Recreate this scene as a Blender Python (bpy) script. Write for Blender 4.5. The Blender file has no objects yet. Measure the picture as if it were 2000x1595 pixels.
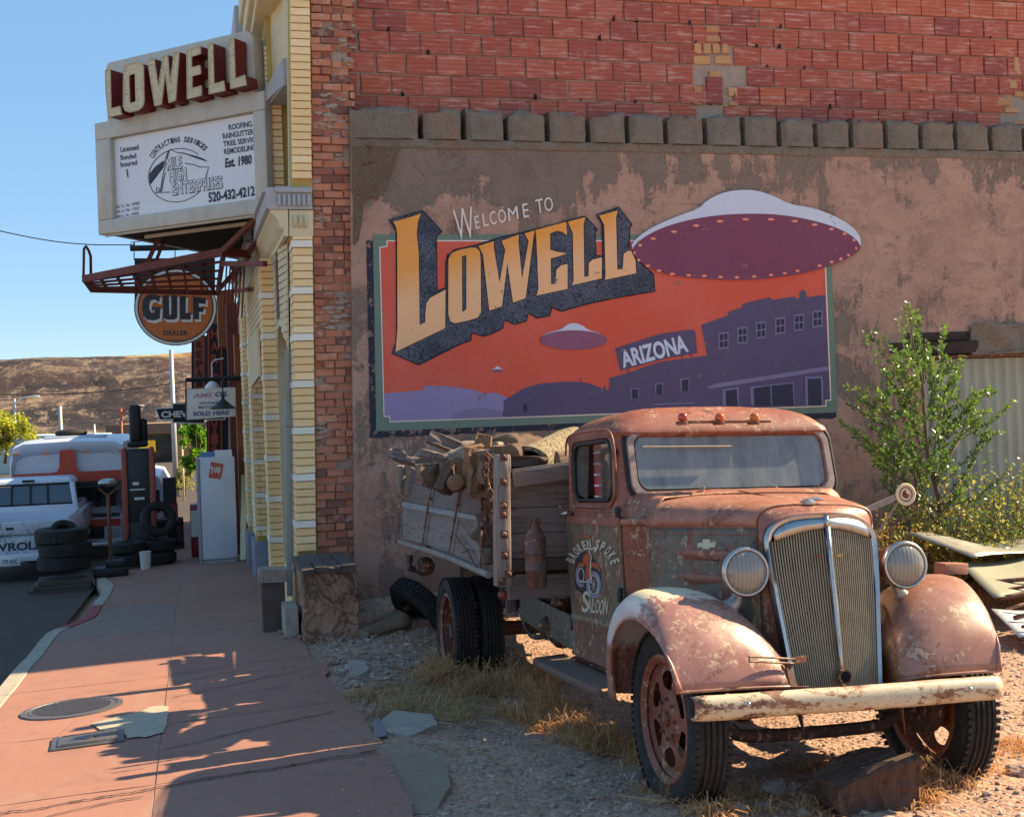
import bpy, bmesh, math, random
from mathutils import Vector, Matrix, noise as mn
from mathutils.geometry import tessellate_polygon
rnd = random.Random(7)
SC = bpy.context.scene
COL = SC.collection
# ---------------------------------------------------------------- camera
IR = Vector((0.9671, -0.2521, -0.0353))      # image right, in world axes (X along the side wall, Y along the street)
ID = Vector((-0.0350, 0.0055, -0.9994))      # image down
IF = Vector((0.2521, 0.9677, -0.0036))       # view direction
IF = IR.cross(ID).normalized()
if IF.y < 0: IF = -IF
ID = IF.cross(IR).normalized()
if ID.z > 0: ID = -ID
CAM = Vector((0, 0, 2.0)); FPX = 2396.0
cd = bpy.data.cameras.new('camera'); cam = bpy.data.objects.new('camera', cd); COL.objects.link(cam)
cd.sensor_width = 36.0; cd.lens = FPX/2000*36.0; cd.clip_start = 0.1; cd.clip_end = 5000
cam.matrix_world = Matrix(((IR.x, -ID.x, -IF.x, CAM.x), (IR.y, -ID.y, -IF.y, CAM.y), (IR.z, -ID.z, -IF.z, CAM.z), (0, 0, 0, 1)))
SC.camera = cam
# ---------------------------------------------------------------- light
SUN = Vector((1.36, 0.155, 1.0)).normalized()             # towards the sun
world = bpy.data.worlds.new('World'); SC.world = world; world.use_nodes = True
wn = world.node_tree; bg = wn.nodes['Background']
sky = wn.nodes.new('ShaderNodeTexSky'); sky.sky_type = 'NISHITA'; sky.sun_disc = False
sky.sun_elevation = math.asin(SUN.z); sky.sun_rotation = math.atan2(SUN.x, SUN.y)
sky.altitude = 1500; sky.air_density = 0.85; sky.dust_density = 0.0; sky.ozone_density = 2.5
hsv = wn.nodes.new('ShaderNodeHueSaturation'); hsv.inputs['Saturation'].default_value = 1.05; wn.links.new(sky.outputs[0], hsv.inputs['Color']); mxs = wn.nodes.new('ShaderNodeMix'); mxs.data_type = 'RGBA'; mxs.inputs[0].default_value = .88; mxs.inputs[7].default_value = (.17, .49, 1.14, 1); wn.links.new(hsv.outputs[0], mxs.inputs[6]); wn.links.new(mxs.outputs[2], bg.inputs[0]); bg.inputs[1].default_value = 0.15
sd = bpy.data.lights.new('sun', 'SUN'); so = bpy.data.objects.new('sun', sd); COL.objects.link(so)
sd.energy = 2.05; sd.angle = math.radians(0.5); sd.color = (1.0, 0.92, 0.80)
so.rotation_euler = SUN.to_track_quat('Z', 'Y').to_euler(); so.location = (20, 3, 20)
SC.view_settings.view_transform = 'Standard'; SC.view_settings.look = 'None'
SC.view_settings.exposure = 2.4; SC.view_settings.gamma = 1.0; SC.view_settings.use_curve_mapping = False
SC.view_settings.use_white_balance = True; SC.view_settings.white_balance_temperature = 9300; SC.view_settings.white_balance_tint = 6
SC.render.engine = 'CYCLES'
# ---------------------------------------------------------------- photograph to place
def ray(px, py): return IF + IR*((px-1000)/FPX) + ID*((py-797.5)/FPX)
def on(px, py, axis, val):
    r = ray(px, py); return CAM + r*((val-CAM[axis])/r[axis])
def onn(px, py, nrm, p0):
    r = ray(px, py); nrm = Vector(nrm); return CAM + r*(nrm.dot(Vector(p0)-CAM)/nrm.dot(r))
def proj(P):
    d = Vector(P)-CAM; w = d.dot(IF); return 1000+FPX*d.dot(IR)/w, 797.5+FPX*d.dot(ID)/w, w
# ---------------------------------------------------------------- colour and material helpers
def lin(c):
    return tuple((v/12.92 if v <= 0.04045 else ((v+0.055)/1.055)**2.4) for v in [x/255 for x in c[:3]]) + (1.0,)
class NT:
    def __init__(s, name):
        s.m = bpy.data.materials.new(name); s.m.use_nodes = True; s.t = s.m.node_tree; s.n = s.t.nodes; s.l = s.t.links
        s.b = s.n['Principled BSDF']; s.tc = s.n.new('ShaderNodeTexCoord'); s.geo = s.n.new('ShaderNodeNewGeometry'); s.oi = s.n.new('ShaderNodeObjectInfo')
    def _v(s, x, sock):
        if hasattr(x, 'is_linked') or isinstance(x, bpy.types.NodeSocket): s.l.new(x, sock)
        else: sock.default_value = x
    def co(s, space='o', scale=(1, 1, 1), rot=(0, 0, 0), loc=(0, 0, 0)):
        src = {'o': s.tc.outputs['Object'], 'w': s.geo.outputs['Position'], 'g': s.tc.outputs['Generated']}[space]
        mp = s.n.new('ShaderNodeMapping'); mp.inputs['Scale'].default_value = scale; mp.inputs['Rotation'].default_value = rot; mp.inputs['Location'].default_value = loc
        s.l.new(src, mp.inputs[0]); return mp.outputs[0]
    def noise(s, scale, detail=4, rough=.6, dist=0, co=None, space='o', sc=(1, 1, 1), rot=(0, 0, 0), loc=(0, 0, 0)):
        n = s.n.new('ShaderNodeTexNoise'); n.inputs['Scale'].default_value = scale; n.inputs['Detail'].default_value = detail
        n.inputs['Roughness'].default_value = rough; n.inputs['Distortion'].default_value = dist
        s.l.new(co or s.co(space, sc, rot, loc), n.inputs['Vector']); return n.outputs['Fac']
    def vor(s, scale, feat='F1', space='o', sc=(1, 1, 1), out='Distance', rand=1.0):
        n = s.n.new('ShaderNodeTexVoronoi'); n.feature = feat; n.inputs['Scale'].default_value = scale; n.inputs['Randomness'].default_value = rand
        s.l.new(s.co(space, sc), n.inputs['Vector']); return n.outputs[out]
    def wave(s, scale, dist=0, detail=2, space='o', sc=(1, 1, 1), rot=(0, 0, 0), dirn='X', prof='SIN', dsc=1.0):
        n = s.n.new('ShaderNodeTexWave'); n.inputs['Scale'].default_value = scale; n.inputs['Distortion'].default_value = dist
        n.inputs['Detail'].default_value = detail; n.inputs['Detail Scale'].default_value = dsc; n.bands_direction = dirn; n.wave_profile = prof
        s.l.new(s.co(space, sc, rot), n.inputs['Vector']); return n.outputs['Fac']
    def mr(s, f, a, b, c=0.0, d=1.0):
        n = s.n.new('ShaderNodeMapRange'); s.l.new(f, n.inputs[0]); n.inputs[1].default_value = a; n.inputs[2].default_value = b
        n.inputs[3].default_value = c; n.inputs[4].default_value = d; return n.outputs[0]
    def math(s, op, a, b=0.0, clamp=False):
        n = s.n.new('ShaderNodeMath'); n.operation = op; n.use_clamp = clamp; s._v(a, n.inputs[0]); s._v(b, n.inputs[1]); return n.outputs[0]
    def mix(s, f, a, b, mode='MIX'):
        n = s.n.new('ShaderNodeMix'); n.data_type = 'RGBA'; n.blend_type = mode
        s._v(f, n.inputs[0]); s._v(a, n.inputs[6]); s._v(b, n.inputs[7]); return n.outputs[2]
    def ramp(s, f, stops):
        n = s.n.new('ShaderNodeValToRGB'); cr = n.color_ramp
        while len(cr.elements) < len(stops): cr.elements.new(0.5)
        for e, (p, c) in zip(cr.elements, stops): e.position = p; e.color = c
        s.l.new(f, n.inputs[0]); return n.outputs[0]
    def hsv(s, col, h=.5, sat=1., v=1.):
        n = s.n.new('ShaderNodeHueSaturation'); s._v(col, n.inputs['Color']); s._v(h, n.inputs['Hue']); s._v(sat, n.inputs['Saturation']); s._v(v, n.inputs['Value']); return n.outputs[0]
    def sep(s, axis, space='o'):
        n = s.n.new('ShaderNodeSeparateXYZ'); s.l.new(s.co(space), n.inputs[0]); return n.outputs[axis]
    def bump(s, h, strength=.5, dist=.01, prev=None):
        n = s.n.new('ShaderNodeBump'); n.inputs['Strength'].default_value = strength; n.inputs['Distance'].default_value = dist
        s.l.new(h, n.inputs['Height'])
        if prev is not None: s.l.new(prev, n.inputs['Normal'])
        return n.outputs[0]
    def out(s, col, rough=.8, metal=0., nrm=None, spec=None, **kw):
        s._v(col, s.b.inputs['Base Color']); s._v(rough, s.b.inputs['Roughness']); s._v(metal, s.b.inputs['Metallic'])
        if nrm is not None: s.l.new(nrm, s.b.inputs['Normal'])
        if spec is not None: s.b.inputs['Specular IOR Level'].default_value = spec
        for k, v in kw.items(): s._v(v, s.b.inputs[k.replace('_', ' ')])
        return s.m
# ---------------------------------------------------------------- object helpers
def tag(o, label=None, cat=None, group=None, kind=None):
    if label: o['label'] = label
    if cat: o['category'] = cat
    if group: o['group'] = group
    if kind: o['kind'] = kind
    return o
def empty(name, loc=(0, 0, 0), rz=0.0, mat=None):
    o = bpy.data.objects.new(name, None); COL.objects.link(o); o.empty_display_size = .2
    if mat is not None: o.matrix_world = mat
    else: o.location = loc; o.rotation_euler = (0, 0, rz)
    return o
def link(o, parent=None):
    COL.objects.link(o)
    if parent is not None: o.parent = parent
    return o
def frame(o, x, y, z=None):
    """4x4 from origin and axes"""
    x = Vector(x).normalized(); y = Vector(y).normalized(); z = x.cross(y).normalized() if z is None else Vector(z)
    return Matrix(((x.x, y.x, z.x, o[0]), (x.y, y.y, z.y, o[1]), (x.z, y.z, z.z, o[2]), (0, 0, 0, 1)))
class MB:
    def __init__(s): s.v = []; s.f = []; s.fm = []; s.mi = 0
    def add(s, vs, fs, mat=None):
        b = len(s.v)
        s.v += [tuple(mat @ Vector(p)) if mat is not None else tuple(p) for p in vs]
        s.f += [tuple(b+i for i in f) for f in fs]; s.fm += [s.mi]*len(fs); return s
    def box(s, c, d, rz=0, mat=None, taper=1.0):
        x, y, z = d[0]/2, d[1]/2, d[2]/2; t = taper
        vs = [(-x, -y, -z), (x, -y, -z), (x, y, -z), (-x, y, -z), (-x*t, -y*t, z), (x*t, -y*t, z), (x*t, y*t, z), (-x*t, y*t, z)]
        R = Matrix.Translation(c) @ Matrix.Rotation(rz, 4, 'Z')
        if mat is not None: R = mat @ R
        return s.add(vs, [(0, 3, 2, 1), (4, 5, 6, 7), (0, 1, 5, 4), (1, 2, 6, 5), (2, 3, 7, 6), (3, 0, 4, 7)], R)
    def b2(s, lo, hi, mat=None):
        return s.box([(a+b)/2 for a, b in zip(lo, hi)], [abs(b-a) for a, b in zip(lo, hi)], mat=mat)
    def bar(s, a, b, w, h, up=(0, 0, 1)):
        a = Vector(a); b = Vector(b); y = (b-a); L = y.length; y.normalize(); up = Vector(up)
        if abs(y.dot(up)) > .97: up = Vector((1, 0, 0)) if abs(y.x) < .9 else Vector((0, 1, 0))
        x = y.cross(up).normalized(); z = x.cross(y)
        m = Matrix(((x.x, y.x, z.x, a.x), (x.y, y.y, z.y, a.y), (x.z, y.z, z.z, a.z), (0, 0, 0, 1)))
        return s.box((0, L/2, 0), (w, L, h), mat=m)
    def tube(s, pts, r, n=8, caps=True, closed=False):
        pts = [Vector(p) for p in pts]; k = len(pts); R = r if isinstance(r, (list, tuple)) else [r]*k
        rings = []; prev = None
        for i, p in enumerate(pts):
            if closed: d = pts[(i+1) % k]-pts[i-1]
            else: d = pts[min(i+1, k-1)]-pts[max(i-1, 0)]
            d.normalize()
            if prev is None:
                u = d.cross(Vector((0, 0, 1)));
                if u.length < .1: u = d.cross(Vector((1, 0, 0)))
            else:
                u = prev - d*prev.dot(d)
            u.normalize(); prev = u; w = d.cross(u)
            rings.append([p + (u*math.cos(t)+w*math.sin(t))*R[i] for t in [2*math.pi*j/n for j in range(n)]])
        vs = [q for ring in rings for q in ring]; fs = []
        m = k if closed else k-1
        for i in range(m):
            a = i*n; b = ((i+1) % k)*n
            for j in range(n): fs.append((a+j, a+(j+1) % n, b+(j+1) % n, b+j))
        if caps and not closed: fs.append(tuple(range(n-1, -1, -1))); fs.append(tuple((k-1)*n+j for j in range(n)))
        return s.add(vs, fs)
    def lathe(s, prof, n=24, mat=None, axis='Z', a0=0, a1=2*math.pi):
        """prof: list of (r, h) ; turned round local Z (or X/Y)"""
        full = abs(a1-a0-2*math.pi) < 1e-6; m = n if full else n+1
        vs = []
        for (r, h) in prof:
            for j in range(m):
                t = a0+(a1-a0)*j/n; c, q = r*math.cos(t), r*math.sin(t)
                vs.append({'Z': (c, q, h), 'X': (h, c, q), 'Y': (q, h, c)}[axis])
        fs = []
        for i in range(len(prof)-1):
            for j in range(n):
                a = i*m+j; b = i*m+(j+1) % m; fs.append((a, b, b+m, a+m))
        return s.add(vs, fs, mat)
    def loft(s, rows, closed=False, mat=None, flip=False):
        """rows of equal-length point lists"""
        n = len(rows[0]); vs = [p for r in rows for p in r]; fs = []
        for i in range(len(rows)-1):
            for j in range(n if closed else n-1):
                a = i*n+j; b = i*n+(j+1) % n
                f = (a, b, b+n, a+n); fs.append(f[::-1] if flip else f)
        return s.add(vs, fs, mat)
    def poly(s, pts, mat=None, depth=0.0, d=(0, 0, 1), holes=None):
        """flat polygon (concave ok), thickened along d when depth>0"""
        loops = [[Vector(p) for p in pts]] + [[Vector(p) for p in h] for h in (holes or [])]
        tris = tessellate_polygon(loops); flat = [p for L in loops for p in L]
        d = Vector(d); n0 = Vector((0, 0, 0))
        for t in tris:
            a, b, c = [flat[i] for i in t]; n0 += (b-a).cross(c-a)
        fl = n0.dot(d) < 0
        tr = [tuple(t[::-1]) if ((flat[t[1]]-flat[t[0]]).cross(flat[t[2]]-flat[t[0]])).dot(d) < 0 else tuple(t) for t in tris]
        if depth <= 0: return s.add(flat, tr, mat)
        N = len(flat); vs = [p+d*depth for p in flat]+flat
        fs = list(tr)+[tuple(N+i for i in t[::-1]) for t in tr]; o = 0
        for L in loops:
            k = len(L)
            ar = Vector((0, 0, 0))
            for i in range(k): ar += L[i].cross(L[(i+1) % k])
            ccw = ar.dot(d) > 0
            if L is not loops[0]: ccw = ccw
            for i in range(k):
                j = (i+1) % k; f = (N+o+i, N+o+j, o+j, o+i)
                fs.append(f if (ccw == (L is loops[0])) or (L is not loops[0] and ccw) else f[::-1])
            o += k
        return s.add(vs, fs, mat)
    def sphere(s, c, r, n=12, m=8, sc=(1, 1, 1), half=False, mat=None):
        vs = []; fs = []; m0 = m
        for i in range(m0+1):
            t = (math.pi/2 if half else math.pi)*i/m0
            for j in range(n):
                p = 2*math.pi*j/n
                vs.append((c[0]+r*sc[0]*math.sin(t)*math.cos(p), c[1]+r*sc[1]*math.sin(t)*math.sin(p), c[2]+r*sc[2]*math.cos(t)))
        for i in range(m0):
            for j in range(n):
                a = i*n+j; b = i*n+(j+1) % n; fs.append((a, a+n, b+n, b))
        return s.add(vs, fs, mat)
    def mesh(s, name, mats, smooth=False, angle=None):
        me = bpy.data.meshes.new(name); me.from_pydata(s.v, [], s.f)
        mats = mats if isinstance(mats, (list, tuple)) else [mats]
        for m in mats: me.materials.append(m)
        if len(mats) > 1: me.polygons.foreach_set('material_index', s.fm)
        if smooth or angle:
            me.polygons.foreach_set('use_smooth', [True]*len(me.polygons))
            if angle: me.set_sharp_from_angle(angle=math.radians(angle))
        me.update(); return me
    def build(s, name, mats, parent=None, smooth=False, angle=None, bevel=0, weld=False, sub=0, solid=0, seg=2):
        me = s.mesh(name, mats, smooth, angle)
        if weld or bevel:
            bm = bmesh.new(); bm.from_mesh(me); bmesh.ops.remove_doubles(bm, verts=bm.verts, dist=1e-5)
            if bevel:
                es = [e for e in bm.edges if len(e.link_faces) == 2 and e.calc_face_angle(0) > .5]
                bmesh.ops.bevel(bm, geom=es, offset=bevel, segments=seg, profile=.5, affect='EDGES', clamp_overlap=True)
            bm.to_mesh(me); bm.free()
            if bevel: me.polygons.foreach_set('use_smooth', [True]*len(me.polygons)); me.set_sharp_from_angle(angle=math.radians(angle or 50))
        o = bpy.data.objects.new(name, me); link(o, parent)
        if solid: md = o.modifiers.new('thickness', 'SOLIDIFY'); md.thickness = solid; md.offset = -1
        if sub: md = o.modifiers.new('smooth', 'SUBSURF'); md.levels = sub; md.render_levels = sub
        return o
def text_mesh(txt, size=1.0, bold=0.0, shear=0.0, depth=0.0, align='CENTER', spacing=1.0, xs=1.0, res=3):
    cu = bpy.data.curves.new('text', 'FONT'); cu.body = txt; cu.size = size; cu.offset = bold; cu.shear = shear; cu.extrude = depth
    cu.align_x = align; cu.space_character = spacing; cu.resolution_u = res
    o = bpy.data.objects.new('text', cu); COL.objects.link(o)
    bpy.context.view_layer.update()
    me = bpy.data.meshes.new_from_object(o.evaluated_get(bpy.context.evaluated_depsgraph_get()))
    bpy.data.objects.remove(o); bpy.data.curves.remove(cu)
    if xs != 1.0:
        for v in me.vertices: v.co.x *= xs
    return me
def text_obj(name, txt, mat, m4, parent=None, **kw):
    me = text_mesh(txt, **kw); me.materials.clear(); me.materials.append(mat)
    me.transform(m4); o = bpy.data.objects.new(name, me); return link(o, parent)
def fbm(x, y, z=0, o=4): return mn.fractal(Vector((x, y, z)), 1.0, 2.0, o, noise_basis='PERLIN_ORIGINAL')
def smooth01(t): t = max(0, min(1, t)); return t*t*(3-2*t)
# ---------------------------------------------------------------- materials
def g(v): return (v, v, v, 1)
def brick_mat(name, cols, stain=(150, 120, 105), stain_amt=.35, ribs=0, rough=.9):
    t = NT(name); r = t.oi.outputs['Random']
    base = t.ramp(r, [(i/(len(cols)-1) if len(cols) > 1 else 0, lin(c)) for i, c in enumerate(cols)])
    n1 = t.noise(9, 5, .65, space='w'); n2 = t.noise(60, 3, .7, space='w', sc=(1, 1, 2.2))
    c = t.mix(t.mr(n2, .45, .8, 0, .55), base, t.hsv(base, .5, .9, .62))
    c = t.mix(t.mr(n1, .56, .72, 0, stain_amt), c, lin(stain))
    h = t.math('ADD', t.math('MULTIPLY', n2, .5), n1)
    if ribs:
        w = t.wave(ribs, 1.2, 2, 'w', dirn='Z', dsc=.6); c = t.mix(t.math('MULTIPLY', t.math('SUBTRACT', 1.0, w), .6), c, t.hsv(c, .5, 1, .62))
        hl = t.noise(7, 3, .6, space='w', sc=(.6, 1, 5)); c = t.mix(t.mr(hl, .55, .68, 0, .6), c, lin((196, 150, 135)))
        h = t.math('ADD', h, t.math('MULTIPLY', w, .5))
    return t.out(t.hsv(c, .5, 1.04, 1.34), rough, nrm=t.bump(h, .6, .012))
def simple(name, col, rough=.6, metal=0., var=.25, scale=8, bump=.15, dirt=None, dirt_amt=.4, spec=None, fine=90, **kw):
    t = NT(name); n = t.noise(scale, 5, .65); n2 = t.noise(fine, 3, .6)
    c = t.mix(t.mr(n, .3, .75, 0, var*1.6), lin(col), t.hsv(lin(col), .5, .95, .6))
    if dirt: c = t.mix(t.mr(t.noise(scale*2.3, 6, .7, sc=(1, 1, .45)), .5, .68, 0, dirt_amt), c, lin(dirt))
    return t.out(c, t.mr(n, .3, .7, max(.02, rough-.1), min(1, rough+.12)), metal, t.bump(t.math('ADD', n2, n), bump, .01), spec, **kw)
M = {}
M['tile'] = brick_mat('hollow_clay_tile', [(166, 82, 68), (176, 88, 70), (160, 78, 68), (184, 100, 82), (170, 84, 68), (146, 72, 66), (186, 96, 70)], (190, 150, 136), .35, ribs=7, rough=.7)
M['red'] = brick_mat('common_red_brick', [(166, 104, 82), (178, 114, 88), (158, 94, 76), (188, 124, 98), (150, 90, 76), (112, 74, 66), (172, 106, 82)], (184, 154, 138), .7)
M['tanbrick'] = brick_mat('tan_fire_brick', [(186, 140, 100), (170, 122, 92)], (176, 150, 130), .5)
M['yellow'] = brick_mat('painted_yellow_brick', [(230, 194, 146), (224, 184, 132), (234, 202, 158)], (196, 168, 108), .25, rough=.6)
M['whiteb'] = brick_mat('painted_white_brick', [(222, 214, 200), (214, 206, 190)], (190, 178, 160), .3, rough=.6)
M['cream'] = simple('cream_painted_stucco', (226, 206, 168), .75, var=.12, dirt=(170, 150, 120), dirt_amt=.25)
def _mortar(name, a, b):
    t = NT(name); n = t.noise(14, 6, .7, space='w'); n2 = t.noise(80, 4, .7, space='w')
    return t.out(t.mix(n, lin(a), lin(b)), .95, nrm=t.bump(t.math('ADD', n, n2), .9, .02))
M['mortar'] = _mortar('old_lime_mortar', (158, 132, 118), (216, 188, 170))
M['darkgap'] = _mortar('dark_gap_tone', (44, 34, 32), (86, 66, 60))
M['ymortar'] = simple('yellow_painted_mortar', (196, 164, 92), .85, var=.3)
def _conc(paint_bias=0.0, name='peeling_pink_render'):
    t = NT(name)
    big = t.noise(.75, 6, .62, .4, space='w', sc=(1, 1, .75)); mid = t.noise(4.2, 7, .66, .3, space='w', sc=(1, 1, .8)); fine = t.noise(34, 5, .7, space='w')
    gr = t.mix(mid, lin((100, 84, 74)), lin((146, 122, 108))); gr = t.mix(t.mr(fine, .35, .7), gr, t.hsv(gr, .5, 1, .75))
    pk = t.mix(t.noise(2.1, 4, .6, space='w'), lin((156, 116, 100)), lin((186, 144, 124))); pk = t.mix(t.mr(fine, .45, .75, 0, .4), pk, lin((132, 96, 84)))
    z = t.sep(2, 'w')
    # paint peeled near the coping and in drips below it, and at the foot
    drip = t.noise(2.6, 6, .72, space='w', sc=(1, 1, .14))
    m = t.math('ADD', t.math('ADD', t.math('MULTIPLY', big, .9), t.math('MULTIPLY', mid, .75)), t.math('MULTIPLY', drip, .75))
    m = t.math('ADD', m, t.mr(z, 3.9, 4.80, 0, .20)); m = t.math('ADD', m, t.mr(z, 1.9, .2, 0, .10))
    f = t.mr(t.math('ADD', m, t.math('MULTIPLY', fine, .22)), 1.36+paint_bias, 1.43+paint_bias)
    pk = t.mix(t.mr(t.noise(2.7, 8, .74, .5, space='w', sc=(.8, 1, 1.2)), .47, .6, 0, .55), pk, lin((136, 104, 92))); pk = t.mix(t.mr(t.noise(5.5, 7, .74, .3, space='w', sc=(.5, 1, 1.6)), .56, .64, 0, .5), pk, lin((116, 92, 82))); c = t.mix(f, pk, gr)
    f2 = t.mr(z, 2.0, .3, 0, .6); c = t.mix(t.math('MULTIPLY', f2, t.mr(t.noise(1.6, 6, .7, space='w'), .42, .6)), c, lin((162, 104, 84)))
    ln = t.math('ADD', t.math('MULTIPLY', t.math('ABSOLUTE', t.math('SUBTRACT', t.noise(1.2, 8, .72, .7, space='w'), .5)), 40), 0)
    c = t.mix(t.mr(ln, .0, .35, .5, 0), c, lin((66, 52, 46)))
    pit = t.vor(26, space='w'); c = t.mix(t.math('MULTIPLY', t.mr(pit, .02, .16, .8, 0), t.mr(mid, .45, .6)), c, lin((60, 46, 42)))
    h = t.math('ADD', t.math('MULTIPLY', f, -.55), t.math('ADD', t.math('MULTIPLY', fine, .45), t.math('MULTIPLY', mid, .5)))
    return t, c, t.bump(h, .8, .02), m
t, c, b, _ = _conc(); M['conc'] = t.out(t.hsv(c, .5, .98, 1.25), .92, nrm=b)
def _cop():
    t = NT('weathered_grey_concrete'); n = t.noise(5, 7, .7, space='w'); n2 = t.noise(30, 5, .75, space='w'); n3 = t.noise(2, 4, .6, space='w')
    c = t.mix(n, lin((92, 82, 74)), lin((158, 142, 126))); c = t.mix(t.mr(n3, .5, .62, 0, .7), c, lin((146, 116, 96))); c = t.mix(t.mr(n2, .52, .7, 0, .6), c, lin((70, 58, 52)))
    return t.out(t.hsv(c, .5, 1, 1.2), .95, nrm=t.bump(t.math('ADD', n, n2), 1.0, .03))
M['coping'] = _cop()
def paint(name, col, wear=.0, rough=.75, grad=None, speck=True):
    """mural paint that has flaked off the render in small chips"""
    t = NT('mural_'+name); mid = t.noise(7, 7, .68, .3, space='w'); fine = t.noise(40, 5, .7, space='w'); z = t.sep(2, 'w')
    base = lin(col)
    if grad:
        c2, ax, a, bb = grad; base = t.mix(t.mr(t.sep(ax, 'w') if ax < 3 else t.math('SUBTRACT', z, t.math('MULTIPLY', t.math('SUBTRACT', t.sep(0, 'w'), 2.7), .24)), a, bb), base, lin(c2))
    base = t.mix(t.mr(t.noise(1.3, 5, .6, space='w'), .35, .7, 0, .22), base, t.hsv(base, .5, .9, .78))
    base = t.mix(t.mr(fine, .4, .75, 0, .18), base, t.hsv(base, .5, .95, .7))
    base = t.mix(t.mr(t.noise(.9, 7, .72, .6, space='w', sc=(1, 1, .6)), .45, .62, 0, .25), base, t.hsv(base, .5, .85, 1.12)); base = t.mix(t.mr(t.noise(26, 5, .7, 1, space='w', sc=(.35, 1, 1)), .5, .7, 0, .22), base, t.hsv(base, .5, .9, .72)); chip = t.mr(t.math('ADD', mid, t.math('MULTIPLY', fine, .35)), .835-wear, .85-wear)
    c = t.mix(chip, base, t.mix(fine, lin((92, 76, 68)), lin((160, 122, 108))))
    if speck: c = t.mix(t.mr(t.vor(9, space='w'), .01, .045, .75, 0), c, lin((120, 66, 44)))
    return t.out(t.hsv(c, .5, 1.04, 1.22), rough, nrm=t.bump(t.math('ADD', t.math('MULTIPLY', chip, -.5), t.math('ADD', mid, fine)), .5, .012))
M['p_sky'] = paint('coral_red', (214, 92, 74)); M['p_border'] = paint('grey_green', (104, 122, 108), .02); M['p_shadow'] = paint('navy_border', (34, 36, 50), .10)
M['p_line'] = paint('pale_line', (222, 208, 196), 0, speck=False)
M['p_let'] = paint('orange_letter', (236, 178, 132), 0, grad=((236, 152, 76), 9, 3.2, 3.52)); M['p_letw'] = M['p_let']
M['p_navy'] = None
def _scrib():
    t = NT('mural_brushed_navy'); w = t.noise(16, 8, .8, 2.4, space='w'); a = t.math('ABSOLUTE', t.math('SUBTRACT', w, .5))
    c = t.mix(t.mr(a, .0, .045, .75, 0), lin((26, 28, 42)), lin((150, 156, 174)))
    return t.out(t.mix(t.mr(t.noise(3, 4, .6, space='w'), .4, .65, 0, .6), c, lin((28, 30, 44))), .75, nrm=t.bump(w, .3, .01))
M['p_navy'] = _scrib(); M['p_out'] = paint('dark_outline', (28, 28, 38), .0)
M['p_white'] = paint('white_blue', (196, 200, 214), 0); M['p_mar'] = paint('plum', (124, 62, 84), 0, grad=((140, 84, 104), 2, 3.3, 2.9)); M['p_lamp'] = paint('pink_lamp', (236, 140, 116), -.05, speck=False)
M['p_lav'] = paint('lavender', (140, 124, 160), .02); M['p_purp'] = paint('dusk_purple', (86, 74, 100), .01); M['p_win'] = paint('dark_window', (46, 46, 66), .01); M['p_lilac'] = paint('lilac_frame', (124, 112, 142), .01)
M['p_text'] = paint('cream_text', (216, 204, 196), .0, speck=False)
def _walk():
    t = NT('red_stained_concrete'); a = t.noise(.8, 6, .6, space='w'); f = t.noise(18, 6, .7, space='w'); ff = t.noise(160, 3, .7, space='w')
    c = t.mix(a, lin((152, 100, 86)), lin((174, 122, 104))); c = t.mix(t.mr(f, .5, .75, 0, .4), c, lin((126, 86, 76))); c = t.mix(t.mr(t.noise(3.2, 7, .72, .4, space='w'), .52, .66, 0, .4), c, lin((120, 84, 76)))
    c = t.mix(t.mr(ff, .62, .75, 0, .5), c, lin((176, 130, 108)))
    sm = t.noise(2.2, 6, .7, .6, space='w', sc=(1.6, .5, 1)); c = t.mix(t.mr(sm, .56, .68, 0, .45), c, lin((160, 128, 112)))
    sp = t.vor(5, space='w'); c = t.mix(t.mr(sp, .01, .05, .6, 0), c, lin((90, 60, 56)))
    return t.out(c, .85, nrm=t.bump(t.math('ADD', f, ff), .35, .006))
M['walk'] = _walk()
M['walk2'] = simple('worn_grey_red_concrete', (146, 112, 102), .85, var=.2, dirt=(170, 148, 136), dirt_amt=.5)
M['patch'] = simple('pale_cement_patch', (184, 168, 148), .9, var=.35, dirt=(180, 150, 120))
def _asph():
    t = NT('old_asphalt'); a = t.noise(1.2, 6, .6, space='w'); f = t.noise(90, 4, .8, space='w')
    c = t.mix(a, lin((60, 48, 43)), lin((84, 68, 60))); c = t.mix(t.mr(f, .55, .7, 0, .5), c, lin((118, 108, 104)))
    return t.out(c, .9, nrm=t.bump(f, .6, .01))
M['asphalt'] = _asph()
def _dirt():
    t = NT('reddish_gravelly_dirt'); a = t.noise(.9, 6, .6, space='w'); m = t.noise(7, 6, .7, space='w'); f = t.noise(70, 5, .8, space='w'); v = t.vor(38, space='w', out='Color')
    c = t.mix(a, lin((176, 132, 112)), lin((210, 164, 136))); c = t.mix(t.mr(m, .45, .65, 0, .5), c, lin((150, 112, 98)))
    sv = t.n.new('ShaderNodeSeparateColor'); t.l.new(v, sv.inputs[0]); c = t.mix(t.mr(sv.outputs[0], .3, 1, 0, .42), c, lin((206, 180, 164))); c = t.mix(t.mr(sv.outputs[1], .6, 1, 0, .5), c, lin((84, 66, 62)))
    d = t.vor(38, space='w'); h = t.math('ADD', t.math('MULTIPLY', d, -1.0), t.math('MULTIPLY', f, .6))
    return t.out(c, .95, nrm=t.bump(h, .8, .02))
M['dirt'] = _dirt()
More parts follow.
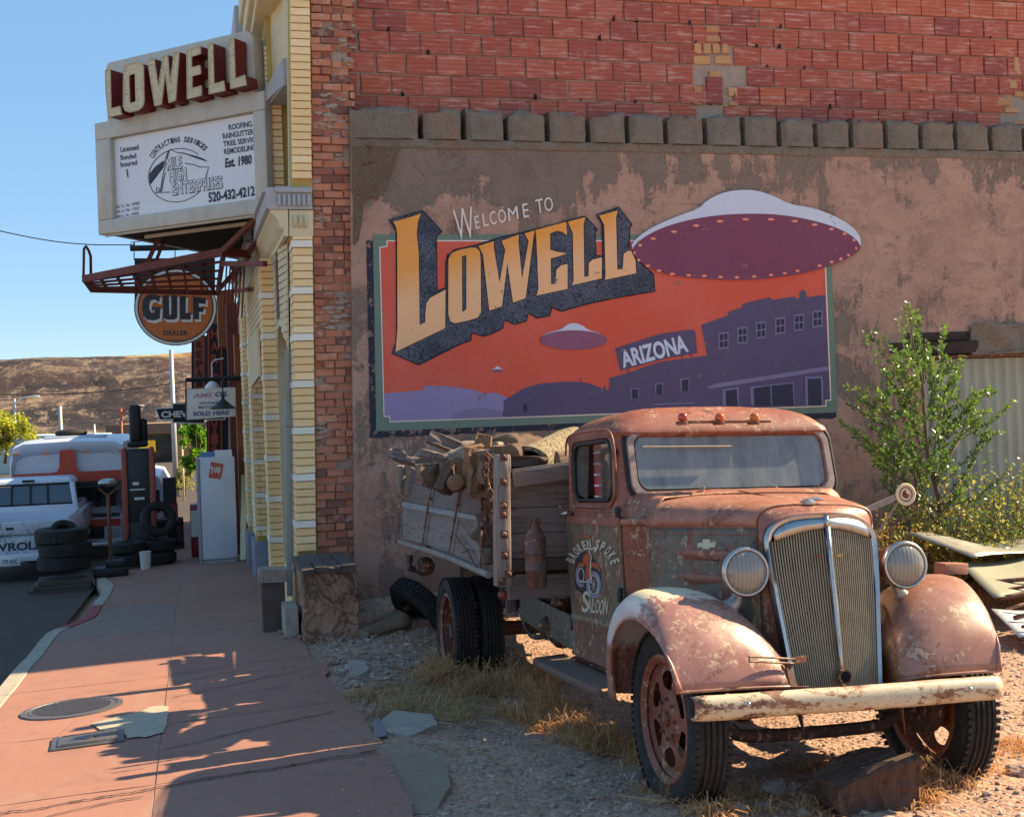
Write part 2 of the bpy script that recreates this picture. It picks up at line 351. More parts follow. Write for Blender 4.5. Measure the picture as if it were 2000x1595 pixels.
def stone(name, cols):
    t = NT(name); v = t.vor(9, space='w', out='Color'); sv = t.n.new('ShaderNodeSeparateColor'); t.l.new(v, sv.inputs[0])
    c = t.ramp(sv.outputs[0], [(i/(len(cols)-1), lin(k)) for i, k in enumerate(cols)]); n = t.noise(30, 5, .7, space='w'); c = t.mix(t.mr(n, .4, .75, 0, .45), c, t.hsv(c, .5, .9, .6))
    return t.out(c, .9, nrm=t.bump(n, .6, .01))
M['stone'] = stone('mixed_gravel_stones', [(170, 138, 124), (196, 164, 146), (134, 110, 104), (212, 190, 172), (172, 122, 102), (150, 134, 128)])
M['rock'] = stone('grey_red_rock', [(150, 126, 120), (178, 152, 140), (134, 104, 96)])
def _rust(name, hi=.5, green=0., cream=0., base=((128, 62, 52), (164, 98, 84)), gl=.42, rusty=.5):
    """sun-faded maroon truck paint over rust, with older green and primer showing"""
    t = NT(name); a = t.noise(1.7, 6, .62, .5); m = t.noise(6.5, 7, .68, .4); f = t.noise(45, 6, .75); st = t.noise(9, 6, .7, .2, sc=(1, 1, .18))
    c = t.mix(t.mr(a, .3, .7), lin(base[0]), lin(base[1]))
    c = t.mix(t.mr(m, .48, .62, 0, .6), c, lin((110, 60, 44)))
    c = t.mix(t.mr(t.math('ADD', m, t.math('MULTIPLY', f, .3)), .72, .8, 0, rusty), c, lin((134, 74, 42)))
    if green: 
        gm = t.math('ADD', st, t.math('MULTIPLY', f, .35)); c = t.mix(t.mr(gm, .78-green, .86-green, 0, .85), c, t.mix(t.mr(m, .4, .6), lin((96, 104, 92)), lin((112, 96, 78))))
        c = t.mix(t.mr(t.noise(14, 7, .75, .5, sc=(1, 1, .4)), .64, .67, 0, .8), c, lin((138, 84, 70)))
    if cream: c = t.mix(t.mr(t.math('ADD', t.math('MULTIPLY', t.noise(2.2, 4, .6, .5), .5), t.math('ADD', t.math('MULTIPLY', t.noise(15, 7, .76, .8, sc=(1, 1, .6)), .6), t.math('MULTIPLY', f, .22))), .84-cream, .87-cream, 0, .85), c, lin((200, 178, 140)))
    ch = t.math('ADD', t.noise(24, 9, .8, .4), t.math('MULTIPLY', m, .45)); c = t.mix(t.mr(ch, .80, .825, 0, .75), c, lin((196, 164, 140))); ck = t.math('ADD', t.noise(19, 9, .8, .6, loc=(3, 1, 2)), t.math('MULTIPLY', a, .4)); c = t.mix(t.mr(ck, .78, .80, 0, .7), c, lin((84, 50, 38)))
    c = t.mix(t.mr(f, .62, .74, 0, .5), c, lin((190, 160, 140))); c = t.mix(t.mr(f, .38, .28, 0, .5), c, lin((60, 40, 36)))
    return t.out(c, t.mr(m, .35, .65, gl-.08, gl+.2), 0, t.bump(t.math('ADD', t.math('MULTIPLY', m, .6), f), .22, .004), .5)
M['body'] = _rust('faded_maroon_truck_paint', base=((128, 64, 50), (172, 108, 90)), cream=.03)
M['side'] = _rust('worn_maroon_over_green_paint', green=.22, base=((118, 66, 50), (142, 84, 66)), gl=.55)
M['door'] = _rust('brown_door_paint', green=.16, base=((110, 74, 56), (138, 98, 74)), gl=.55)
M['cowl'] = _rust('orange_brown_primer', base=((128, 64, 42), (150, 82, 56)), gl=.55)
M['hoodm'] = _rust('sun_bleached_hood_paint', base=((144, 80, 62), (190, 130, 106)), cream=.06, gl=.45)
M['fend'] = _rust('pink_brown_fender_paint', base=((138, 86, 74), (188, 138, 120)), cream=.08, gl=.34)
def _fendw():
    t = NT('fender_with_white_primer'); y = t.sep(1); x = t.sep(0); z = t.sep(2); m = t.noise(6, 8, .8, .6); f = t.noise(45, 6, .75); a = t.noise(1.7, 6, .62, .5); m2 = t.noise(4.6, 7, .7)
    c = t.mix(t.mr(a, .3, .7), lin((136, 82, 76)), lin((184, 134, 120))); c = t.mix(t.mr(t.math('ADD', t.math('MULTIPLY', t.noise(2.2, 4, .6, .5), .5), t.math('ADD', t.math('MULTIPLY', t.noise(15, 7, .76, .8), .6), t.math('MULTIPLY', f, .22))), .75, .78, 0, .85), c, lin((208, 186, 146)))
    c = t.mix(t.mr(m2, .56, .62, 0, .4), c, lin((120, 74, 58)))
    ch = t.math('ADD', t.noise(24, 9, .8, .4), t.math('MULTIPLY', m2, .45)); c = t.mix(t.mr(ch, .79, .815, 0, .75), c, lin((206, 178, 150))); ck = t.math('ADD', t.noise(13, 9, .8, .8, loc=(3, 1, 2)), t.math('MULTIPLY', a, .4)); c = t.mix(t.mr(ck, .74, .78, 0, .55), c, lin((112, 68, 52)))
    k = t.math('ADD', t.math('ADD', y, t.math('MULTIPLY', z, .35)), t.math('MULTIPLY', t.math('SUBTRACT', m, .5), .5))
    wm = t.math('MULTIPLY', t.mr(k, .16, .19), t.mr(t.math('ADD', z, t.math('MULTIPLY', t.math('SUBTRACT', m, .5), .3)), .66, .70))
    c = t.mix(wm, c, t.mix(t.mr(z, .9, .98), lin((206, 200, 200)), lin((228, 208, 170))))
    c = t.mix(t.mr(f, .38, .28, 0, .5), c, lin((60, 40, 36)))
    return t.out(c, t.mr(m, .35, .65, .28, .5), 0, t.bump(t.math('ADD', t.math('MULTIPLY', m, .5), f), .2, .004), .5)
M['fendw'] = _fendw()
M['frame'] = _rust('dark_rusty_chassis', base=((58, 44, 40), (84, 62, 52)), gl=.7)
M['rust'] = _rust('bare_rust', base=((96, 56, 44), (132, 80, 58)), gl=.6)
M['wheel'] = _rust('rusty_red_wheel', base=((120, 56, 44), (150, 88, 66)), gl=.5, cream=0, rusty=.8)
def _bump():
    t = NT('flaking_cream_bumper_paint'); m = t.noise(4, 7, .72, .6, sc=(1, 1, 2.5)); f = t.noise(40, 6, .75)
    c = t.mix(t.mr(m, .4, .6, 0, .7), lin((202, 190, 166)), lin((196, 168, 124))); k = t.math('ADD', m, t.math('MULTIPLY', f, .35)); c = t.mix(t.mr(k, .71, .74), c, lin((142, 92, 66))); c = t.mix(t.mr(t.math('ADD', t.noise(14, 8, .8, .5, sc=(.6, 1, 1)), t.math('MULTIPLY', m, .5)), .82, .84), c, lin((96, 62, 48)))
    z = t.sep(2); c = t.mix(t.math('MULTIPLY', t.mr(z, .565, .60), t.mr(t.math('ADD', m, t.math('MULTIPLY', t.sep(0), .18)), .44, .5)), c, lin((160, 112, 102)))
    cr = t.math('ABSOLUTE', t.math('SUBTRACT', t.noise(5, 8, .7, 1.5, sc=(1, 1, 1.6)), .5)); c = t.mix(t.math('MULTIPLY', t.mr(cr, 0, .012, .9, 0), t.mr(t.noise(2, 3), .5, .56)), c, lin((110, 76, 58)))
    return t.out(c, t.mr(m, .4, .7, .34, .6), 0, t.bump(f, .2, .004))
M['bumper'] = _bump()
def _chrome():
    t = NT('aged_chrome'); f = t.noise(30, 6, .7); m = t.noise(4, 5, .6); c = t.mix(t.mr(f, .55, .72, 0, .6), lin((178, 176, 176)), lin((120, 98, 84)))
    return t.out(c, t.mr(m, .3, .7, .22, .42), t.mr(f, .58, .75, 1, .5), t.bump(f, .06, .002))
M['chrome'] = _chrome()
M['nickel'] = simple('dull_nickel_bars', (158, 144, 122), .5, .3, var=.3, scale=12, dirt=(130, 108, 76), dirt_amt=.5)
M['rubber'] = simple('old_tyre_rubber', (33, 31, 31), .78, var=.3, scale=14, bump=.35, dirt=(92, 82, 76), dirt_amt=.35)
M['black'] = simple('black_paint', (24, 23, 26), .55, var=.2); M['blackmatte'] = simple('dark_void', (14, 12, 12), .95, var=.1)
def glass(name, tint=(235, 240, 240), rough=.08, dust=.35, dcol=(170, 168, 160)):
    t = NT(name); n = t.noise(2.4, 6, .7, sc=(4, 4, .5)); n2 = t.noise(14, 5, .7)
    t.out(lin(tint), rough, 0, Transmission_Weight=1.0, IOR=1.05)
    d = t.n.new('ShaderNodeBsdfDiffuse'); d.inputs[0].default_value = lin(dcol); gl = t.n.new('ShaderNodeBsdfTransparent'); gl.inputs[0].default_value = lin(tint); gs = t.n.new('ShaderNodeBsdfGlossy'); gs.inputs['Roughness'].default_value = rough
    fr = t.n.new('ShaderNodeFresnel'); fr.inputs[0].default_value = 1.5
    m1 = t.n.new('ShaderNodeMixShader'); t.l.new(t.math('ADD', fr.outputs[0], .04), m1.inputs[0]); t.l.new(gl.outputs[0], m1.inputs[1]); t.l.new(gs.outputs[0], m1.inputs[2])
    m2 = t.n.new('ShaderNodeMixShader'); t.l.new(t.mr(t.math('ADD', n, t.math('MULTIPLY', n2, .3)), .35, .95, dust*.45, dust*1.4), m2.inputs[0]); t.l.new(m1.outputs[0], m2.inputs[1]); t.l.new(d.outputs[0], m2.inputs[2])
    t.l.new(m2.outputs[0], t.n['Material Output'].inputs[0]); return t.m
M['glassws'] = glass('dusty_windshield_glass', (180, 196, 200), .06, .52, (168, 176, 176))
M['glass'] = glass('dirty_window_glass', (190, 205, 205), .05, .18)
M['glassdark'] = simple('dark_vehicle_glass', (40, 50, 58), .08, var=.1, bump=.02, spec=.8)
def _lens():
    t = NT('fluted_headlight_glass'); w = t.wave(17, .2, 1, 'o', dirn='X'); 
    return t.out(t.mix(t.mr(w, .3, .7), lin((122, 116, 108)), lin((134, 128, 120))), .2, .0, t.bump(w, .22, .003), .7, Coat_Weight=.5)
M['lens'] = _lens()
def wood(name, a, b, crack=(52, 44, 42), sc=(1, 1, 1), rot=(0, 0, 0), dirn='Z', k=14):
    t = NT(name); s2 = {'X': (.08, 1, 1), 'Y': (1, .08, 1), 'Z': (1, 1, .08)}[dirn]
    n = t.noise(k, 6, .7, .6, sc=s2, rot=rot); n2 = t.noise(k*4, 5, .75, .3, sc=s2, rot=rot); n3 = t.noise(2.5, 4, .6)
    c = t.mix(n, lin(a), lin(b)); c = t.mix(t.mr(n2, .52, .68, 0, .75), c, lin(crack)); c = t.mix(t.mr(n3, .5, .7, 0, .35), c, t.hsv(c, .5, .8, .7))
    return t.out(c, .88, nrm=t.bump(t.math('ADD', n, n2), .7, .008))
M['woodx'] = wood('weathered_grey_board', (98, 84, 80), (148, 130, 122), dirn='X'); M['woody'] = wood('weathered_grey_plank', (112, 96, 90), (162, 144, 136), dirn='Y'); M['woodz'] = wood('weathered_grey_post', (126, 106, 98), (178, 158, 146), dirn='Z')
M['woodd'] = wood('dark_old_timber', (70, 58, 54), (112, 94, 86), dirn='X'); M['woodred'] = wood('red_painted_board', (150, 92, 78), (176, 120, 100), dirn='Y')
M['log'] = wood('split_firewood', (116, 80, 58), (156, 116, 86), (56, 38, 28), dirn='Y', k=18); M['bark'] = wood('firewood_bark', (110, 82, 68), (150, 124, 104), (58, 40, 32), dirn='Y', k=18)
M['dead'] = wood('bleached_driftwood', (120, 104, 92), (168, 148, 128), (70, 54, 46), dirn='Y', k=15)
M['stump'] = wood('dark_split_stump', (74, 50, 40), (110, 80, 64), (34, 24, 20), dirn='Z', k=10)
def _carp():
    t = NT('flecked_carpet_roll'); v = t.noise(70, 4, .8); c = t.ramp(v, [(0, lin((60, 50, 40))), (.44, lin((80, 66, 52))), (.5, lin((140, 122, 98))), (.58, lin((186, 168, 140))), (1, lin((120, 100, 80)))])
    return t.out(c, .98, nrm=t.bump(v, .9, .02))
M['carpet'] = _carp()
M['steelred'] = simple('red_oxide_steel', (122, 50, 44), .6, .1, var=.25, dirt=(90, 42, 36), dirt_amt=.5)
M['signgrey'] = simple('weathered_sign_sheet_metal', (196, 188, 176), .55, .05, var=.15, scale=3, dirt=(150, 132, 112), dirt_amt=.3)
M['signwhite'] = simple('white_vinyl_sign', (226, 226, 230), .45, 0, var=.06, scale=2)
M['ink'] = simple('dark_navy_ink', (34, 42, 62), .5, var=.05); M['inkblue'] = simple('blue_ink', (46, 66, 140), .5, var=.05); M['inkred'] = simple('faded_magenta_ink', (196, 140, 160), .5, var=.05)
def _bulb():
    t = NT('cream_letter_face_with_tubing'); v = t.noise(22, 5, .7, 2.); c = t.mix(t.mr(v, .5, .62, 0, .7), lin((212, 196, 164)), lin((160, 134, 104))); return t.out(c, .6, nrm=t.bump(v, .8, .01))
M['letface'] = _bulb(); M['letred'] = simple('deep_red_letter_edge', (122, 32, 32), .5, var=.2)
M['orange'] = simple('orange_enamel', (206, 104, 44), .3, 0, var=.2, scale=5, dirt=(150, 66, 34), dirt_amt=.35); M['enwhite'] = simple('white_enamel', (224, 222, 218), .3, var=.1, dirt=(150, 130, 110), dirt_amt=.2); M['ennavy'] = simple('navy_enamel', (26, 30, 48), .3, var=.1)
M['signorange'] = simple('orange_red_sign_paint', (178, 74, 48), .55, var=.25, dirt=(120, 50, 36)); M['rustred'] = simple('red_brown_facade_paint', (134, 64, 50), .7, var=.25, dirt=(96, 50, 40))
M['terrac'] = simple('orange_brown_post_paint', (158, 84, 46), .6, var=.3)
M['greyp'] = simple('grey_painted_plinth', (132, 134, 146), .7, var=.12); M['lgrey'] = simple('light_grey_trim', (176, 174, 174), .6, var=.12, dirt=(140, 132, 124), dirt_amt=.3)
M['pipe'] = simple('grey_green_frame_paint', (142, 148, 150), .5, var=.1); M['glazd'] = simple('dark_shop_glass', (52, 56, 60), .1, var=.1, spec=.7, bump=.02)
def _butt():
    t = NT('stained_terracotta_render'); a = t.noise(3.2, 7, .7, .6, space='w'); f = t.noise(26, 6, .75, space='w'); z = t.sep(2, 'w'); v = t.noise(9, 6, .7, space='w', sc=(1, 1, .3))
    c = t.mix(t.mr(a, .35, .65), lin((176, 118, 94)), lin((214, 166, 140))); c = t.mix(t.mr(t.math('ADD', v, t.mr(z, .1, .58, -.1, .2)), .5, .68, 0, .5), c, lin((128, 102, 88)))
    c = t.mix(t.mr(f, .52, .68, 0, .4), c, lin((132, 92, 74))); cr = t.math('ABSOLUTE', t.math('SUBTRACT', t.noise(2.2, 8, .7, 1.0, space='w'), .5)); c = t.mix(t.mr(cr, 0, .006, .7, 0), c, lin((84, 60, 50)))
    return t.out(c, .95, nrm=t.bump(t.math('ADD', t.math('ADD', a, f), t.mr(cr, 0, .02, -.6, 0)), 1.0, .03))
M['plredpk'] = _butt()
M['amber'] = simple('amber_lamp_glass', (214, 120, 20), .12, 0, var=.1, spec=.8, Transmission_Weight=.3, bump=.02); M['redlamp'] = simple('red_orange_lamp_glass', (190, 62, 30), .12, 0, var=.1, spec=.8, Transmission_Weight=.3, bump=.02)
M['vwhite'] = simple('white_car_paint', (206, 210, 220), .3, 0, var=.06, spec=.6, bump=.03, dirt=(170, 168, 170), dirt_amt=.2); M['vstripe'] = simple('orange_red_stripe', (206, 62, 36), .35, var=.08)
M['fridge'] = simple('white_enamelled_cooler', (214, 216, 224), .35, 0, var=.05, scale=2, dirt=(176, 168, 160), dirt_amt=.3); M['logored'] = simple('faded_red_decal', (214, 98, 80), .5, var=.2)
M['pumpred'] = simple('faded_red_pump', (176, 78, 64), .45, var=.2); M['pumpblk'] = simple('dark_pump_body', (46, 42, 44), .5, var=.3)
M['yellowp'] = simple('yellow_paint', (226, 178, 50), .5, var=.1); M['bluep'] = simple('blue_car_paint', (60, 130, 180), .3, var=.1); M['redp'] = simple('dark_red_paint', (140, 34, 40), .4, var=.1)
M['corr'] = simple('grey_green_corrugated_steel', (164, 164, 148), .55, .15, var=.12, scale=2, dirt=(140, 132, 116), dirt_amt=.3)
M['galv'] = simple('bent_galvanised_sheet', (186, 180, 170), .45, .5, var=.25, scale=4, dirt=(120, 96, 78), dirt_amt=.5); M['whitesheet'] = simple('white_painted_sheet', (222, 220, 214), .5, var=.1, dirt=(150, 120, 100), dirt_amt=.3)
M['tank'] = _rust('rusty_gas_bottle', base=((98, 56, 46), (120, 76, 60)), gl=.45, green=.08)
M['castiron'] = simple('worn_cast_iron', (118, 112, 112), .5, .6, var=.35, scale=20, dirt=(150, 120, 104), dirt_amt=.4, bump=.3)
M['silver'] = simple('galvanised_pole', (170, 170, 172), .5, .3, var=.1)
def leafm(name, cols, rough=.5, trans=.55):
    t = NT(name); v = t.noise(5.5, 3, .6, space='w'); v2 = t.noise(60, 2, .5, space='w'); c = t.ramp(t.math('ADD', t.math('MULTIPLY', v, .65), t.math('MULTIPLY', v2, .4)), [((i+.6)/(len(cols)+.4), lin(k)) for i, k in enumerate(cols)])
    t.out(c, rough, 0, spec=.4); tr = t.n.new('ShaderNodeBsdfTranslucent'); t.l.new(t.hsv(c, .49, 1.1, 1.6), tr.inputs[0]); mx = t.n.new('ShaderNodeMixShader'); mx.inputs[0].default_value = trans
    t.l.new(t.b.outputs[0], mx.inputs[1]); t.l.new(tr.outputs[0], mx.inputs[2]); t.l.new(mx.outputs[0], t.n['Material Output'].inputs[0]); return t.m
M['leaf'] = leafm('glossy_green_leaf', [(66, 92, 54), (88, 118, 66), (124, 152, 76)], .3, .32); M['leafdry'] = leafm('yellowing_leaf', [(108, 122, 66), (146, 148, 84), (184, 160, 98)], .5, .42)
M['leafyel'] = leafm('autumn_yellow_green_leaf', [(132, 146, 66), (172, 172, 84), (104, 124, 58)]); M['twig'] = simple('brown_twig', (112, 90, 74), .85, var=.3)
M['grass'] = leafm('dry_straw_grass', [(146, 100, 66), (182, 134, 92), (206, 164, 120), (150, 108, 72)], .7, .25); M['grassg'] = leafm('pale_green_runner_grass', [(170, 138, 98), (194, 162, 122), (156, 126, 84)], .6, .3)
def _hill():
    t = NT('mine_waste_slope'); a = t.noise(.016, 8, .68, 1.2, space='w'); f = t.noise(.42, 9, .82, space='w', sc=(1, .3, 1)); g2 = t.noise(.11, 9, .8, .6, space='w', sc=(.34, .2, 1.3), rot=(0, .66, 0))
    st = t.noise(.16, 9, .8, .8, space='w', sc=(.22, .2, 1.4), rot=(0, .70, 0))
    c = t.ramp(st, [(.42, lin((36, 26, 32))), (.485, lin((74, 54, 58))), (.52, lin((104, 78, 74))), (.575, lin((176, 146, 126)))]); c = t.mix(t.mr(f, .51, .56, 0, .8), c, lin((64, 52, 58)))
    c = t.mix(t.mr(f, .46, .41, 0, .75), c, lin((206, 178, 150))); c = t.mix(t.mr(a, .54, .62, 0, .4), c, lin((128, 80, 66)))
    z = t.sep(2, 'w'); zz = t.math('ADD', z, t.math('MULTIPLY', a, 7)); c = t.mix(t.mr(zz, 19.0, 19.6), c, t.mix(t.mr(g2, .45, .55), lin((168, 112, 84)), lin((236, 196, 132))))
    return t.out(c, .95, nrm=t.bump(t.math('ADD', st, f), 1.0, 9.0))
M['hill'] = _hill(); M['mount'] = simple('far_mountain_rock', (128, 116, 124), .95, var=.2, scale=.01)
M['desert'] = simple('far_ground', (186, 160, 140), .95, var=.2, scale=.1)
M['kerb'] = simple('pale_concrete_kerb', (176, 162, 148), .9, var=.25, scale=6, dirt=(120, 104, 96), dirt_amt=.5, bump=.4); M['kerbred'] = simple('red_painted_kerb', (160, 58, 52), .8, var=.3, scale=5, dirt=(150, 116, 108), dirt_amt=.6)
def _bare():
    t = NT('exposed_aggregate_concrete'); n = t.noise(6, 6, .7, space='w'); v = t.vor(45, space='w'); f = t.noise(50, 5, .75, space='w'); c = t.mix(n, lin((118, 92, 76)), lin((160, 130, 106))); c = t.mix(t.mr(f, .5, .7, 0, .6), c, lin((88, 66, 56)))
    return t.out(c, .95, nrm=t.bump(t.math('ADD', v, f), 1.0, .03))
M['bare'] = _bare()
M['wsframe'] = _rust('faded_pinkish_windshield_frame', base=((150, 124, 118), (182, 160, 152)), gl=.5, rusty=.3); M['redcloth'] = simple('red_check_cloth', (200, 40, 50), .8, var=.1); M['amber2'] = simple('orange_lamp_glass', (206, 86, 22), .12, 0, var=.1, spec=.8, bump=.02)
M['badge'] = simple('cream_badge', (200, 198, 172), .6, var=.2, dirt=(140, 150, 120), dirt_amt=.5); M['brass'] = simple('brass_clip', (190, 160, 80), .4, .5)
M['apron'] = _rust('rusty_green_apron', base=((120, 74, 52), (150, 112, 80)), cream=.10, green=.08, gl=.55); M['silver2'] = simple('silver_painted_bracket', (168, 164, 162), .38, .4, var=.2, dirt=(120, 90, 74), dirt_amt=.4)
M['rboard'] = simple('worn_dark_running_board', (116, 90, 80), .7, var=.3, scale=7, dirt=(120, 84, 68), dirt_amt=.6, bump=.3); M['greensteel'] = _rust('green_grey_steel', base=((76, 78, 70), (98, 98, 88)), gl=.6); M['alu'] = simple('flaking_grey_sill', (120, 110, 102), .6, .2, var=.4, dirt=(90, 56, 44), dirt_amt=.8)
M['dletter'] = simple('cream_hand_lettering', (206, 196, 172), .7, var=.25, scale=30, dirt=(120, 92, 76), dirt_amt=.35); M['darkart'] = simple('dark_artwork_ground', (62, 50, 50), .7); M['lilacp'] = simple('grey_lilac_artwork', (140, 138, 156), .6, var=.2, scale=30); M['whitep'] = simple('pale_artwork', (200, 196, 190), .6, scale=30); M['orangep'] = simple('orange_artwork', (192, 84, 50), .6, var=.2, scale=30)
M['gunk'] = M['frame']
M['paleboard'] = wood('pale_blue_grey_rail_board', (128, 128, 132), (168, 166, 166), (80, 76, 78), dirn='Y'); M['redlens'] = simple('dull_red_side_lamp', (140, 50, 40), .3, bump=.02)
M['glassveh'] = simple('dark_rear_window_glass', (70, 84, 96), .1, var=.15, scale=3, spec=.8, bump=.02); M['glassveh2'] = simple('windscreen_painted_reflection', (58, 70, 78), .08, var=.5, scale=2.5, spec=1.0, bump=.02, dirt=(150, 164, 160), dirt_amt=.6)  # windscreen: pale blotches in the colour stand for reflections
M['vdent'] = simple('peeling_white_tailgate', (204, 206, 214), .45, var=.15, scale=4, dirt=(76, 62, 60), dirt_amt=.9, bump=.4); M['facadetan'] = simple('tan_facade', (176, 136, 96), .8, var=.3, scale=.4, dirt=(150, 120, 80)); M['palegreen'] = simple('pale_green_sheet_roof', (176, 196, 190), .6, var=.1, scale=.5)
M['olive'] = simple('dull_olive_sheet', (150, 148, 128), .7, .1, var=.2, dirt=(120, 100, 80), dirt_amt=.3); M['strawleaf'] = leafm('straw_coloured_leaf', [(150, 118, 70), (184, 148, 92), (206, 172, 116)], .7, .3)
M['leaf2'] = leafm('fresh_green_leaf', [(76, 120, 50), (104, 148, 60), (60, 96, 46)]); M['dirtconc'] = _cop(); M['plate'] = simple('blue_grey_metal_plate', (140, 146, 156), .5, .4)
def _dc():
    t = NT('dirty_broken_concrete'); n = t.noise(6, 7, .7, space='w'); f = t.noise(60, 5, .75, space='w'); c = t.mix(n, lin((176, 146, 124)), lin((208, 178, 154))); c = t.mix(t.mr(f, .5, .68, 0, .6), c, lin((112, 90, 82)))
    return t.out(c, .95, nrm=t.bump(t.math('ADD', n, f), 1.0, .03))
M['dirtconc'] = _dc()

M['galvd'] = simple('dull_galvanised_pipe', (150, 140, 130), .65, .2, var=.25, dirt=(112, 84, 66), dirt_amt=.5)
# ---------------------------------------------------------------- ground
def walk_z(x, y): return 0.4-0.037*y+.03*max(-3.0, min(0, x-1))
def lot_z(x, y):
    z = walk_z(x, y)-.03
    # the lot falls a little faster than the pavement, then rises to the wall foot
    t = smooth01((x-.9)/.9); z += t*(-.02*max(0, min(y, 9.4)-4.5)+.03)
    if y > 9.4: z += t*(.045*(min(y, 12)-9.4)+.037*(min(y, 12)-9.4)*.9)
    for (wx, wy, wh) in ((2.05, 5.0, .045), (3.32, 5.0, .035), (1.78, 9.1, .05), (2.0, 9.0, .04)): z += wh*math.exp(-(((x-wx)/.22)**2+((y-wy)/.42)**2))
    return z
def ground_z(x, y):
    return lot_z(x, y)
g0 = MB()    # one sheet to the horizon, under everything
xs = [-400, -150, -60, -25, -12, -6, -3, 0, 3, 8, 16, 40, 120, 400]; ys = [-30, -10, 0, 6, 12, 20, 30, 45, 70, 110, 180, 300, 520, 900]
def far_z(x, y): return (0.4-.037*min(y, 34))-.30-(.0 if y < 34 else .004*(min(y, 200)-34))
rows = [[(x, y, far_z(x, y)) for x in xs] for y in ys]; g0.loft(rows)
tag(g0.build('ground', M['desert'], smooth=True), kind='structure')
# gravel lot beside the pavement, fine mesh with uneven surface
lot = MB(); rows = []
NX, NY = 150, 170
for j in range(NY+1):
    y = 2.5+(12.35-2.5)*j/NY; r = []
    for i in range(NX+1):
        x = .80+(11.5-.80)*(i/NX)**1.5
        e = smooth01((x-.85)/.25)
        n = fbm(x*1.1, y*1.1, 0)*.035+fbm(x*5, y*5, 3)*.014+fbm(x*16, y*16, 9)*.006
        z = lot_z(x, y)+n*e-(.0 if e > 0 else .08)
        z += .10*math.exp(-((y-12.0)/.5)**2)*e*(1+.6*fbm(x*3, 1))       # rubble heaped against the wall
        r.append((x, y, z))
    rows.append(r)
lot.loft(rows); tag(lot.build('dirt_ground', M['dirt'], smooth=True), kind='structure')
def gz(x, y):
    e = smooth01((x-.85)/.25); n = fbm(x*1.1, y*1.1, 0)*.035+fbm(x*5, y*5, 3)*.014
    return lot_z(x, y)+n*e+.10*math.exp(-((y-12.0)/.5)**2)*e*(1+.6*fbm(x*3, 1))
rd = MB(); rd.loft([[(x, y, walk_z(x, y)-.12-.008*(-1.5-x)) for x in (-14, -8, -4, -2.4, -1.49)] for y in (-5, 2, 6, 10, 16, 24, 34, 40)])
tag(rd.build('road', M['asphalt'], smooth=True), kind='structure')
# pavement: slabs with open joints, worn right-hand edge
def edge_x(y): return .90+.035*fbm(0, y*1.3, 5)+.02*fbm(0, y*6, 2)+(.06 if 9.2 < y < 9.6 else 0)+.05*math.sin(y*1.1)
def kerb_x(y): return -1.38+.02*fbm(y*.7, 1, 8)+.27*smooth01((y-13.2)/1.2)-(.27*smooth01((y-17.5)/2.5))
pv = empty('pavement', (0, 8, walk_z(0, 8))); tag(pv, kind='structure')
def slab(x0f, x1f, y0, y1, mat, name='slab', ny=14, nx=6, dz=0):
    m = MB(); rows = []
    for j in range(ny+1):
        y = y0+(y1-y0)*j/ny; a, b = x0f(y), x1f(y)
        rows.append([(a+(b-a)*i/nx, y+.012*fbm(a+(b-a)*i/nx*4, y0+j*3.3*(0 < j < ny), 4)*(1 if j in (0, ny) else 0), walk_z(a+(b-a)*i/nx, y)+dz+.004*fbm((a+(b-a)*i/nx)*2, y*2, 6)) for i in range(nx+1)])
    m.loft(rows); n = nx+1
    # skirts so every slab has thickness
    top = [r for r in rows]; edge = rows[0]+[r[-1] for r in rows[1:]]+rows[-1][-2::-1]+[r[0] for r in rows[-2:0:-1]]
    b = len(m.v); m.v += edge+[(p[0], p[1], p[2]-.14) for p in edge]; k = len(edge)
    m.f += [(b+k+i, b+k+(i+1) % k, b+(i+1) % k, b+i) for i in range(k)]; m.fm += [0]*k
    o = m.build(name, mat, pv, smooth=True, angle=30); o.matrix_parent_inverse = pv.matrix_world.inverted() if False else Matrix.Translation((0, -8, -walk_z(0, 8))); return o
J = -.25
def pvobj(m, name, mat, **k):
    o = m.build(name, mat, pv, **k); o.matrix_parent_inverse = Matrix.Translation((0, -8, -walk_z(0, 8))); return o
m = MB(); m.loft([[(x, y, walk_z(x, y)-.006) for x in (J-.02, J+.02)] for y in (2.3, 12, 24, 36)]); pvobj(m, 'joint_filler', M['kerb'])
cuts = [2.2, 6.55, 8.05, 9.85, 12.6, 15.1, 17.9, 21, 25, 30, 36]
for i in range(len(cuts)-1):
    a, b = cuts[i]+.006, cuts[i+1]-.006
    mL = M['walk2'] if abs(cuts[i]-12.6) < .01 else M['walk']
    slab(kerb_x, lambda y: J-.004, a, b, mL)
    slab(lambda y: J+.004, (edge_x if b < 11.2 else (lambda y: edge_x(min(y, 11.0)) if y < 11.3 else 1.0)), a, b, M['walk'])
for i in range(16):    # kerb stones, red paint on a few
    y0 = 2.2+i*1.9; m = MB(); rr = []
    for j in range(7):
        y = y0+.004+(1.9-.008)*j/6; kx = kerb_x(y); z = walk_z(kx, y)
        rr.append([(kx-.15, y, z-.20), (kx-.15, y, z-.02), (kx-.135, y, z+.006), (kx-.012, y, z+.008), (kx-.005, y, z-.002), (kx-.005, y, z-.1)])
    m.loft(rr); red = 12.9 < y0+.95 < 15.5
    o = m.build('kerb_stone', M['kerbred'] if red else M['kerb'], pv, smooth=True, angle=35); o.matrix_parent_inverse = Matrix.Translation((0, -8, -walk_z(0, 8)))
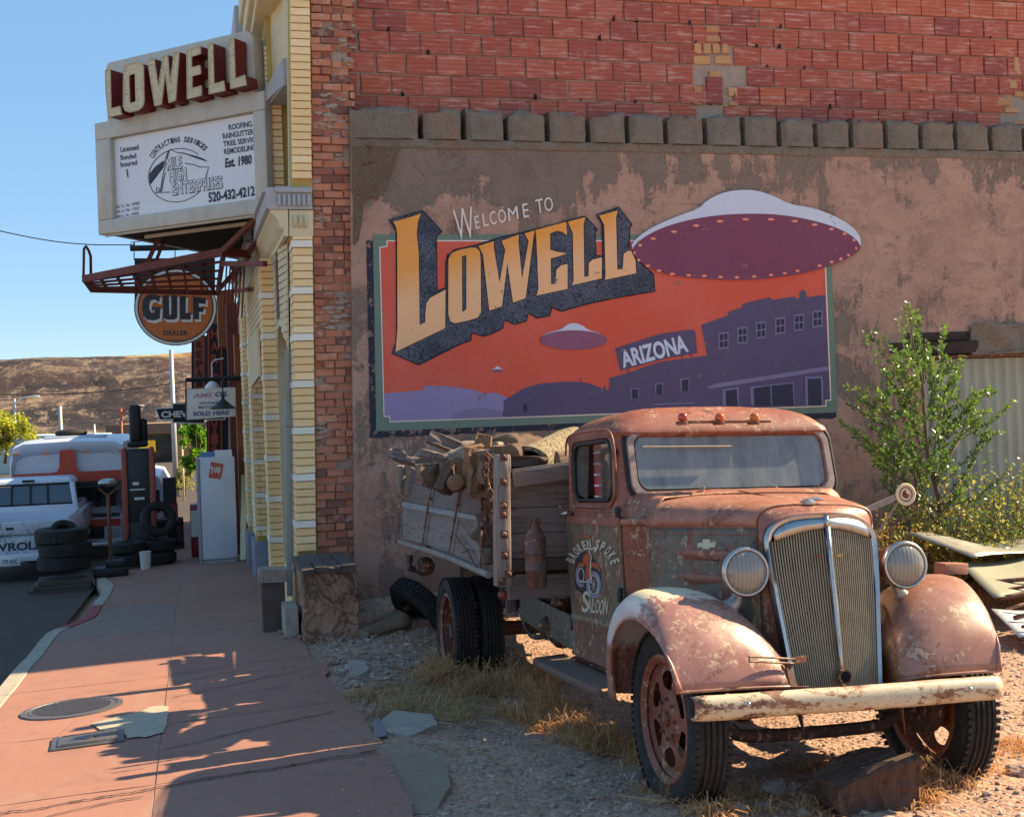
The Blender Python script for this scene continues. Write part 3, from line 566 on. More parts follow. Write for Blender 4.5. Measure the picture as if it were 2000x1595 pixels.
# pale cement patch poured round the covers
pp = [on(*q, 2, .075) for q in [(178, 1405), (225, 1392), (262, 1385), (300, 1370), (330, 1372), (327, 1400), (320, 1432), (290, 1440), (250, 1441), (238, 1425), (196, 1420)]]
m = MB(); q = []
for i, p in enumerate(pp):
    r = pp[(i+1) % len(pp)]
    for k in range(5): s = p.lerp(r, k/5); q.append((s.x+.012*fbm(s.x*30, s.y*30), s.y+.02*fbm(s.x*25, s.y*25, 4), 0))
m.poly([(a, b_, walk_z(a, b_)+.009) for a, b_, _ in q]); pvobj(m, 'cement_patch', M['patch'])
# round manhole cover
mh = empty('manhole_cover', (-.87, 8.95, walk_z(-.87, 8.95)+.006)); tag(mh, 'round ribbed cast iron manhole cover set in the red pavement', 'manhole cover')
mh.rotation_euler = (math.atan(-.037), -math.atan(.03), 0)
m = MB(); m.lathe([(.335, -.02), (.335, .004), (.30, .006), (.298, .002), (.290, .002), (.288, -.01)], 48); m.build('ring', M['castiron'], mh, smooth=True, angle=40)
m = MB(); m.lathe([(.285, -.01), (.285, .003), (.27, .005), (0, .005)], 48)
for i in range(-12, 13):
    w = math.sqrt(max(0, .255**2-(i*.021)**2)); 
    if w > .03: m.box((0, i*.021, .007), (2*w, .009, .006))
m.build('lid', M['castiron'], mh)
# square meter box cover
p = on(172, 1441, 2, .075); sq = empty('meter_box_cover', (p.x, p.y, walk_z(p.x, p.y)+.006), .10); sq.rotation_euler = (math.atan(-.037), -math.atan(.03), .06)
tag(sq, 'small rectangular steel meter box cover beside the pale cement patch', 'meter cover')
m = MB(); m.box((0, 0, 0), (.42, .34, .012)); m.build('rim', M['castiron'], sq, bevel=.004)
m = MB(); m.box((0, 0, .009), (.34, .27, .010)); m.box((0, .12, .016), (.30, .012, .006)); m.box((0, -.12, .016), (.30, .012, .006)); m.lathe([(.045, .014), (.045, .02), (.035, .021), (0, .02)], 20); m.build('lid', M['castiron'], sq, bevel=.002)
# thin cracks across the slabs
cr = MB()
for (x0, y0, x1, y1) in [(-1.3, 6.05, -.3, 6.32), (-.22, 7.3, .8, 7.75), (-.2, 8.9, .85, 9.45), (-.2, 9.9, .7, 10.05), (-.9, 7.9, -.8, 8.5)]:
    pts = []
    for k in range(26):
        u = k/25; x = x0+(x1-x0)*u; y = y0+(y1-y0)*u+.05*fbm(x*3, y0)+.02*fbm(x*14, y0, 3); pts.append((x, y, walk_z(x, y)+.0075))
    for a, b in zip(pts, pts[1:]):
        w = .004+.004*abs(fbm(a[0]*9, a[1])); cr.add([(a[0], a[1]-w, a[2]), (b[0], b[1]-w, b[2]), (b[0], b[1]+w, b[2]), (a[0], a[1]+w, a[2])], [(0, 1, 2, 3)])
for L_, wd in (([(0, 1592), (60, 1587), (140, 1574), (250, 1558), (330, 1546), (430, 1530), (520, 1520), (620, 1503), (735, 1486)], .009), ([(230, 1330), (330, 1314), (430, 1296), (560, 1290)], .004), ([(352, 1356), (430, 1350), (560, 1330)], .003), ([(350, 1404), (480, 1385), (690, 1360)], .003), ([(347, 1110), (352, 1085), (345, 1200), (340, 1250)][:0], .0)):
    for (ax, ay), (bx_, by_) in zip(L_, L_[1:]):
        A_ = on(ax, ay, 2, .1); B_ = on(bx_, by_, 2, .1)
        for k in range(14):
            u0, u1 = k/14, (k+1)/14; p = A_.lerp(B_, u0); q = A_.lerp(B_, u1)
            f_ = lambda v: Vector((v.x, v.y+.03*fbm(v.x*7, 2)+.012*fbm(v.x*30, 7), 0)); p, q = f_(p), f_(q); w0, w1 = wd*(.5+abs(fbm(p.x*21, 5))*1.5), wd*(.5+abs(fbm(q.x*21, 5))*1.5)
            cr.add([(p.x, p.y-w0, walk_z(p.x, p.y)+.0085), (q.x, q.y-w1, walk_z(q.x, q.y)+.0085), (q.x, q.y+w1, walk_z(q.x, q.y)+.0085), (p.x, p.y+w0, walk_z(p.x, p.y)+.0085)], [(0, 1, 2, 3)])
pvobj(cr, 'crack', M['darkgap'])
# ---------------------------------------------------------------- brick and tile end wall of the corner building
def rough_brick(w, d, h, seed, n=1, ch=.006):
    """unit brick with worn arrises: front face proud and uneven (faces -Y)"""
    r = random.Random(seed); m = MB(); x, z = w/2, h/2; f = []
    pts = [(-x, -z), (0, -z), (x, -z), (x, 0), (x, z), (0, z), (-x, z), (-x, 0)]
    outer = [(p[0]*(1-.02*r.random()), 0, p[1]*(1-.06*r.random())) for p in pts]
    j = lambda a: r.uniform(-a, a)
    inner = [(p[0]*(1-ch/w*3)+j(ch), -d*.5+j(ch*.6), p[1]*(1-ch/h*2.2)+j(ch*.5)) for p in pts]
    mid = [(a[0], -d*.5+ch*1.2, a[2]) for a in outer]
    back = [(a[0], d*.5, a[2]) for a in outer]
    m.loft([back+[back[0]], mid+[mid[0]], inner+[inner[0]]]); c = (j(ch), -d*.5+j(ch*.5), 0)
    b = len(m.v); m.v += inner+[c]; m.f += [(b+i, b+(i+1) % 8, b+8) for i in range(8)]; m.fm += [0]*8
    return m
def place(name, me, mat, parent, loc, sc=(1, 1, 1), ry=0., rz=0.):
    o = bpy.data.objects.new(name, me); link(o, parent); o.location = loc; o.scale = sc; o.rotation_euler = (0, ry, rz); return o
WY = 12.0; TY = 12.40          # face of the lower concrete wall and of the tile wall above it
bld = empty('corner_building', (0, 0, 0)); tag(bld, 'two storey building with yellow brick front and bare red brick and clay tile end wall', 'building')
PZ = 10.4  # unseen wall top, raised to set where its shadow falls
m = MB(); m.b2((1.16, 12.095, -.5), (1.62, 12.6, PZ)); m.build('mortar_core', M['mortar'], bld)
m = MB(); m.b2((1.50, TY+.012, 4.2), (15.0, 12.75, PZ)); m.build('tile_mortar', M['mortar'], bld)
tiles = [rough_brick(1, .10, 1, 100+i, ch=.014).mesh('tile', M['tile'], True, 35) for i in range(6)]
def tilept(px, py): return on(px, py, 1, TY)
z0 = tilept(668, 16).z; course = .2175; TW = .316; cnt = 0
stuffT = MB()
def sx_(px): return tilept(px, 120).x
SKIP = [(sx_(1378), sx_(1410), (1, 4, 5)), (sx_(1345), sx_(1436), (2,)), (sx_(1376), sx_(1412), (3,)), (sx_(1350), sx_(1440), (5,)), (sx_(1968), 99, (3, 4)), (sx_(1945), 99, (5,))]
for r_ in range(-21, 7):
    zt = z0-course*r_; zc = zt-course/2
    if zt > PZ+.05 or zt < 4.75: continue
    x = 1.60+(TW/2 if r_ % 2 else 0)*1.0; rr = random.Random(r_+50)
    if r_ < -1:      # unseen rows carried up for the wall's shadow: one joined part
        while x < 14.5:
            stuffT.box((x+TW/2, TY+.04, zc), (TW-.012, .10, course-.014)); x += TW
        continue
    if r_ % 2: # half pieces at the ragged left end
        place('tile', tiles[1], None, bld, (1.60+TW*.22, TY+.04, zc), (TW*.44-.012, 1, course-.014))
    while x < 11.8:
        w = TW*rr.uniform(.97, 1.03)
        skip = False
        for (a, b_, rows_) in SKIP:
            if r_ in rows_ and a < x+w/2 < b_: skip = True
        if not skip:
            chip = rr.random()
            s = (w-.010-(.012 if chip < .1 else 0), 1, course-.012-(.01 if chip < .12 else 0))
            if cnt < 290: place('tile', tiles[rr.randrange(6)], None, bld, (x+w/2, TY+.04+rr.uniform(-.006, .006), zc), s, rr.uniform(-.006, .006))
            cnt += 1
        x += w
hg = MB()
for i in range(34):
    rr = random.Random(i*7+1); x = rr.uniform(1.8, 10.8); k = rr.randrange(0, 6); z = z0-course*k; s = rr.uniform(.015, .045)
    hg.poly([(x-s*rr.uniform(.2, .7), TY-.017, z-s*.2), (x+s*rr.uniform(.1, .5), TY-.017, z-s*rr.uniform(0, .4)), (x+s*.4, TY-.017, z+s*rr.uniform(.6, 1.8)), (x-s*.3, TY-.017, z+s*rr.uniform(.5, 1.2))], d=(0, -1, 0))
o = hg.build('dark_hole_patch', M['blackmatte'], bld); o['kind'] = 'stuff'  # flat black patches paint the dark inside chipped tile corners
o = stuffT.build('tile_rows', M['tile'], bld); o['kind'] = 'stuff'
# small brick patches let into the tiles
sb = [rough_brick(1, .10, 1, 300+i, ch=.02).mesh('brick', M['tanbrick'], True, 35) for i in range(3)]
for (px, py, w, h) in [(1392, 58, .19, .075), (1392, 76, .19, .08), (1362, 96, .1, .12), (1380, 96, .1, .12), (1398, 96, .1, .12), (1416, 96, .1, .12), (1369, 118, .21, .1), (1411, 118, .21, .1), (1396, 146, .16, .08), (1362, 176, .1, .09), (1363, 200, .1, .07), (1430, 180, .12, .11), (1432, 203, .12, .06), (1985, 130, .09, .22), (1978, 166, .12, .1), (1993, 185, .2, .07), (1960, 200, .2, .09), (1975, 216, .2, .07), (1990, 240, .16, .05), (2012, 150, .2, .1), (2014, 175, .2, .1), (2016, 200, .2, .1)]:
    p = tilept(px, py); place('brick', sb[rnd.randrange(3)], None, bld, (p.x, TY+.035, p.z), (w-.015, 1, h-.012))
p = tilept(1395, 178); place('tile', tiles[2], None, bld, (p.x, TY+.03, p.z), (.19, 1, .30))
# corner column of common red brick, broken back where the front has cracked away
rb = [rough_brick(1, .10, 1, 200+i, ch=.012).mesh('brick', M['red'], True, 30) for i in range(8)]
RC = .0755; rows_n = int((6.6-.58)/RC); nb = 0
for r_ in range(rows_n):
    z = .60+RC*(r_+.5); rr = random.Random(900+r_); x = 1.135+rr.uniform(0, .012)
    right = 1.53+.05*fbm(z*1.7, 3)+(.03 if z > 5 else 0); lead = rr.random()
    w = .20 if r_ % 2 else .10
    while x < right-.05:
        w = min(w*rr.uniform(.9, 1.08), right-x)
        if w < .035: break
        if not (rr.random() < .09 and x > 1.25):
            place('brick', rb[rr.randrange(8)], None, bld, (x+w/2, 12.115+rr.uniform(-.022, .022)+.03*fbm(x*3, z*1.5), z+rr.uniform(-.003, .003)), (w-.009, 1, RC-.012), rr.uniform(-.022, .022)); nb += 1
        x += w; w = .20 if rr.random() < .66 else .10
m = MB()
for k in range(int((PZ-6.61)/RC)):
    for j in range(2): m.box((1.24+.2*j, 12.115, 6.62+RC*(k+.5)), (.19, .1, RC-.012))
o = m.build('brick_courses', M['red'], bld); o['kind'] = 'stuff'
# daubs of old mortar smeared over the bricks
m = MB()
for i in range(420):
    z = rnd.uniform(.7, 6.5); x = rnd.uniform(1.17, 1.56); s = rnd.uniform(.012, .045)
    if fbm(x*3+7, z*1.3) < .02: continue
    m.sphere((x, 12.078, z), s, 8, 6, (1.5, .25, .45))
o = m.build('mortar_daub', M['mortar'], bld, smooth=True); o['kind'] = 'stuff'
for v in o.data.vertices: v.co += Vector((fbm(v.co.x*40, v.co.z*40)*.015, 0, fbm(v.co.x*40, v.co.z*40, 5)*.015))
# ---- lower concrete wall with the mural
cw = empty('concrete_wall', (1.5, WY, 0)); tag(cw, 'weathered pink rendered concrete wall with a painted town mural and broken block coping', 'wall')
CWI = Matrix.Translation((-1.5, -WY, 0))
def cwb(m, name, mat, **k):
    o = m.build(name, mat, cw, **k); o.matrix_parent_inverse = CWI; return o
# outline of the wall face with the opening at the right; subdivided and slightly uneven
XR, ZD = 7.12, 2.27; X1 = 14.5
def wmask(x, z): return .06 if (1.55 < x < 6.95 and 1.55 < z < 4.42) else 1.0
def wallgrid(x0, x1, z0, z1, nx, nz):
    m = MB(); rows = []
    for j in range(nz+1):
        z = z0+(z1-z0)*j/nz
        rows.append([(x0+(x1-x0)*i/nx-(.0), WY+wmask(x0+(x1-x0)*i/nx, z)*(.010*fbm((x0+(x1-x0)*i/nx)*.8, z*.8, 2)+.004*fbm((x0+(x1-x0)*i/nx)*5, z*5, 4)), z) for i in range(nx+1)])
    return m.loft(rows)
lx = on(687, 700, 1, WY).x
m = wallgrid(lx, 7.86, -.6, 4.62, 130, 100); cwb(m, 'wall_face', M['conc'], smooth=True)
m = wallgrid(7.86, X1, ZD+.30, 4.62, 60, 24); m.b2((lx, WY+.012, -.6), (lx+.004, 12.4, 4.63)); cwb(m, 'wall_face', M['conc'], smooth=True, angle=40)
m = MB(); m.b2((lx+.006, WY+.02, -.6), (7.858, 12.5, 4.63)); m.b2((7.859, WY+.02, ZD+.31), (X1, 12.5, 4.63)); cwb(m, 'wall_core', M['coping'])
# coping: row of square blocks with slots between, chipped tops
def copblock(x0, x1, z0, z1, seed, slope=0):
    r = random.Random(seed); nx, nz, ny = 12, 8, 5; m = MB(); rows = []
    def P(u, v, face):
        x = x0+(x1-x0)*u; z = z0+(z1-z0)*v
        cr = min(u, 1-u, v*2+.3, (1-v)); k = smooth01(cr*7)
        y = WY-.035+(1-k)*.04+.012*fbm(x*9, z*9, seed)+.01*fbm(x*25, z*25, seed)
        zz = z
        if v > .8: zz = z-(v-.8)*.10*(1+1.6*fbm(x*7, seed*1.3))-(.05*(v-.8)/.2 if r_chip(x) else 0)
        return (x+.006*fbm(z*14, seed), y, zz)
    def r_chip(x): return fbm(x*4.1, seed*3.7) > .12
    for j in range(nz+1): rows.append([P(i/nx, j/nz, 0) for i in range(nx+1)])
    top = rows[-1]; rows.append([(p[0], WY+.13, p[2]+.015+.012*fbm(p[0]*12, 5)) for p in top]); rows.append([(p[0], WY+.335, p[2]+.012+.01*fbm(p[0]*12, 9)) for p in top])
    m.loft(rows)
    for s, fl in ((0, True), (-1, False)):
        q = [r0[s] for r0 in rows[:nz+1]]; m.loft([q, [(p[0], WY+.33, p[2]) for p in q]], flip=not fl)
    return m
cz = on(1400, 222, 1, WY-.03).z; cb = on(1400, 283, 1, WY-.03).z
jx = [823, 907, 989.5, 1070.5, 1150, 1227, 1302, 1379, 1453, 1524, 1595, 1664.5, 1732, 1801, 1869, 1937, 2003, 2068, 2132, 2195, 2257]
xx = [on(p, 250, 1, WY-.03).x for p in jx]; xl = [lx]+xx
for i in range(len(xl)-1):
    a, b = xl[i]+(.028 if i else 0), xl[i+1]-.028
    o = cwb(copblock(a, b, cb-.0, cz, 10+i), 'coping_block', M['coping'], smooth=True, angle=50)
m = MB(); m.b2((lx, WY-.012, cb-.09), (X1, WY+.3, cb+.004)); cwb(m, 'coping_ledge', M['coping'], bevel=.012)
m = MB(); m.b2((lx+.05, WY+.20, cb+.006), (xl[-1], WY+.31, cz-.10)); cwb(m, 'slot_shade_backing', M['darkgap'])  # dark backing paints the deep shade seen through the slots
m = MB(); m.b2((xl[-1], WY, cb+.005), (X1, WY+.33, cz)); cwb(m, 'coping_end', M['coping'])
# bare concrete patch at the top left, where the render has fallen away
pts = [(690, 262), (775, 268), (790, 262), (788, 275), (775, 300), (768, 330), (760, 350), (752, 372), (735, 392), (722, 385), (712, 398), (705, 440), (700, 470), (690, 480)]
m = MB(); m.poly([on(px, py, 1, WY-.006) for px, py in pts], depth=.006, d=(0, -1, 0)); cwb(m, 'bare_patch', M['bare'])
for a, b in [((698, 236), (762, 272)), ((715, 285), (728, 292)), ((708, 322), (730, 318))]:
    m = MB(); A = on(*a, 1, WY-.012); B = on(*b, 1, WY-.012); m.tube([A, A.lerp(B, .5)+Vector((0, -.01, .006)), B], [.006, .012, .008], 6); cwb(m, 'rebar_stub', M['rust'], smooth=True)
# ---------------------------------------------------------------- mural: flat coats of paint on the wall, each a real sheet
def c3(x, y): return (690+x/3.125, 360+y/3.125)
def c4(x, y): return (1180+x/3.19, 340+y/3.19)
MY = [WY-.005]
def sheet(name, pts, mat, k, holes=None, label=None):
    y = WY-.005-.0022*k; m = MB()
    m.poly([on(a, b, 1, y) for a, b in pts], d=(0, -1, 0), holes=[[on(a, b, 1, y) for a, b in h] for h in holes] if holes else None)
    o = cwb(m, name, mat)
    if label: o['label'] = label
    return o
def ragged(pts, amp=1.2, step=7, seed=0):
    out = []
    for i, a in enumerate(pts):
        b = pts[(i+1) % len(pts)]; L = math.hypot(b[0]-a[0], b[1]-a[1]); n = max(1, int(L/step))
        for k in range(n):
            x = a[0]+(b[0]-a[0])*k/n; y = a[1]+(b[1]-a[1])*k/n; out.append((x+amp*fbm(x*.09, y*.09, seed), y+amp*fbm(x*.09, y*.09, seed+7)))
    return out
C3 = lambda L: [c3(*p) for p in L]
C4 = lambda L: [c4(*p) for p in L]
def smoothpoly(pts, it=1):
    for _ in range(it):
        q = []
        for i, a in enumerate(pts):
            b = pts[(i+1) % len(pts)]; q += [(a[0]*.75+b[0]*.25, a[1]*.75+b[1]*.25), (a[0]*.25+b[0]*.75, a[1]*.25+b[1]*.75)]
        pts = q
    return pts
def ell(cx_, cy_, rx, ry, n=40, rot=0):
    return [(cx_+rx*math.cos(t)*math.cos(rot)-ry*math.sin(t)*math.sin(rot), cy_+rx*math.cos(t)*math.sin(rot)+ry*math.sin(t)*math.cos(rot)) for t in [2*math.pi*i/n for i in range(n)]]
def text_fn(name, txt, fn, x, y, w, h, mat, parent=None, ang=0., shear=0., bold=0., spacing=1., inv=None, res=3, depth=0.0, keep=False):
    """fit a word into a box w x h (photo units) standing on baseline point (x, y), mapped to 3D by fn"""
    me = text_mesh(txt, 1.0, bold, shear, 0, 'LEFT', spacing, 1.0, res)
    xs = [v.co.x for v in me.vertices]; ys = [v.co.y for v in me.vertices]; x0, x1 = min(xs), max(xs); y1 = max(ys); y0 = min(ys) if keep else 0
    ca, sa = math.cos(ang), math.sin(ang)
    for v in me.vertices:
        u = (v.co.x-x0)/(x1-x0)*w; q = (v.co.y-y0)/(y1-y0)*h; v.co = fn(x+u*ca-q*sa, y-u*sa-q*ca)
    me.materials.clear(); me.materials.append(mat); me.update(); o = bpy.data.objects.new(name, me); link(o, parent)
    if inv is not None: o.matrix_parent_inverse = inv
    return o
wf = lambda k: (lambda px, py: on(px, py, 1, WY-.005-.0022*k))
TLg, BLg, BRg, TRg = (728.5, 458), (735, 842), (1636, 805), (1622, 459)
sheet('mural_border_shadow', ragged([(715.5, 470), (728.5, 470), (734, 838), (800, 836), (1633, 802), (1634, 814), (1625, 817), (1100, 839), (723, 855)], 1.3, 6), M['p_shadow'], 0)
sheet('mural_border', [TLg, BLg, BRg, TRg], M['p_border'], 1)
ln = C3([(158, 382), (203, 376), (203, 341)])+[(1610, 469)]+C4([(1383, 590), (1416, 1410), (1384, 1412), (1386, 1448)])+C3([(1350, 1413), (221, 1452), (218, 1419), (185, 1419)])
sheet('mural_line', ln, M['p_line'], 2)
cxm, cym = 1180, 640
inn = C3([(166, 388), (210, 382), (210, 348)])+[(1607, 471.5)]+C4([(1376, 590), (1408, 1403), (1376, 1406), (1378, 1440)])+C3([(1350, 1405), (228, 1444), (225, 1412), (191, 1412)])
sheet('mural_sky', inn, M['p_sky'], 3)
sheet('painted_mountains', ragged(C3([(188, 1275), (300, 1268), (420, 1255), (440, 1228), (560, 1230), (720, 1250), (800, 1275), (870, 1270), (945, 1303), (960, 1420), (228, 1444), (225, 1412), (191, 1412)]), .5, 9), M['p_lav'], 4)
town = C3([(600, 1431), (608, 1408), (690, 1375), (800, 1365), (918, 1385), (918, 1320), (950, 1300), (1040, 1245), (1095, 1228), (1150, 1215), (1300, 1203), (1385, 1206), (1385, 1180), (1391, 1180), (1391, 1207), (1430, 1212), (1530, 1248), (1530, 1225), (1538, 1225), (1540, 1250), (1562, 1256), (1562, 1182)])+C4([(150, 1238), (280, 1192), (360, 1168), (480, 1152), (640, 1130), (605, 940), (770, 882), (776, 858), (858, 832), (862, 808), (1035, 767), (1045, 785), (1188, 762), (1195, 775), (1215, 775), (1217, 738), (1238, 716), (1258, 736), (1262, 768), (1377, 752), (1408, 1403), (1376, 1406), (1378, 1440)])+C3([(1350, 1405)])
sheet('painted_town', town, M['p_purp'], 5)
sheet('painted_ridge', C3([(600, 1431), (608, 1408), (690, 1375), (800, 1365), (912, 1384), (912, 1421)]), M['p_lilac'], 6)
def win(x, y, w, h, sl=-.12):
    q = lambda a, b: (x+a*w, y+b*h+a*w*sl)
    sheet('painted_window', C4([q(-.68, -.62), q(.62, -.62), q(.62, .6), q(-.68, .6)]), M['p_lilac'], 7)
    for (a, b) in ((-.5, -.5), (.06, -.5), (-.5, .04), (.06, .04)):
        sheet('painted_pane', C4([q(a, b), q(a+.44, b), q(a+.44, b+.44), q(a, b+.44)]), M['p_win'], 8)
for x, y in [(745, 1038), (862, 1005), (978, 972), (1098, 945), (1215, 925), (1330, 902)]: win(x, y, 48, 84)
for x, y, w, h in [(190, 1368, 44, 56), (342, 1340, 40, 62), (503, 1315, 44, 70)]:
    sheet('painted_window', C4([(x-w*.66, y-h*.6), (x+w*.6, y-h*.66), (x+w*.6, y+h*.5), (x-w*.6, y+h*.56)]), M['p_lilac'], 7)
    sheet('painted_pane', C4([(x-w*.42, y-h*.48), (x+w*.5, y-h*.54), (x+w*.5, y+h*.5), (x-w*.42, y+h*.52)]), M['p_win'], 8)
for x, y in [(1050, 1363)]: sheet('painted_pane', C3([(x-10, y-22), (x+11, y-24), (x+11, y+24), (x-10, y+25)]), M['p_win'], 8)
sheet('painted_canopy', C4([(640, 1330), (690, 1305), (1395, 1196), (1398, 1222), (720, 1328), (650, 1336)]), M['p_lilac'], 7)
sheet('painted_canopy', C4([(300, 1438), (330, 1430), (565, 1420), (565, 1427), (330, 1438)]), M['p_lilac'], 7)
sheet('painted_shopfront', C4([(738, 1340), (838, 1325), (838, 1440), (738, 1440)]), M['p_lilac'], 7); sheet('painted_pane', C4([(756, 1350), (826, 1338), (832, 1440), (760, 1440)]), M['p_win'], 8)
sheet('painted_shopfront', C4([(908, 1325), (1180, 1295), (1186, 1440), (918, 1440)]), M['p_lilac'], 7)
sheet('painted_pane', C4([(930, 1334), (1034, 1318), (1040, 1440), (936, 1440)]), M['p_win'], 8); sheet('painted_pane', C4([(1042, 1317), (1174, 1304), (1182, 1440), (1048, 1440)]), M['p_win'], 8)
sheet('painted_shopfront', C4([(1250, 1262), (1362, 1258), (1366, 1438), (1256, 1440)]), M['p_lilac'], 7); sheet('painted_pane', C4([(1268, 1275), (1350, 1272), (1356, 1440), (1272, 1440)]), M['p_win'], 8)
sheet('painted_billboard', C4([(70, 1085), (350, 995), (545, 968), (568, 980), (580, 1115), (400, 1145), (102, 1225)]), M['p_purp'], 6)
for a in ((150, 1212, 1240), (488, 1130, 1150), (545, 1120, 1140)): sheet('painted_post', C4([(a[0]-4, a[1]), (a[0]+4, a[1]), (a[0]+4, a[2]), (a[0]-4, a[2])]), M['p_purp'], 6)
x, y = c4(118, 1203); text_fn('mural_letters', 'ARIZONA', wf(8), x, y, 132, 33, M['p_white'], cw, math.radians(14.2), 0.0, .035, inv=CWI)['label'] = 'pale blue ARIZONA lettering on the painted billboard'
# lettering
nav = [(215, 215), (425, 158), (545, 285), (510, 320), (515, 645), (560, 630), (562, 480), (572, 430), (620, 395), (745, 370), (900, 320), (1050, 287), (1300, 222), (1415, 190), (1495, 275), (1478, 300), (1485, 432), (1520, 435), (1515, 240), (1480, 185), (1620, 136), (1705, 245), (1690, 270), (1690, 400), (1760, 480), (1835, 545), (1845, 655), (1640, 690), (1440, 730), (1270, 778), (1215, 755), (1200, 805), (1120, 820), (1070, 790), (1060, 835), (985, 858), (925, 830), (915, 880), (850, 915), (790, 930), (725, 910), (720, 955), (640, 985), (400, 1105), (232, 1032), (262, 960), (258, 280)]
sheet('mural_letter_outline', ragged(C3(nav), .5, 8), M['p_out'], 6)
nc = (960, 560)
def inset(L, d):
    out = []; n = len(L); A = sum(L[i][0]*L[(i+1) % n][1]-L[(i+1) % n][0]*L[i][1] for i in range(n)); s = 1 if A > 0 else -1
    for i in range(n):
        p, q, r = L[i-1], L[i], L[(i+1) % n]; a = (q[0]-p[0], q[1]-p[1]); b = (r[0]-q[0], r[1]-q[1]); la, lb = math.hypot(*a) or 1, math.hypot(*b) or 1
        nx_, ny_ = -(a[1]/la+b[1]/lb)*s, (a[0]/la+b[0]/lb)*s; l = math.hypot(nx_, ny_) or 1; out.append((q[0]+nx_/l*d, q[1]+ny_/l*d))
    return out
sheet('mural_letter_shade', ragged(C3(inset(nav, 9)), .6, 8, 3), M['p_navy'], 7)
LET = {
 'L': ([(243, 228), (300, 214), (360, 196), (415, 178), (396, 222), (388, 300), (400, 420), (405, 858), (438, 842), (440, 790), (446, 726), (470, 692), (545, 652), (563, 642), (561, 878), (258, 1022), (270, 880), (268, 300), (262, 262)], None),
 'O': ([(581, 455), (600, 420), (640, 402), (720, 385), (752, 388), (772, 410), (778, 460), (780, 780), (762, 812), (700, 832), (620, 848), (592, 836), (580, 790)], [[(663, 440), (690, 432), (690, 762), (665, 780)]]),
 'W': ([(765, 376), (858, 347), (858, 385), (893, 600), (928, 400), (905, 345), (1012, 306), (1008, 345), (1030, 580), (1070, 345), (1045, 300), (1108, 281), (1100, 322), (1052, 695), (975, 722), (940, 480), (908, 745), (830, 770), (792, 430)], None),
 'E': ([(1113, 279), (1300, 229), (1305, 312), (1275, 290), (1243, 284), (1202, 300), (1202, 398), (1235, 410), (1306, 421), (1240, 444), (1205, 452), (1208, 610), (1232, 606), (1240, 522), (1268, 494), (1308, 486), (1308, 638), (1118, 679), (1130, 640), (1118, 340)], None),
 'L.': ([(1310, 228), (1418, 200), (1406, 240), (1410, 566), (1436, 560), (1438, 480), (1460, 460), (1517, 445), (1516, 575), (1334, 616), (1345, 590), (1340, 300)], None),
 'L..': ([(1502, 191), (1615, 160), (1604, 205), (1612, 521), (1645, 516), (1650, 424), (1672, 408), (1695, 404), (1722, 462), (1727, 543), (1535, 583), (1540, 560), (1532, 250)], None)}
for k, (o_, h_) in LET.items():
    sheet('mural_letter', C3(inset(o_, -6)), M['p_out'], 8, [C3(inset(h, 5)) for h in h_] if h_ else None)
    sheet('mural_letter', C3(o_), M['p_let'], 9, [C3(h) for h in h_] if h_ else None)
# WELCOME TO
x, y = c3(650, 345); text_fn('mural_letters', 'W', wf(10), *c3(640, 345), 38, 61, M['p_text'], cw, math.radians(10), .12, -.005, inv=CWI)
for ch, x, y, w, h in [('E', 748, 273, 34, 78), ('L', 796, 258, 34, 78), ('C', 842, 248, 42, 80), ('O', 893, 238, 48, 80), ('M', 950, 226, 70, 80), ('E', 1040, 205, 42, 84), ('T', 1128, 178, 46, 84), ('O', 1176, 168, 52, 84)]:
    text_fn('mural_letters', ch, wf(10), *c3(x, y), w/3.125, h/3.125, M['p_text'], cw, math.radians(13), .15, .0, inv=CWI)
# flying saucers
sheet('painted_saucer_rim', smoothpoly(C4([(163, 455), (200, 398), (300, 330), (440, 268), (588, 216), (640, 165), (720, 122), (800, 103), (880, 98), (960, 104), (1060, 138), (1155, 188), (1300, 210), (1430, 258), (1530, 315), (1592, 378), (1605, 445), (1560, 480), (900, 500), (220, 500)]), 1), M['p_white'], 10)
sheet('painted_saucer_underside', smoothpoly(C4([(168, 480), (205, 422), (320, 350), (480, 295), (680, 258), (880, 245), (1080, 250), (1270, 280), (1430, 325), (1540, 378), (1601, 440), (1585, 487), (1480, 547), (1300, 607), (1100, 644), (880, 662), (650, 655), (450, 637), (320, 602), (215, 545)]), 2), M['p_mar'], 11)
for x, y, w in [(573, 321, 20), (435, 359, 20), (306, 402, 18), (224, 443, 12), (190, 490, 7), (216, 536, 10), (273, 571, 16), (342, 602, 16), (425, 622, 18), (527, 630, 16), (624, 634, 16), (725, 641, 15), (828, 643, 15), (935, 638, 15), (1040, 628, 14), (1126, 617, 14), (1205, 603, 13), (1342, 570, 14), (1418, 548, 13), (1475, 529, 11), (1523, 506, 10), (1570, 462, 7), (1557, 411, 9), (1498, 372, 13), (1416, 343, 15), (1312, 315, 19), (1187, 293, 21), (1040, 282, 22), (882, 282, 22), (722, 294, 23)]:
    sheet('painted_lamp', C4(ell(x, y, w, 8 if w > 12 else 10, 10)), M['p_lamp'], 12)
sheet('painted_saucer_rim', smoothpoly(C3([(1138, 950), (1175, 908), (1270, 886), (1300, 858), (1345, 844), (1400, 860), (1428, 886), (1515, 912), (1554, 952), (1350, 970)]), 1), M['p_white'], 7)
sheet('painted_saucer_underside', C3([(1345+205*math.cos(t), 950+(60*math.sin(t))) for t in [2*math.pi*i/32 for i in range(32)]]), M['p_mar'], 8)
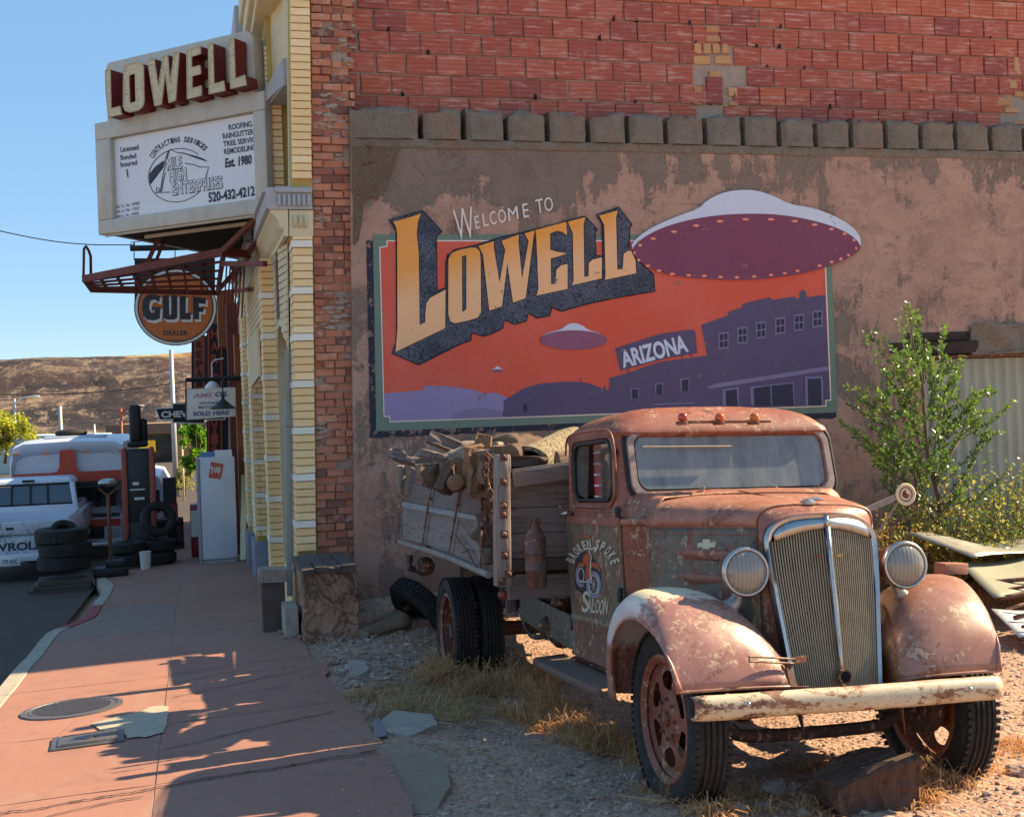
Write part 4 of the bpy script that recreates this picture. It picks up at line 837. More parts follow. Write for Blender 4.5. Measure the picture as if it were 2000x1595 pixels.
sheet('painted_saucer_rim', C3([(838, 1134), (862, 1122), (872, 1112), (888, 1112), (898, 1122), (920, 1132)]), M['p_white'], 7); sheet('painted_saucer_underside', C3(ell(880, 1136, 40, 9, 12)), M['p_mar'], 8)
# ---------------------------------------------------------------- yellow brick street front of the corner building
yb = [rough_brick(1, .06, 1, 400+i, ch=.005).mesh('brick', M['yellow'], True, 30) for i in range(5)]
wb = [rough_brick(1, .06, 1, 450+i, ch=.005).mesh('brick', M['whiteb'], True, 30) for i in range(3)]
def brick_return(x0, x1, y, z0, z1, per=1, band0=0, bands=True, proud=0.0):
    """brick face looking towards the camera (-Y), white band every sixth course"""
    n = int((z1-z0)/RC)
    for k in range(n):
        z = z1-RC*(k+.5); band = bands and (k+band0) % 6 == 0
        cuts_ = [0, 1] if per == 1 else ([0, .5, 1] if k % 2 else [0, .25, .75, 1])
        if per == 1 and k % 2 and not band: cuts_ = [0, 1]
        for a, b in zip(cuts_, cuts_[1:]):
            xa, xb = x0+(x1-x0)*a, x0+(x1-x0)*b
            place('brick', (wb if band else yb)[rnd.randrange(3)], None, bld, ((xa+xb)/2-(.008 if band else 0), y+.028-(.012 if band else 0)+rnd.uniform(-.002, .002), z), (xb-xa-.006+(.012 if band else 0), 1, RC-.009))
def street_courses(x, y0, y1, z0, z1, mat, white=None, band0=0, proud=.014, step=RC, name='brick_courses'):
    """courses on the street face (-X), seen edge on; joined because they are a few pixels each"""
    m = MB(); n = int((z1-z0)/step)
    for k in range(n):
        z = z1-step*(k+.5); m.mi = 1 if (white and (k+band0) % 6 == 0) else 0; L = y1-y0; s = .0 if k % 2 else .1; a = y0
        m.b2((x-proud-(.006 if m.mi else 0), y0+.003, z-step/2+.005), (x+.01, y1-.003, z+step/2-.005))
    o = m.build(name, [mat, white or mat], bld); o['kind'] = 'stuff'
# wall bodies (set back a little behind the brick faces)
def body(lo, hi, mat=None, name='wall_body'): m = MB(); m.b2(lo, hi); return m.build(name, mat or M['cream'], bld)
ZT = 3.72
# pier A at the corner
body((.955, 12.075, -.5), (1.14, 12.50, 7.0), M['ymortar'])
brick_return(.94, 1.135, 12.03, .62, 3.74, 1, band0=5); brick_return(.94, 1.135, 12.03, 4.22, 6.75, 1, bands=False)
street_courses(.955, 12.06, 12.45, .3, 3.74, M['yellow'], M['whiteb'], 5); street_courses(.975, 12.06, 12.45, 4.22, 6.8, M['cream'], step=.055, name='dentil_courses')
# arch window one: wall with a round-headed opening between y 12.5 and 13.9
def arch_wall(x, y0, y1, oy0, oy1, zs, z0, z1, name='arched_wall', depth=.16, mat=None):
    r = (oy1-oy0)/2; c = (oy0+oy1)/2; n = 16
    arc = [(c+r*math.cos(t), zs+r*.85*math.sin(t)) for t in [math.pi*i/n for i in range(n+1)]]
    out = [(y0, z0), (oy0, z0)]+[(oy0, zs)]+[(a, b) for a, b in arc[::-1][1:-1]]+[(oy1, zs), (oy1, z0), (y1, z0), (y1, z1), (y0, z1)]
    m = MB(); m.poly([(x, a, b) for a, b in out], depth=.001, d=(-1, 0, 0))
    full = [(oy0, z0), (oy0, zs)]+arc[::-1][1:-1]+[(oy1, zs), (oy1, z0)]
    for (a, b), (c2, d2) in zip(full, full[1:]): m.add([(x, a, b), (x, c2, d2), (x+depth, c2, d2), (x+depth, a, b)], [(0, 1, 2, 3)])
    return m.build(name, mat or M['cream'], bld)
arch_wall(.93, 12.5, 13.9, 12.62, 13.82, 2.42, -.3, ZT)
for k in range(14):      # courses of the spandrel, straight joints running down to the arch
    z = ZT-.04-k*.0755
    if z > 2.45:
        c, r = 13.22, .60; h = max(0, (z-2.42)/.85); d = math.sqrt(max(0, r*r-h*h))+.05 if h < r+.05 else 0
        m = MB()
        if d > 0: m.b2((.918, 12.51, z-.031), (.932, c-d, z+.031)); m.b2((.918, c+d, z-.031), (.932, 13.89, z+.031))
        else: m.b2((.918, 12.51, z-.031), (.932, 13.0, z+.031)); m.b2((.918, 13.4, z-.031), (.932, 13.89, z+.031))
        m.build('brick_course', M['cream'], bld)
m = MB(); m.b2((.915, 13.08, 3.0), (.93, 13.30, 3.62)); m.build('red_inset', M['rustred'], bld)
m = MB(); m.b2((.905, 13.31, 2.98), (.93, 13.35, 3.64)); m.build('inset_edge', M['lgrey'], bld)
m = MB(); m.b2((1.06, 12.5, .1), (1.07, 13.95, 3.05)); m.build('window_glass', M['glazd'], bld)
m = MB(); m.b2((.868, 12.30, .18), (.925, 12.36, 2.1)); m.b2((.885, 12.32, 2.1), (.925, 12.36, 2.62)); m.b2((.86, 12.28, 1.86), (.99, 12.44, 1.93)); m.b2((1.02, 13.2, .1), (1.055, 13.26, 2.9)); m.build('window_frame', M['pipe'], bld, bevel=.004)
body((.93, 12.5, -.3), (1.04, 13.9, .35), M['yellow'], 'sill_wall'); 
# pier B
body((.80, 13.925, -.5), (1.6, 14.32, ZT), M['ymortar']); brick_return(.785, .935, 13.89, .05, ZT, 1, band0=1)
street_courses(.80, 13.92, 14.32, 0, ZT, M['yellow'], M['whiteb'], 1)
# entrance: deep recess, pale panel hanging over it
body((1.55, 14.3, -.5), (1.65, 17.3, ZT), M['glazd'], 'shop_window'); body((.80, 14.32, 2.95), (1.6, 17.1, ZT), M['cream'])
street_courses(.80, 14.33, 17.1, 2.98, ZT, M['cream'], step=.0755)
m = MB(); m.poly([(.775, 14.33, 2.98), (.775, 16.6, 2.98), (.775, 16.6, 2.40), (.775, 16.1, 2.34), (.775, 14.33, 2.42)], depth=.03, d=(-1, 0, 0)); m.build('pale_panel', M['cream'], bld)
m = MB(); m.b2((.80, 14.33, 2.80), (1.55, 17.1, 2.94)); m.build('soffit', M['cream'], bld)
# far reveal with plinth
body((.80, 17.25, -.6), (1.6, 17.9, ZT), M['ymortar']); brick_return(.785, 1.10, 17.2, .28, 2.95, 2, band0=3); brick_return(.785, .92, 17.17, 2.95, ZT-.08, 1, band0=2)
street_courses(.80, 17.2, 17.9, .25, ZT, M['yellow'], M['whiteb'], 3)
m = MB(); m.b2((.755, 17.10, -.45), (1.10, 18.0, .24)); m.build('plinth', M['greyp'], bld, bevel=.01)
# second arched window and last pier
arch_wall(.84, 17.9, 19.6, 18.1, 19.4, 2.42, -.5, ZT); body((1.0, 17.9, -.4), (1.01, 19.6, 3.1), M['glazd'], 'window_glass')
m = MB(); m.b2((.825, 18.62, 3.0), (.84, 18.85, 3.62)); m.build('red_inset', M['rustred'], bld); m = MB(); m.b2((.815, 18.86, 2.98), (.84, 18.91, 3.64)); m.build('inset_edge', M['lgrey'], bld)
body((.80, 19.45, -.7), (1.6, 20.4, ZT), M['ymortar']); brick_return(.785, .95, 19.42, .2, ZT, 1, band0=4); street_courses(.80, 19.45, 20.4, .2, ZT, M['yellow'], M['whiteb'], 4)
m = MB(); m.b2((.755, 19.34, -.5), (1.0, 20.5, .16)); m.build('plinth', M['greyp'], bld, bevel=.01)
# cornice: grey cap with fluted end block over a cream moulding, follows the front
prof = [(.0, 3.70), (-.04, 3.70), (-.04, 3.76), (-.09, 3.80), (-.10, 3.86), (-.17, 3.93), (-.17, 3.955)]
m = MB(); YA, YB = 12.02, 20.5
def extr(prof_, x, ya, yb): 
    a = [(x+p, ya, z) for p, z in prof_]; b = [(x+p, yb, z) for p, z in prof_]; mm = MB(); mm.loft([a, b]); mm.poly(a, d=(0, -1, 0)); mm.poly(b, d=(0, 1, 0)); return mm
mo = extr(prof+[(.0, 3.955)], .90, YA, YB); mo.b2((.91, YA, 3.70), (1.14, YA+.5, 3.95)); mo.build('cornice_moulding', M['cream'], bld, angle=40, smooth=True)
cap = extr([(.02, 3.957), (-.19, 3.957), (-.21, 3.975), (-.21, 4.115), (-.24, 4.13), (-.24, 4.16), (.02, 4.18)], .90, YA-.02, YB); cap.b2((.92, YA-.02, 3.957), (1.13, YA+.5, 4.17)); cap.build('cornice_cap', M['lgrey'], bld, angle=40, smooth=True)
m = MB()
for i in range(7): m.b2((.80+i*.047, YA-.045, 3.985), (.826+i*.047, YA-.018, 4.10))
m.b2((.775, YA-.05, 4.115), (1.13, YA-.018, 4.16)); m.build('fluted_block', M['lgrey'], bld, bevel=.005)
m = MB()
for i in range(3): m.tube([(.96+i*.05, YA-.01, 3.78), (.97+i*.05, YA-.03, 3.84), (.96+i*.05, YA-.012, 3.90)], .012, 6)
m.build('scroll_ornament', M['cream'], bld, smooth=True)
for y in (14.2, 17.6):
    m = MB(); m.b2((.66, y, 3.98), (.72, y+.35, 4.12))
    for i in range(4): m.b2((.645, y+.03+i*.08, 3.99), (.662, y+.07+i*.08, 4.11))
    m.build('fluted_block', M['greyp'], bld)
# upper storey
body((.97, 12.47, 4.17), (1.3, 12.72, 7.0), M['cream']); street_courses(.97, 12.48, 12.70, 4.2, 5.6, M['cream'], step=.055, name='dentil_courses')
body((1.25, 12.7, 4.17), (1.3, 13.9, 5.9), M['glazd'], 'upper_window'); body((.92, 13.6, 4.17), (1.3, 14.3, 7.0), M['ymortar']); brick_return(.925, 1.06, 13.56, 4.2, 5.38, 1, bands=False)
body((.97, 12.7, 5.4), (1.3, 13.62, 7.0), M['cream']); m = MB(); m.poly([(.985, 12.72, 5.36), (.925, 13.6, 5.36), (.925, 13.6, 5.48), (.975, 12.72, 5.62)], depth=.06, d=(-1, 0, 0)); m.b2((.92, 12.72, 5.34), (1.2, 13.58, 5.38)); m.build('window_lintel', M['lgrey'], bld)
body((.91, 14.3, 4.17), (1.3, 20.4, 6.3), M['cream']); street_courses(.91, 13.6, 14.3, 4.2, 6.0, M['cream'], step=.055, name='dentil_courses')
m = MB(); m.b2((.80, 12.9, 6.32), (1.3, 14.9, 6.42)); m.b2((.74, 12.9, 6.42), (1.3, 14.9, 6.62)); m.b2((.70, 12.9, 6.62), (1.3, 14.9, 6.95)); m.build('parapet_cornice', M['cream'], bld, bevel=.02)
m = MB(); m.b2((.72, 15.2, 6.28), (1.3, 16.6, 6.36)); m.b2((.66, 15.2, 6.42), (1.3, 16.6, 6.95)); m.build('parapet_cornice', M['lgrey'], bld, bevel=.02)
m = MB(); m.b2((.78, 15.3, 6.0), (1.3, 16.5, 6.28)); m.build('parapet_block', M['yellow'], bld)
body((1.14, 12.6, -.6), (15.0, 24.0, PZ-.05), M['mortar'], 'building_mass')
# the old corner leans a little: shear everything near it
for o in list(bld.children):
    if o.type != 'MESH': continue
    if o.location.length > .01:
        if o.location.y < 12.76 and o.location.x < 1.6: o.location.x += .024*(o.location.z-1.5)+.006
    else:
        for v in o.data.vertices:
            if v.co.y < 12.76 and v.co.x < 1.64 and v.co.z < 7.1 and o.name.split('.')[0] not in ('tile_mortar', 'tile_rows'): v.co.x += .024*(v.co.z-1.5)+.006
for o in list(cw.children):
    if o.name.split('.')[0] in ('wall_face', 'wall_core', 'coping_block', 'coping_ledge'):
        for v in o.data.vertices:
            if v.co.x < 1.8: v.co.x += .028*(v.co.z-2.3)*max(0, min(1, (1.8-v.co.x)/.31))
# rendered buttress stub at the foot of the corner, timber post and block beside it
bt = empty('buttress', (1.1, 11.3, -.02)); tag(bt, 'squat terracotta rendered buttress with dark weathered timber cap at building corner', 'buttress')
def worn(m, amp, fr, seed=0):
    m.v = [tuple(Vector(p)+Vector((fbm(p[0]*fr, p[1]*fr, p[2]*fr+seed), fbm(p[0]*fr+5, p[1]*fr, p[2]*fr+seed), fbm(p[0]*fr, p[1]*fr+9, p[2]*fr+seed)))*amp) for p in m.v]; return m
def gridbox(lo, hi, n, top=1.0):
    m = MB(); nx, ny, nz = n; ring = lambda z, s: [(lo[0]+(hi[0]-lo[0])*i/nx, lo[1], z) for i in range(nx)]+[(hi[0], lo[1]+(hi[1]-lo[1])*i/ny, z) for i in range(ny)]+[(hi[0]-(hi[0]-lo[0])*i/nx, hi[1], z) for i in range(nx)]+[(lo[0], hi[1]-(hi[1]-lo[1])*i/ny, z) for i in range(ny)]
    rows = [ring(lo[2]+(hi[2]-lo[2])*k/nz, 1) for k in range(nz+1)]; m.loft(rows, closed=True); m.poly(rows[-1], d=(0, 0, 1)); m.poly(rows[0], d=(0, 0, -1)); return m
A = on(592, 1254, 2, 0.0)
m = worn(worn(gridbox((.885, 10.80, -.12), (1.345, 12.06, .585), (30, 30, 34)), .035, 3), .010, 18, 7); o = m.build('rendered_block', M['plredpk'], bt, smooth=True, angle=60); o.matrix_parent_inverse = Matrix.Translation((-1.1, -11.3, .02))
for i in range(4):
    m = worn(gridbox((.88+i*.116, 10.79, .586), (.88+(i+1)*.116-.006, 11.9, .626+.008*(i % 2)), (3, 8, 2)), .012, 7, i*3); o = m.build('timber_cap_board', M['woodd'], bt, smooth=True, angle=50); o.matrix_parent_inverse = Matrix.Translation((-1.1, -11.3, .02))
p = on(537, 1230, 2, -.03); ps = empty('timber_post', (p.x, p.y+.1, -.06)); tag(ps, 'short dark square timber post with a wider cap block on the pavement', 'post')
m = worn(gridbox((-.105, -.10, 0), (.105, .10, .48), (4, 4, 10)), .008, 6); m.build('post', M['woodd'], ps, smooth=True, angle=50)
m = worn(gridbox((-.13, -.13, .481), (.13, .13, .60), (5, 5, 3)), .014, 9); m.build('cap_block', M['woodz'], ps, smooth=True, angle=50)
m = worn(gridbox((.74, 11.15, -.05), (.855, 11.6, .24), (3, 5, 5)), .006, 5); tag(m.build('stone_block', M['kerb'], None, smooth=True, angle=50), 'small pale stone block against the foot of the buttress', 'block')
# ---------------------------------------------------------------- marquee sign (V-shaped box on the front)
P0 = Vector((.75, 13.6, 0)); DR = Vector((-.731, .682, 0)).normalized(); NR = Vector((-.682, -.731, 0)).normalized()
def mq(s, z, out=0.0): return P0+DR*s+NR*out+Vector((0, 0, z))
mar = empty('marquee_sign', (.2, 14.5, 4.2)); tag(mar, 'grey metal marquee sign with big cream and red letters above a white contractor banner', 'sign')
MI = Matrix.Translation((-.2, -14.5, -4.2))
def mb_(m, name, mat, parent=None, **k):
    o = m.build(name, mat, parent or mar, **k)
    if parent is None: o.matrix_parent_inverse = MI
    return o
L1 = 2.34; AP = mq(L1, 0); BK = Vector((.95, 18.1, 0))     # apex over the pavement, back end on the front
def vbox(m, z0, z1, s0, s1, inset_=0.0):
    a, b = mq(s0, 0, -inset_), mq(s1, 0, -inset_); c = BK+Vector((0, -.0, 0)); d = Vector((.95, 13.5, 0))
    base = [a, b, c, d] if s0 > -.1 else [a, b, c]
    m.poly([(p.x, p.y, z1) for p in [a, b, c]], depth=z1-z0, d=(0, 0, -1)) if False else m.poly([(p.x, p.y, z0) for p in [a, b, c]], depth=z1-z0, d=(0, 0, 1))
m = MB(); vbox(m, 4.17, 5.42, -.17, L1, .10); mb_(m, 'sign_box', M['signgrey'])
# face frame bars standing proud of the box
def bar4(s0, s1, z0, z1, o0, o1):
    pts = [mq(s0, z0, o0), mq(s1, z0, o0), mq(s1, z1, o0), mq(s0, z1, o0)]; mm = MB(); mm.poly(pts, depth=o1-o0, d=NR); return mm
for nm, a in dict(top=(-.19, L1+.02, 5.27, 5.47), bot=(-.19, L1+.02, 4.16, 4.325), left=(2.12, L1+.02, 4.327, 5.268), right=(-.19, -.02, 4.327, 5.268)).items():
    mb_(bar4(a[0], a[1], a[2], a[3], -.09, .03), 'frame_bar', M['signgrey'], bevel=.008)
b_ = bar4(-.018, 2.118, 4.33, 5.265, -.06, -.035); ban = mb_(b_, 'banner', M['signwhite'])
# upper letter board
brd = [mq(-.02+.0, 5.475, -.02), mq(2.20, 5.475, -.02), mq(2.20, 6.10, -.02), mq(2.17, 6.15, -.02), mq(2.12, 6.165, -.02), mq(.08, 6.175, -.02), mq(.02, 6.15, -.02), mq(-.02, 6.09, -.02)]
m = MB(); m.poly(brd, depth=.16, d=-NR); mb_(m, 'letter_board', M['signgrey'], bevel=.01)
m = MB(); m.b2((.80, 13.75, 5.45), (1.0, 14.4, 6.1)); mb_(m, 'side_panel', M['signgrey'])
def bf(out): return lambda px, py: onn(px, py, (NR.x, NR.y, 0), P0+NR*out)
def c1(x, y): return (150+x/3.3233, y/3.3233)
SL = {  # block letters read off the sign, first the face outline
 'L1': [(185, 460), (215, 452), (222, 705), (280, 692), (292, 742), (205, 762), (190, 600)],
 'O': [(305, 440), (330, 420), (390, 405), (425, 415), (432, 440), (436, 660), (425, 695), (400, 715), (345, 728), (315, 718), (303, 690)],
 'W': [(460, 392), (500, 382), (530, 560), (560, 370), (590, 358), (605, 540), (632, 345), (664, 338), (640, 655), (600, 668), (575, 480), (548, 678), (508, 690)],
 'E': [(715, 325), (800, 300), (803, 350), (745, 368), (745, 440), (800, 428), (805, 480), (748, 495), (748, 575), (808, 560), (810, 618), (718, 645)],
 'L2': [(855, 293), (882, 282), (890, 545), (955, 528), (962, 588), (860, 612)],
 'L3': [(985, 258), (1018, 248), (1027, 510), (1090, 490), (1100, 552), (1000, 578)]}
HO = [(338, 490), (375, 478), (380, 660), (342, 670)]
f0, f1 = bf(-.015), bf(.20)
for k_, pts in SL.items():
    P = [f1(*c1(*q)) for q in pts]; H = [[f1(*c1(*q)) for q in HO]] if k_ == 'O' else None
    m = MB(); m.poly([p-NR*.20 for p in P], depth=.185, d=NR, holes=[[p-NR*.20 for p in h] for h in H] if H else None); lo = mb_(m, 'letter', M['letred'])
    m = MB(); m.poly([p-NR*.014 for p in P], depth=.012, d=NR, holes=[[p-NR*.014 for p in h] for h in H] if H else None); o = m.build('letter_face', M['letface'], lo)
    for i in range(len(P)): pass
    m = MB(); m.tube(P+[P[0]], .008, 5); m.build('letter_rim', M['letface'], lo)
# banner print
bp = bf(-.031); K = dict(parent=ban)
def bt_(txt, x, y, w, h, ang=0., mat='ink', bold=.02, shear=0.): x, y = c1(x, y); return text_fn('banner_print', txt, bp, x, y, w/3.3233, h/3.3233, M[mat], ban, ang, shear, bold)
A8 = math.radians(8.5)
bt_('ROOFING', 988, 845, 152, 36, math.radians(9)); bt_('RAINGUTTERS', 950, 903, 214, 36, math.radians(9)); bt_('TREE SERVIC', 952, 952, 212, 34, math.radians(8.5)); bt_('REMODELING', 958, 1003, 206, 36, math.radians(8.5))
bt_('Est. 1980', 962, 1087, 180, 58, A8, bold=.04, shear=.25); bt_('520-432-4212', 855, 1312, 306, 62, A8, bold=.035, shear=.15)
bt_('Licensed', 286, 988, 118, 34, A8); bt_('Bonded', 286, 1040, 102, 32, A8); bt_('Insured', 286, 1085, 108, 32, A8); bt_('|', 326, 1138, 8, 40, A8)
for i, t_ in enumerate(['Res. Lic. No. 109982', 'Com. Lic. No. 110523', 'Dual Lic. No. 160456']): bt_(t_, 252-i*3, 1352+i*32, 160, 20, A8, bold=0, shear=.3)
def ringsheet(pts_o, pts_i, fn, mat, name, parent): 
    m = MB(); m.loft([[fn(*p) for p in pts_o+[pts_o[0]]], [fn(*p) for p in pts_i+[pts_i[0]]]]); o = m.build(name, mat, parent); return o
def stroke(pts, w, fn, mat, name, parent, closed=False):
    m = MB(); n = len(pts)
    L, R_ = [], []
    for i, p in enumerate(pts):
        a = pts[i-1] if (i or closed) else p; b = pts[(i+1) % n] if (i < n-1 or closed) else p; dx, dy = b[0]-a[0], b[1]-a[1]; l = math.hypot(dx, dy) or 1
        L.append(fn(p[0]-dy/l*w, p[1]+dx/l*w)); R_.append(fn(p[0]+dy/l*w, p[1]-dx/l*w))
    if closed: L.append(L[0]); R_.append(R_[0])
    m.loft([L, R_]); return m.build(name, mat, parent)
cc = c1(655, 1138); E_ = [(cc[0]+57*math.cos(t)*(1.0)-.0, cc[1]+52*math.sin(t)-.08*57*math.cos(t)) for t in [2*math.pi*i/56 for i in range(56)]]
stroke(E_[6:50], .7, bp, M['ink'], 'banner_print', ban); C1 = lambda L: [c1(*p) for p in L]
def sheet_b(pts, mat='ink'): m = MB(); m.poly([bp(*p) for p in C1(pts)], d=NR); return m.build('banner_print', M[mat], ban)
sheet_b([(470, 1130), (510, 1080), (560, 1045), (572, 1055), (560, 1090), (480, 1195), (472, 1180)]); sheet_b([(660, 985), (720, 1000), (790, 1030), (845, 1045), (820, 1030), (780, 1015), (700, 993)])
for L in ([(470, 1200), (560, 1080), (592, 985), (605, 970), (650, 990), (700, 998), (760, 1020), (845, 1048)], [(700, 1060), (760, 1070), (800, 1085), (855, 1085), (845, 1120), (835, 1170)], [(575, 1120), (560, 1180), (550, 1245)], [(600, 975), (560, 1130), (540, 1250)], [(510, 1250), (610, 1248)], [(515, 1245), (520, 1215), (535, 1225), (530, 1248)]): stroke(C1(L), .8, bp, M['ink'], 'banner_print', ban)
for i, (t_, x, y, w, h) in enumerate([('MILE', 585, 1105, 106, 78), ('HIGH', 602, 1180, 120, 78), ('ENTERPRISES', 620, 1268, 338, 80)]):
    bt_(t_, x, y, w, h, A8, bold=.045, shear=.15)
    X, Y_ = c1(x+2, y-2); text_fn('banner_print', t_, bf(-.030), X, Y_, (w-6)/3.3233, (h-6)/3.3233, M['signwhite'], ban, A8, .15, .004)
for i, ch in enumerate('CONTRACTING SERVICES'):
    if ch == ' ': continue
    t = math.radians(205+i*(325-205)/19.0); X, Y_ = c1(668, 1075); x = X+56*math.cos(t)*1.0; y = Y_+46*math.sin(t)-.12*56*math.cos(t)
    text_fn('banner_print', ch, bp, x-3*math.cos(t+math.pi/2), y-3*math.sin(t+math.pi/2)*.0, 5.2, 10.5, M['ink'], ban, -(t-math.pi*1.5)*.85, 0, .03)
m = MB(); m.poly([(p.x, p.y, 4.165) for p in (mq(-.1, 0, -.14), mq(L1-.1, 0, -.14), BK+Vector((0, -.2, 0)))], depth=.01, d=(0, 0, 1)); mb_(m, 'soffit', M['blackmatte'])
m = MB(); m.bar(mq(-.15, 4.15, -.02), mq(L1-.05, 4.15, -.02), .03, .03); m.bar(mq(-.1, 4.13, -.3), mq(L1-.4, 4.13, -.3), .03, .04); mb_(m, 'soffit_trim', M['signgrey'])
# ---------------------------------------------------------------- red steel canopy frame hung under it
fr = empty('canopy_frame', (.3, 15, 3.7)); tag(fr, 'bare red oxide steel canopy frame hanging below the marquee', 'canopy frame'); FI = Matrix.Translation((-.3, -15, -3.7))
def fp(px, py, Y): return on(px, py, 1, Y)
def fbar(name, a, b, w=.035, h=.05):
    m = MB(); m.bar(a, b, w, h); o = m.build(name, M['steelred'], fr); o.matrix_parent_inverse = FI
E1, E2, E3 = fp(163, 545, 16.2), fp(437, 492, 14.6), fp(178, 566, 17.0)
fbar('front_beam', E1, E2, .05, .09); F2 = fp(425, 572, 18.2); fbar('rear_beam', E3, F2, .05, .07); fbar('end_bar', E1, E3)
for t in (.12, .24, .36, .48, .6, .72, .84): fbar('purlin', E1.lerp(E2, t), E3.lerp(F2, min(1, t*1.03)), .03, .04)
for k in range(1, 5): fbar('slat', E1.lerp(E3, k/5), E2.lerp(F2, k/5), .025, .03)
W1, W2 = fp(518, 515, 13.3), fp(503, 562, 14.6); W3 = fp(487, 565, 15.4)
fbar('wall_beam', fp(437, 515, 14.7), W1, .05, .06); fbar('wall_beam', F2, W3, .05, .05); fbar('end_plate', E2, fp(488, 497, 14.9), .04, .09); fbar('cross_beam', E2, F2, .05, .09)
fbar('hanger', fp(520, 408, 13.45), E2+Vector((0, 0, .02)), .045, .06); fbar('hanger', fp(528, 416, 13.5), fp(486, 494, 14.7), .045, .06)
fbar('hanger', fp(318, 447, 15.5), fp(287, 515, 15.5), .04, .05); fbar('hanger', fp(322, 466, 15.9), fp(304, 512, 15.9), .03, .04)
fbar('brace', fp(487, 500, 15), fp(425, 568, 17.5), .04, .05); fbar('brace', fp(452, 515, 15.2), fp(462, 555, 15.2), .03, .04)
for k in range(6): fbar('ladder_rod', fp(443+k*7, 515, 16.5), fp(437+k*7, 620, 16.6), .02, .02)
a, b = fp(163, 548, 16.2), fp(165, 490, 16.2); m = MB(); m.tube([a, fp(164, 486, 16.2), fp(168, 481, 16.3), fp(173, 489, 16.5), fp(177, 500, 16.8), fp(178, 562, 17)], .018, 6); o = m.build('end_hoop', M['steelred'], fr, smooth=True); o.matrix_parent_inverse = FI
# ---------------------------------------------------------------- round hanging sign
GY = 19.5; gp = lambda k: (lambda px, py: on(px, py, 1, GY-k))
gu = empty('round_sign', on(343, 600, 1, GY)); tag(gu, 'round orange enamel petrol dealer sign hanging from a dark bracket', 'sign'); GI = Matrix.Translation(-on(343, 600, 1, GY))
def gs(m, name, mat, parent=None, **k): 
    o = m.build(name, mat, parent or gu, **k); o.matrix_parent_inverse = GI if parent is None else Matrix.Identity(4); return o
def disc(r1, r0, mat, k, name='enamel_ring', depth=.012):
    f = gp(k); o_ = ell(343, 600, r1, r1*.925, 56); i_ = ell(343, 600, r0, r0*.925, 56) if r0 else None
    m = MB(); m.poly([f(*p) for p in o_], depth=depth, d=(0, -1, 0), holes=[[f(*p) for p in i_]] if i_ else None); gs(m, name, M[mat])
disc(81, 0, 'ennavy', 0, 'disc_edge', .03); disc(79, 74.5, 'enwhite', .03); disc(74.3, 72, 'ennavy', .03); disc(71.8, 0, 'orange', .03, 'sign_face')
def c2(x, y): return (150+x/3.3233, 440+y/3.3233)
GL = {'G': [(540, 462), (500, 448), (460, 450), (432, 480), (424, 530), (432, 585), (455, 612), (500, 618), (538, 605), (543, 530), (488, 530), (488, 548), (502, 550), (502, 572), (485, 570), (470, 545), (470, 515), (480, 488), (505, 480), (535, 500)],
 'U': [(560, 455), (598, 453), (600, 580), (612, 580), (614, 453), (652, 455), (652, 600), (630, 612), (580, 612), (560, 598)],
 'L': [(670, 458), (708, 460), (706, 570), (740, 568), (738, 612), (668, 610)],
 'F': [(756, 462), (838, 474), (836, 512), (792, 505), (792, 530), (824, 534), (820, 562), (792, 560), (794, 610), (756, 608)]}
for off, mt, kk in ((14, 'enwhite', .045), (0, 'ennavy', .052)):
    for k_, P in GL.items():
        f = gp(kk); m = MB(); m.poly([f(*c2(x+off*.8, y+off)) for x, y in (inset(P, -4) if off else P)], depth=.005, d=(0, -1, 0)); gs(m, 'sign_letter', M[mt])
x, y = c2(563, 712); text_fn('sign_letter', 'DEALER', gp(.045), x, y, 48, 9, M['ennavy'], gu, 0, 0, .03, inv=GI)
x, y = c2(583, 750); text_fn('sign_letter', 'GULF REFINING CO', gp(.045), x, y, 42, 3, M['ennavy'], gu, 0, 0, .0, inv=GI)
m = MB(); f = gp(-.08); m.poly([f(*p) for p in ((263, 505), (420, 505), (420, 600), (263, 600))], depth=.04, d=(0, -1, 0)); gs(m, 'back_panel', M['black'])
m = MB(); m.tube([f(254, 485), f(480, 481)], .045, 8); m.tube([f(262, 484), f(262, 508)], .008, 5); m.tube([f(342, 484), f(342, 508)], .008, 5); m.tube([f(254, 474), f(300, 468), f(420, 440)], .006, 5); m.tube([f(262, 482), f(262, 472)], .012, 5)
gs(m, 'hanging_arm', M['black'], smooth=True)
# ---------------------------------------------------------------- old flatbed truck (own frame: x to its left, y rearwards, z up)
def tk_axes(yaw, pitch, roll):
    ty = Vector((math.sin(yaw)*math.cos(pitch), math.cos(yaw)*math.cos(pitch), -math.sin(pitch))); tx0 = Vector((math.cos(yaw), -math.sin(yaw), 0)); tz0 = tx0.cross(ty)
    tx = tx0*math.cos(roll)-tz0*math.sin(roll); return tx, ty, tx.cross(ty)
_x, _y, _z = tk_axes(.004, .069, .028); TO = Vector((2.706, 5.107, .147)); TM = frame(TO, _x, _y, _z); TI = TM.inverted()
tkc = TI @ CAM; TR3 = TI.to_3x3()
def tp(px, py, nrm, c):
    """truck-frame point seen at (px, py) on the plane nrm.p = c"""
    r = TR3 @ ray(px, py); nrm = Vector(nrm); return tkc + r*((c-nrm.dot(tkc))/nrm.dot(r))
tx_ = lambda px, py, v: tp(px, py, (1, 0, 0), v)
ty_ = lambda px, py, v: tp(px, py, (0, 1, 0), v)
trk = empty('flatbed_truck', mat=TM); tag(trk, 'rusty maroon 1930s flatbed truck with painted saloon door and load of firewood', 'truck')
def tb(m, name, mat, parent=None, **k): return m.build(name, M[mat] if isinstance(mat, str) else mat, parent or trk, **k)
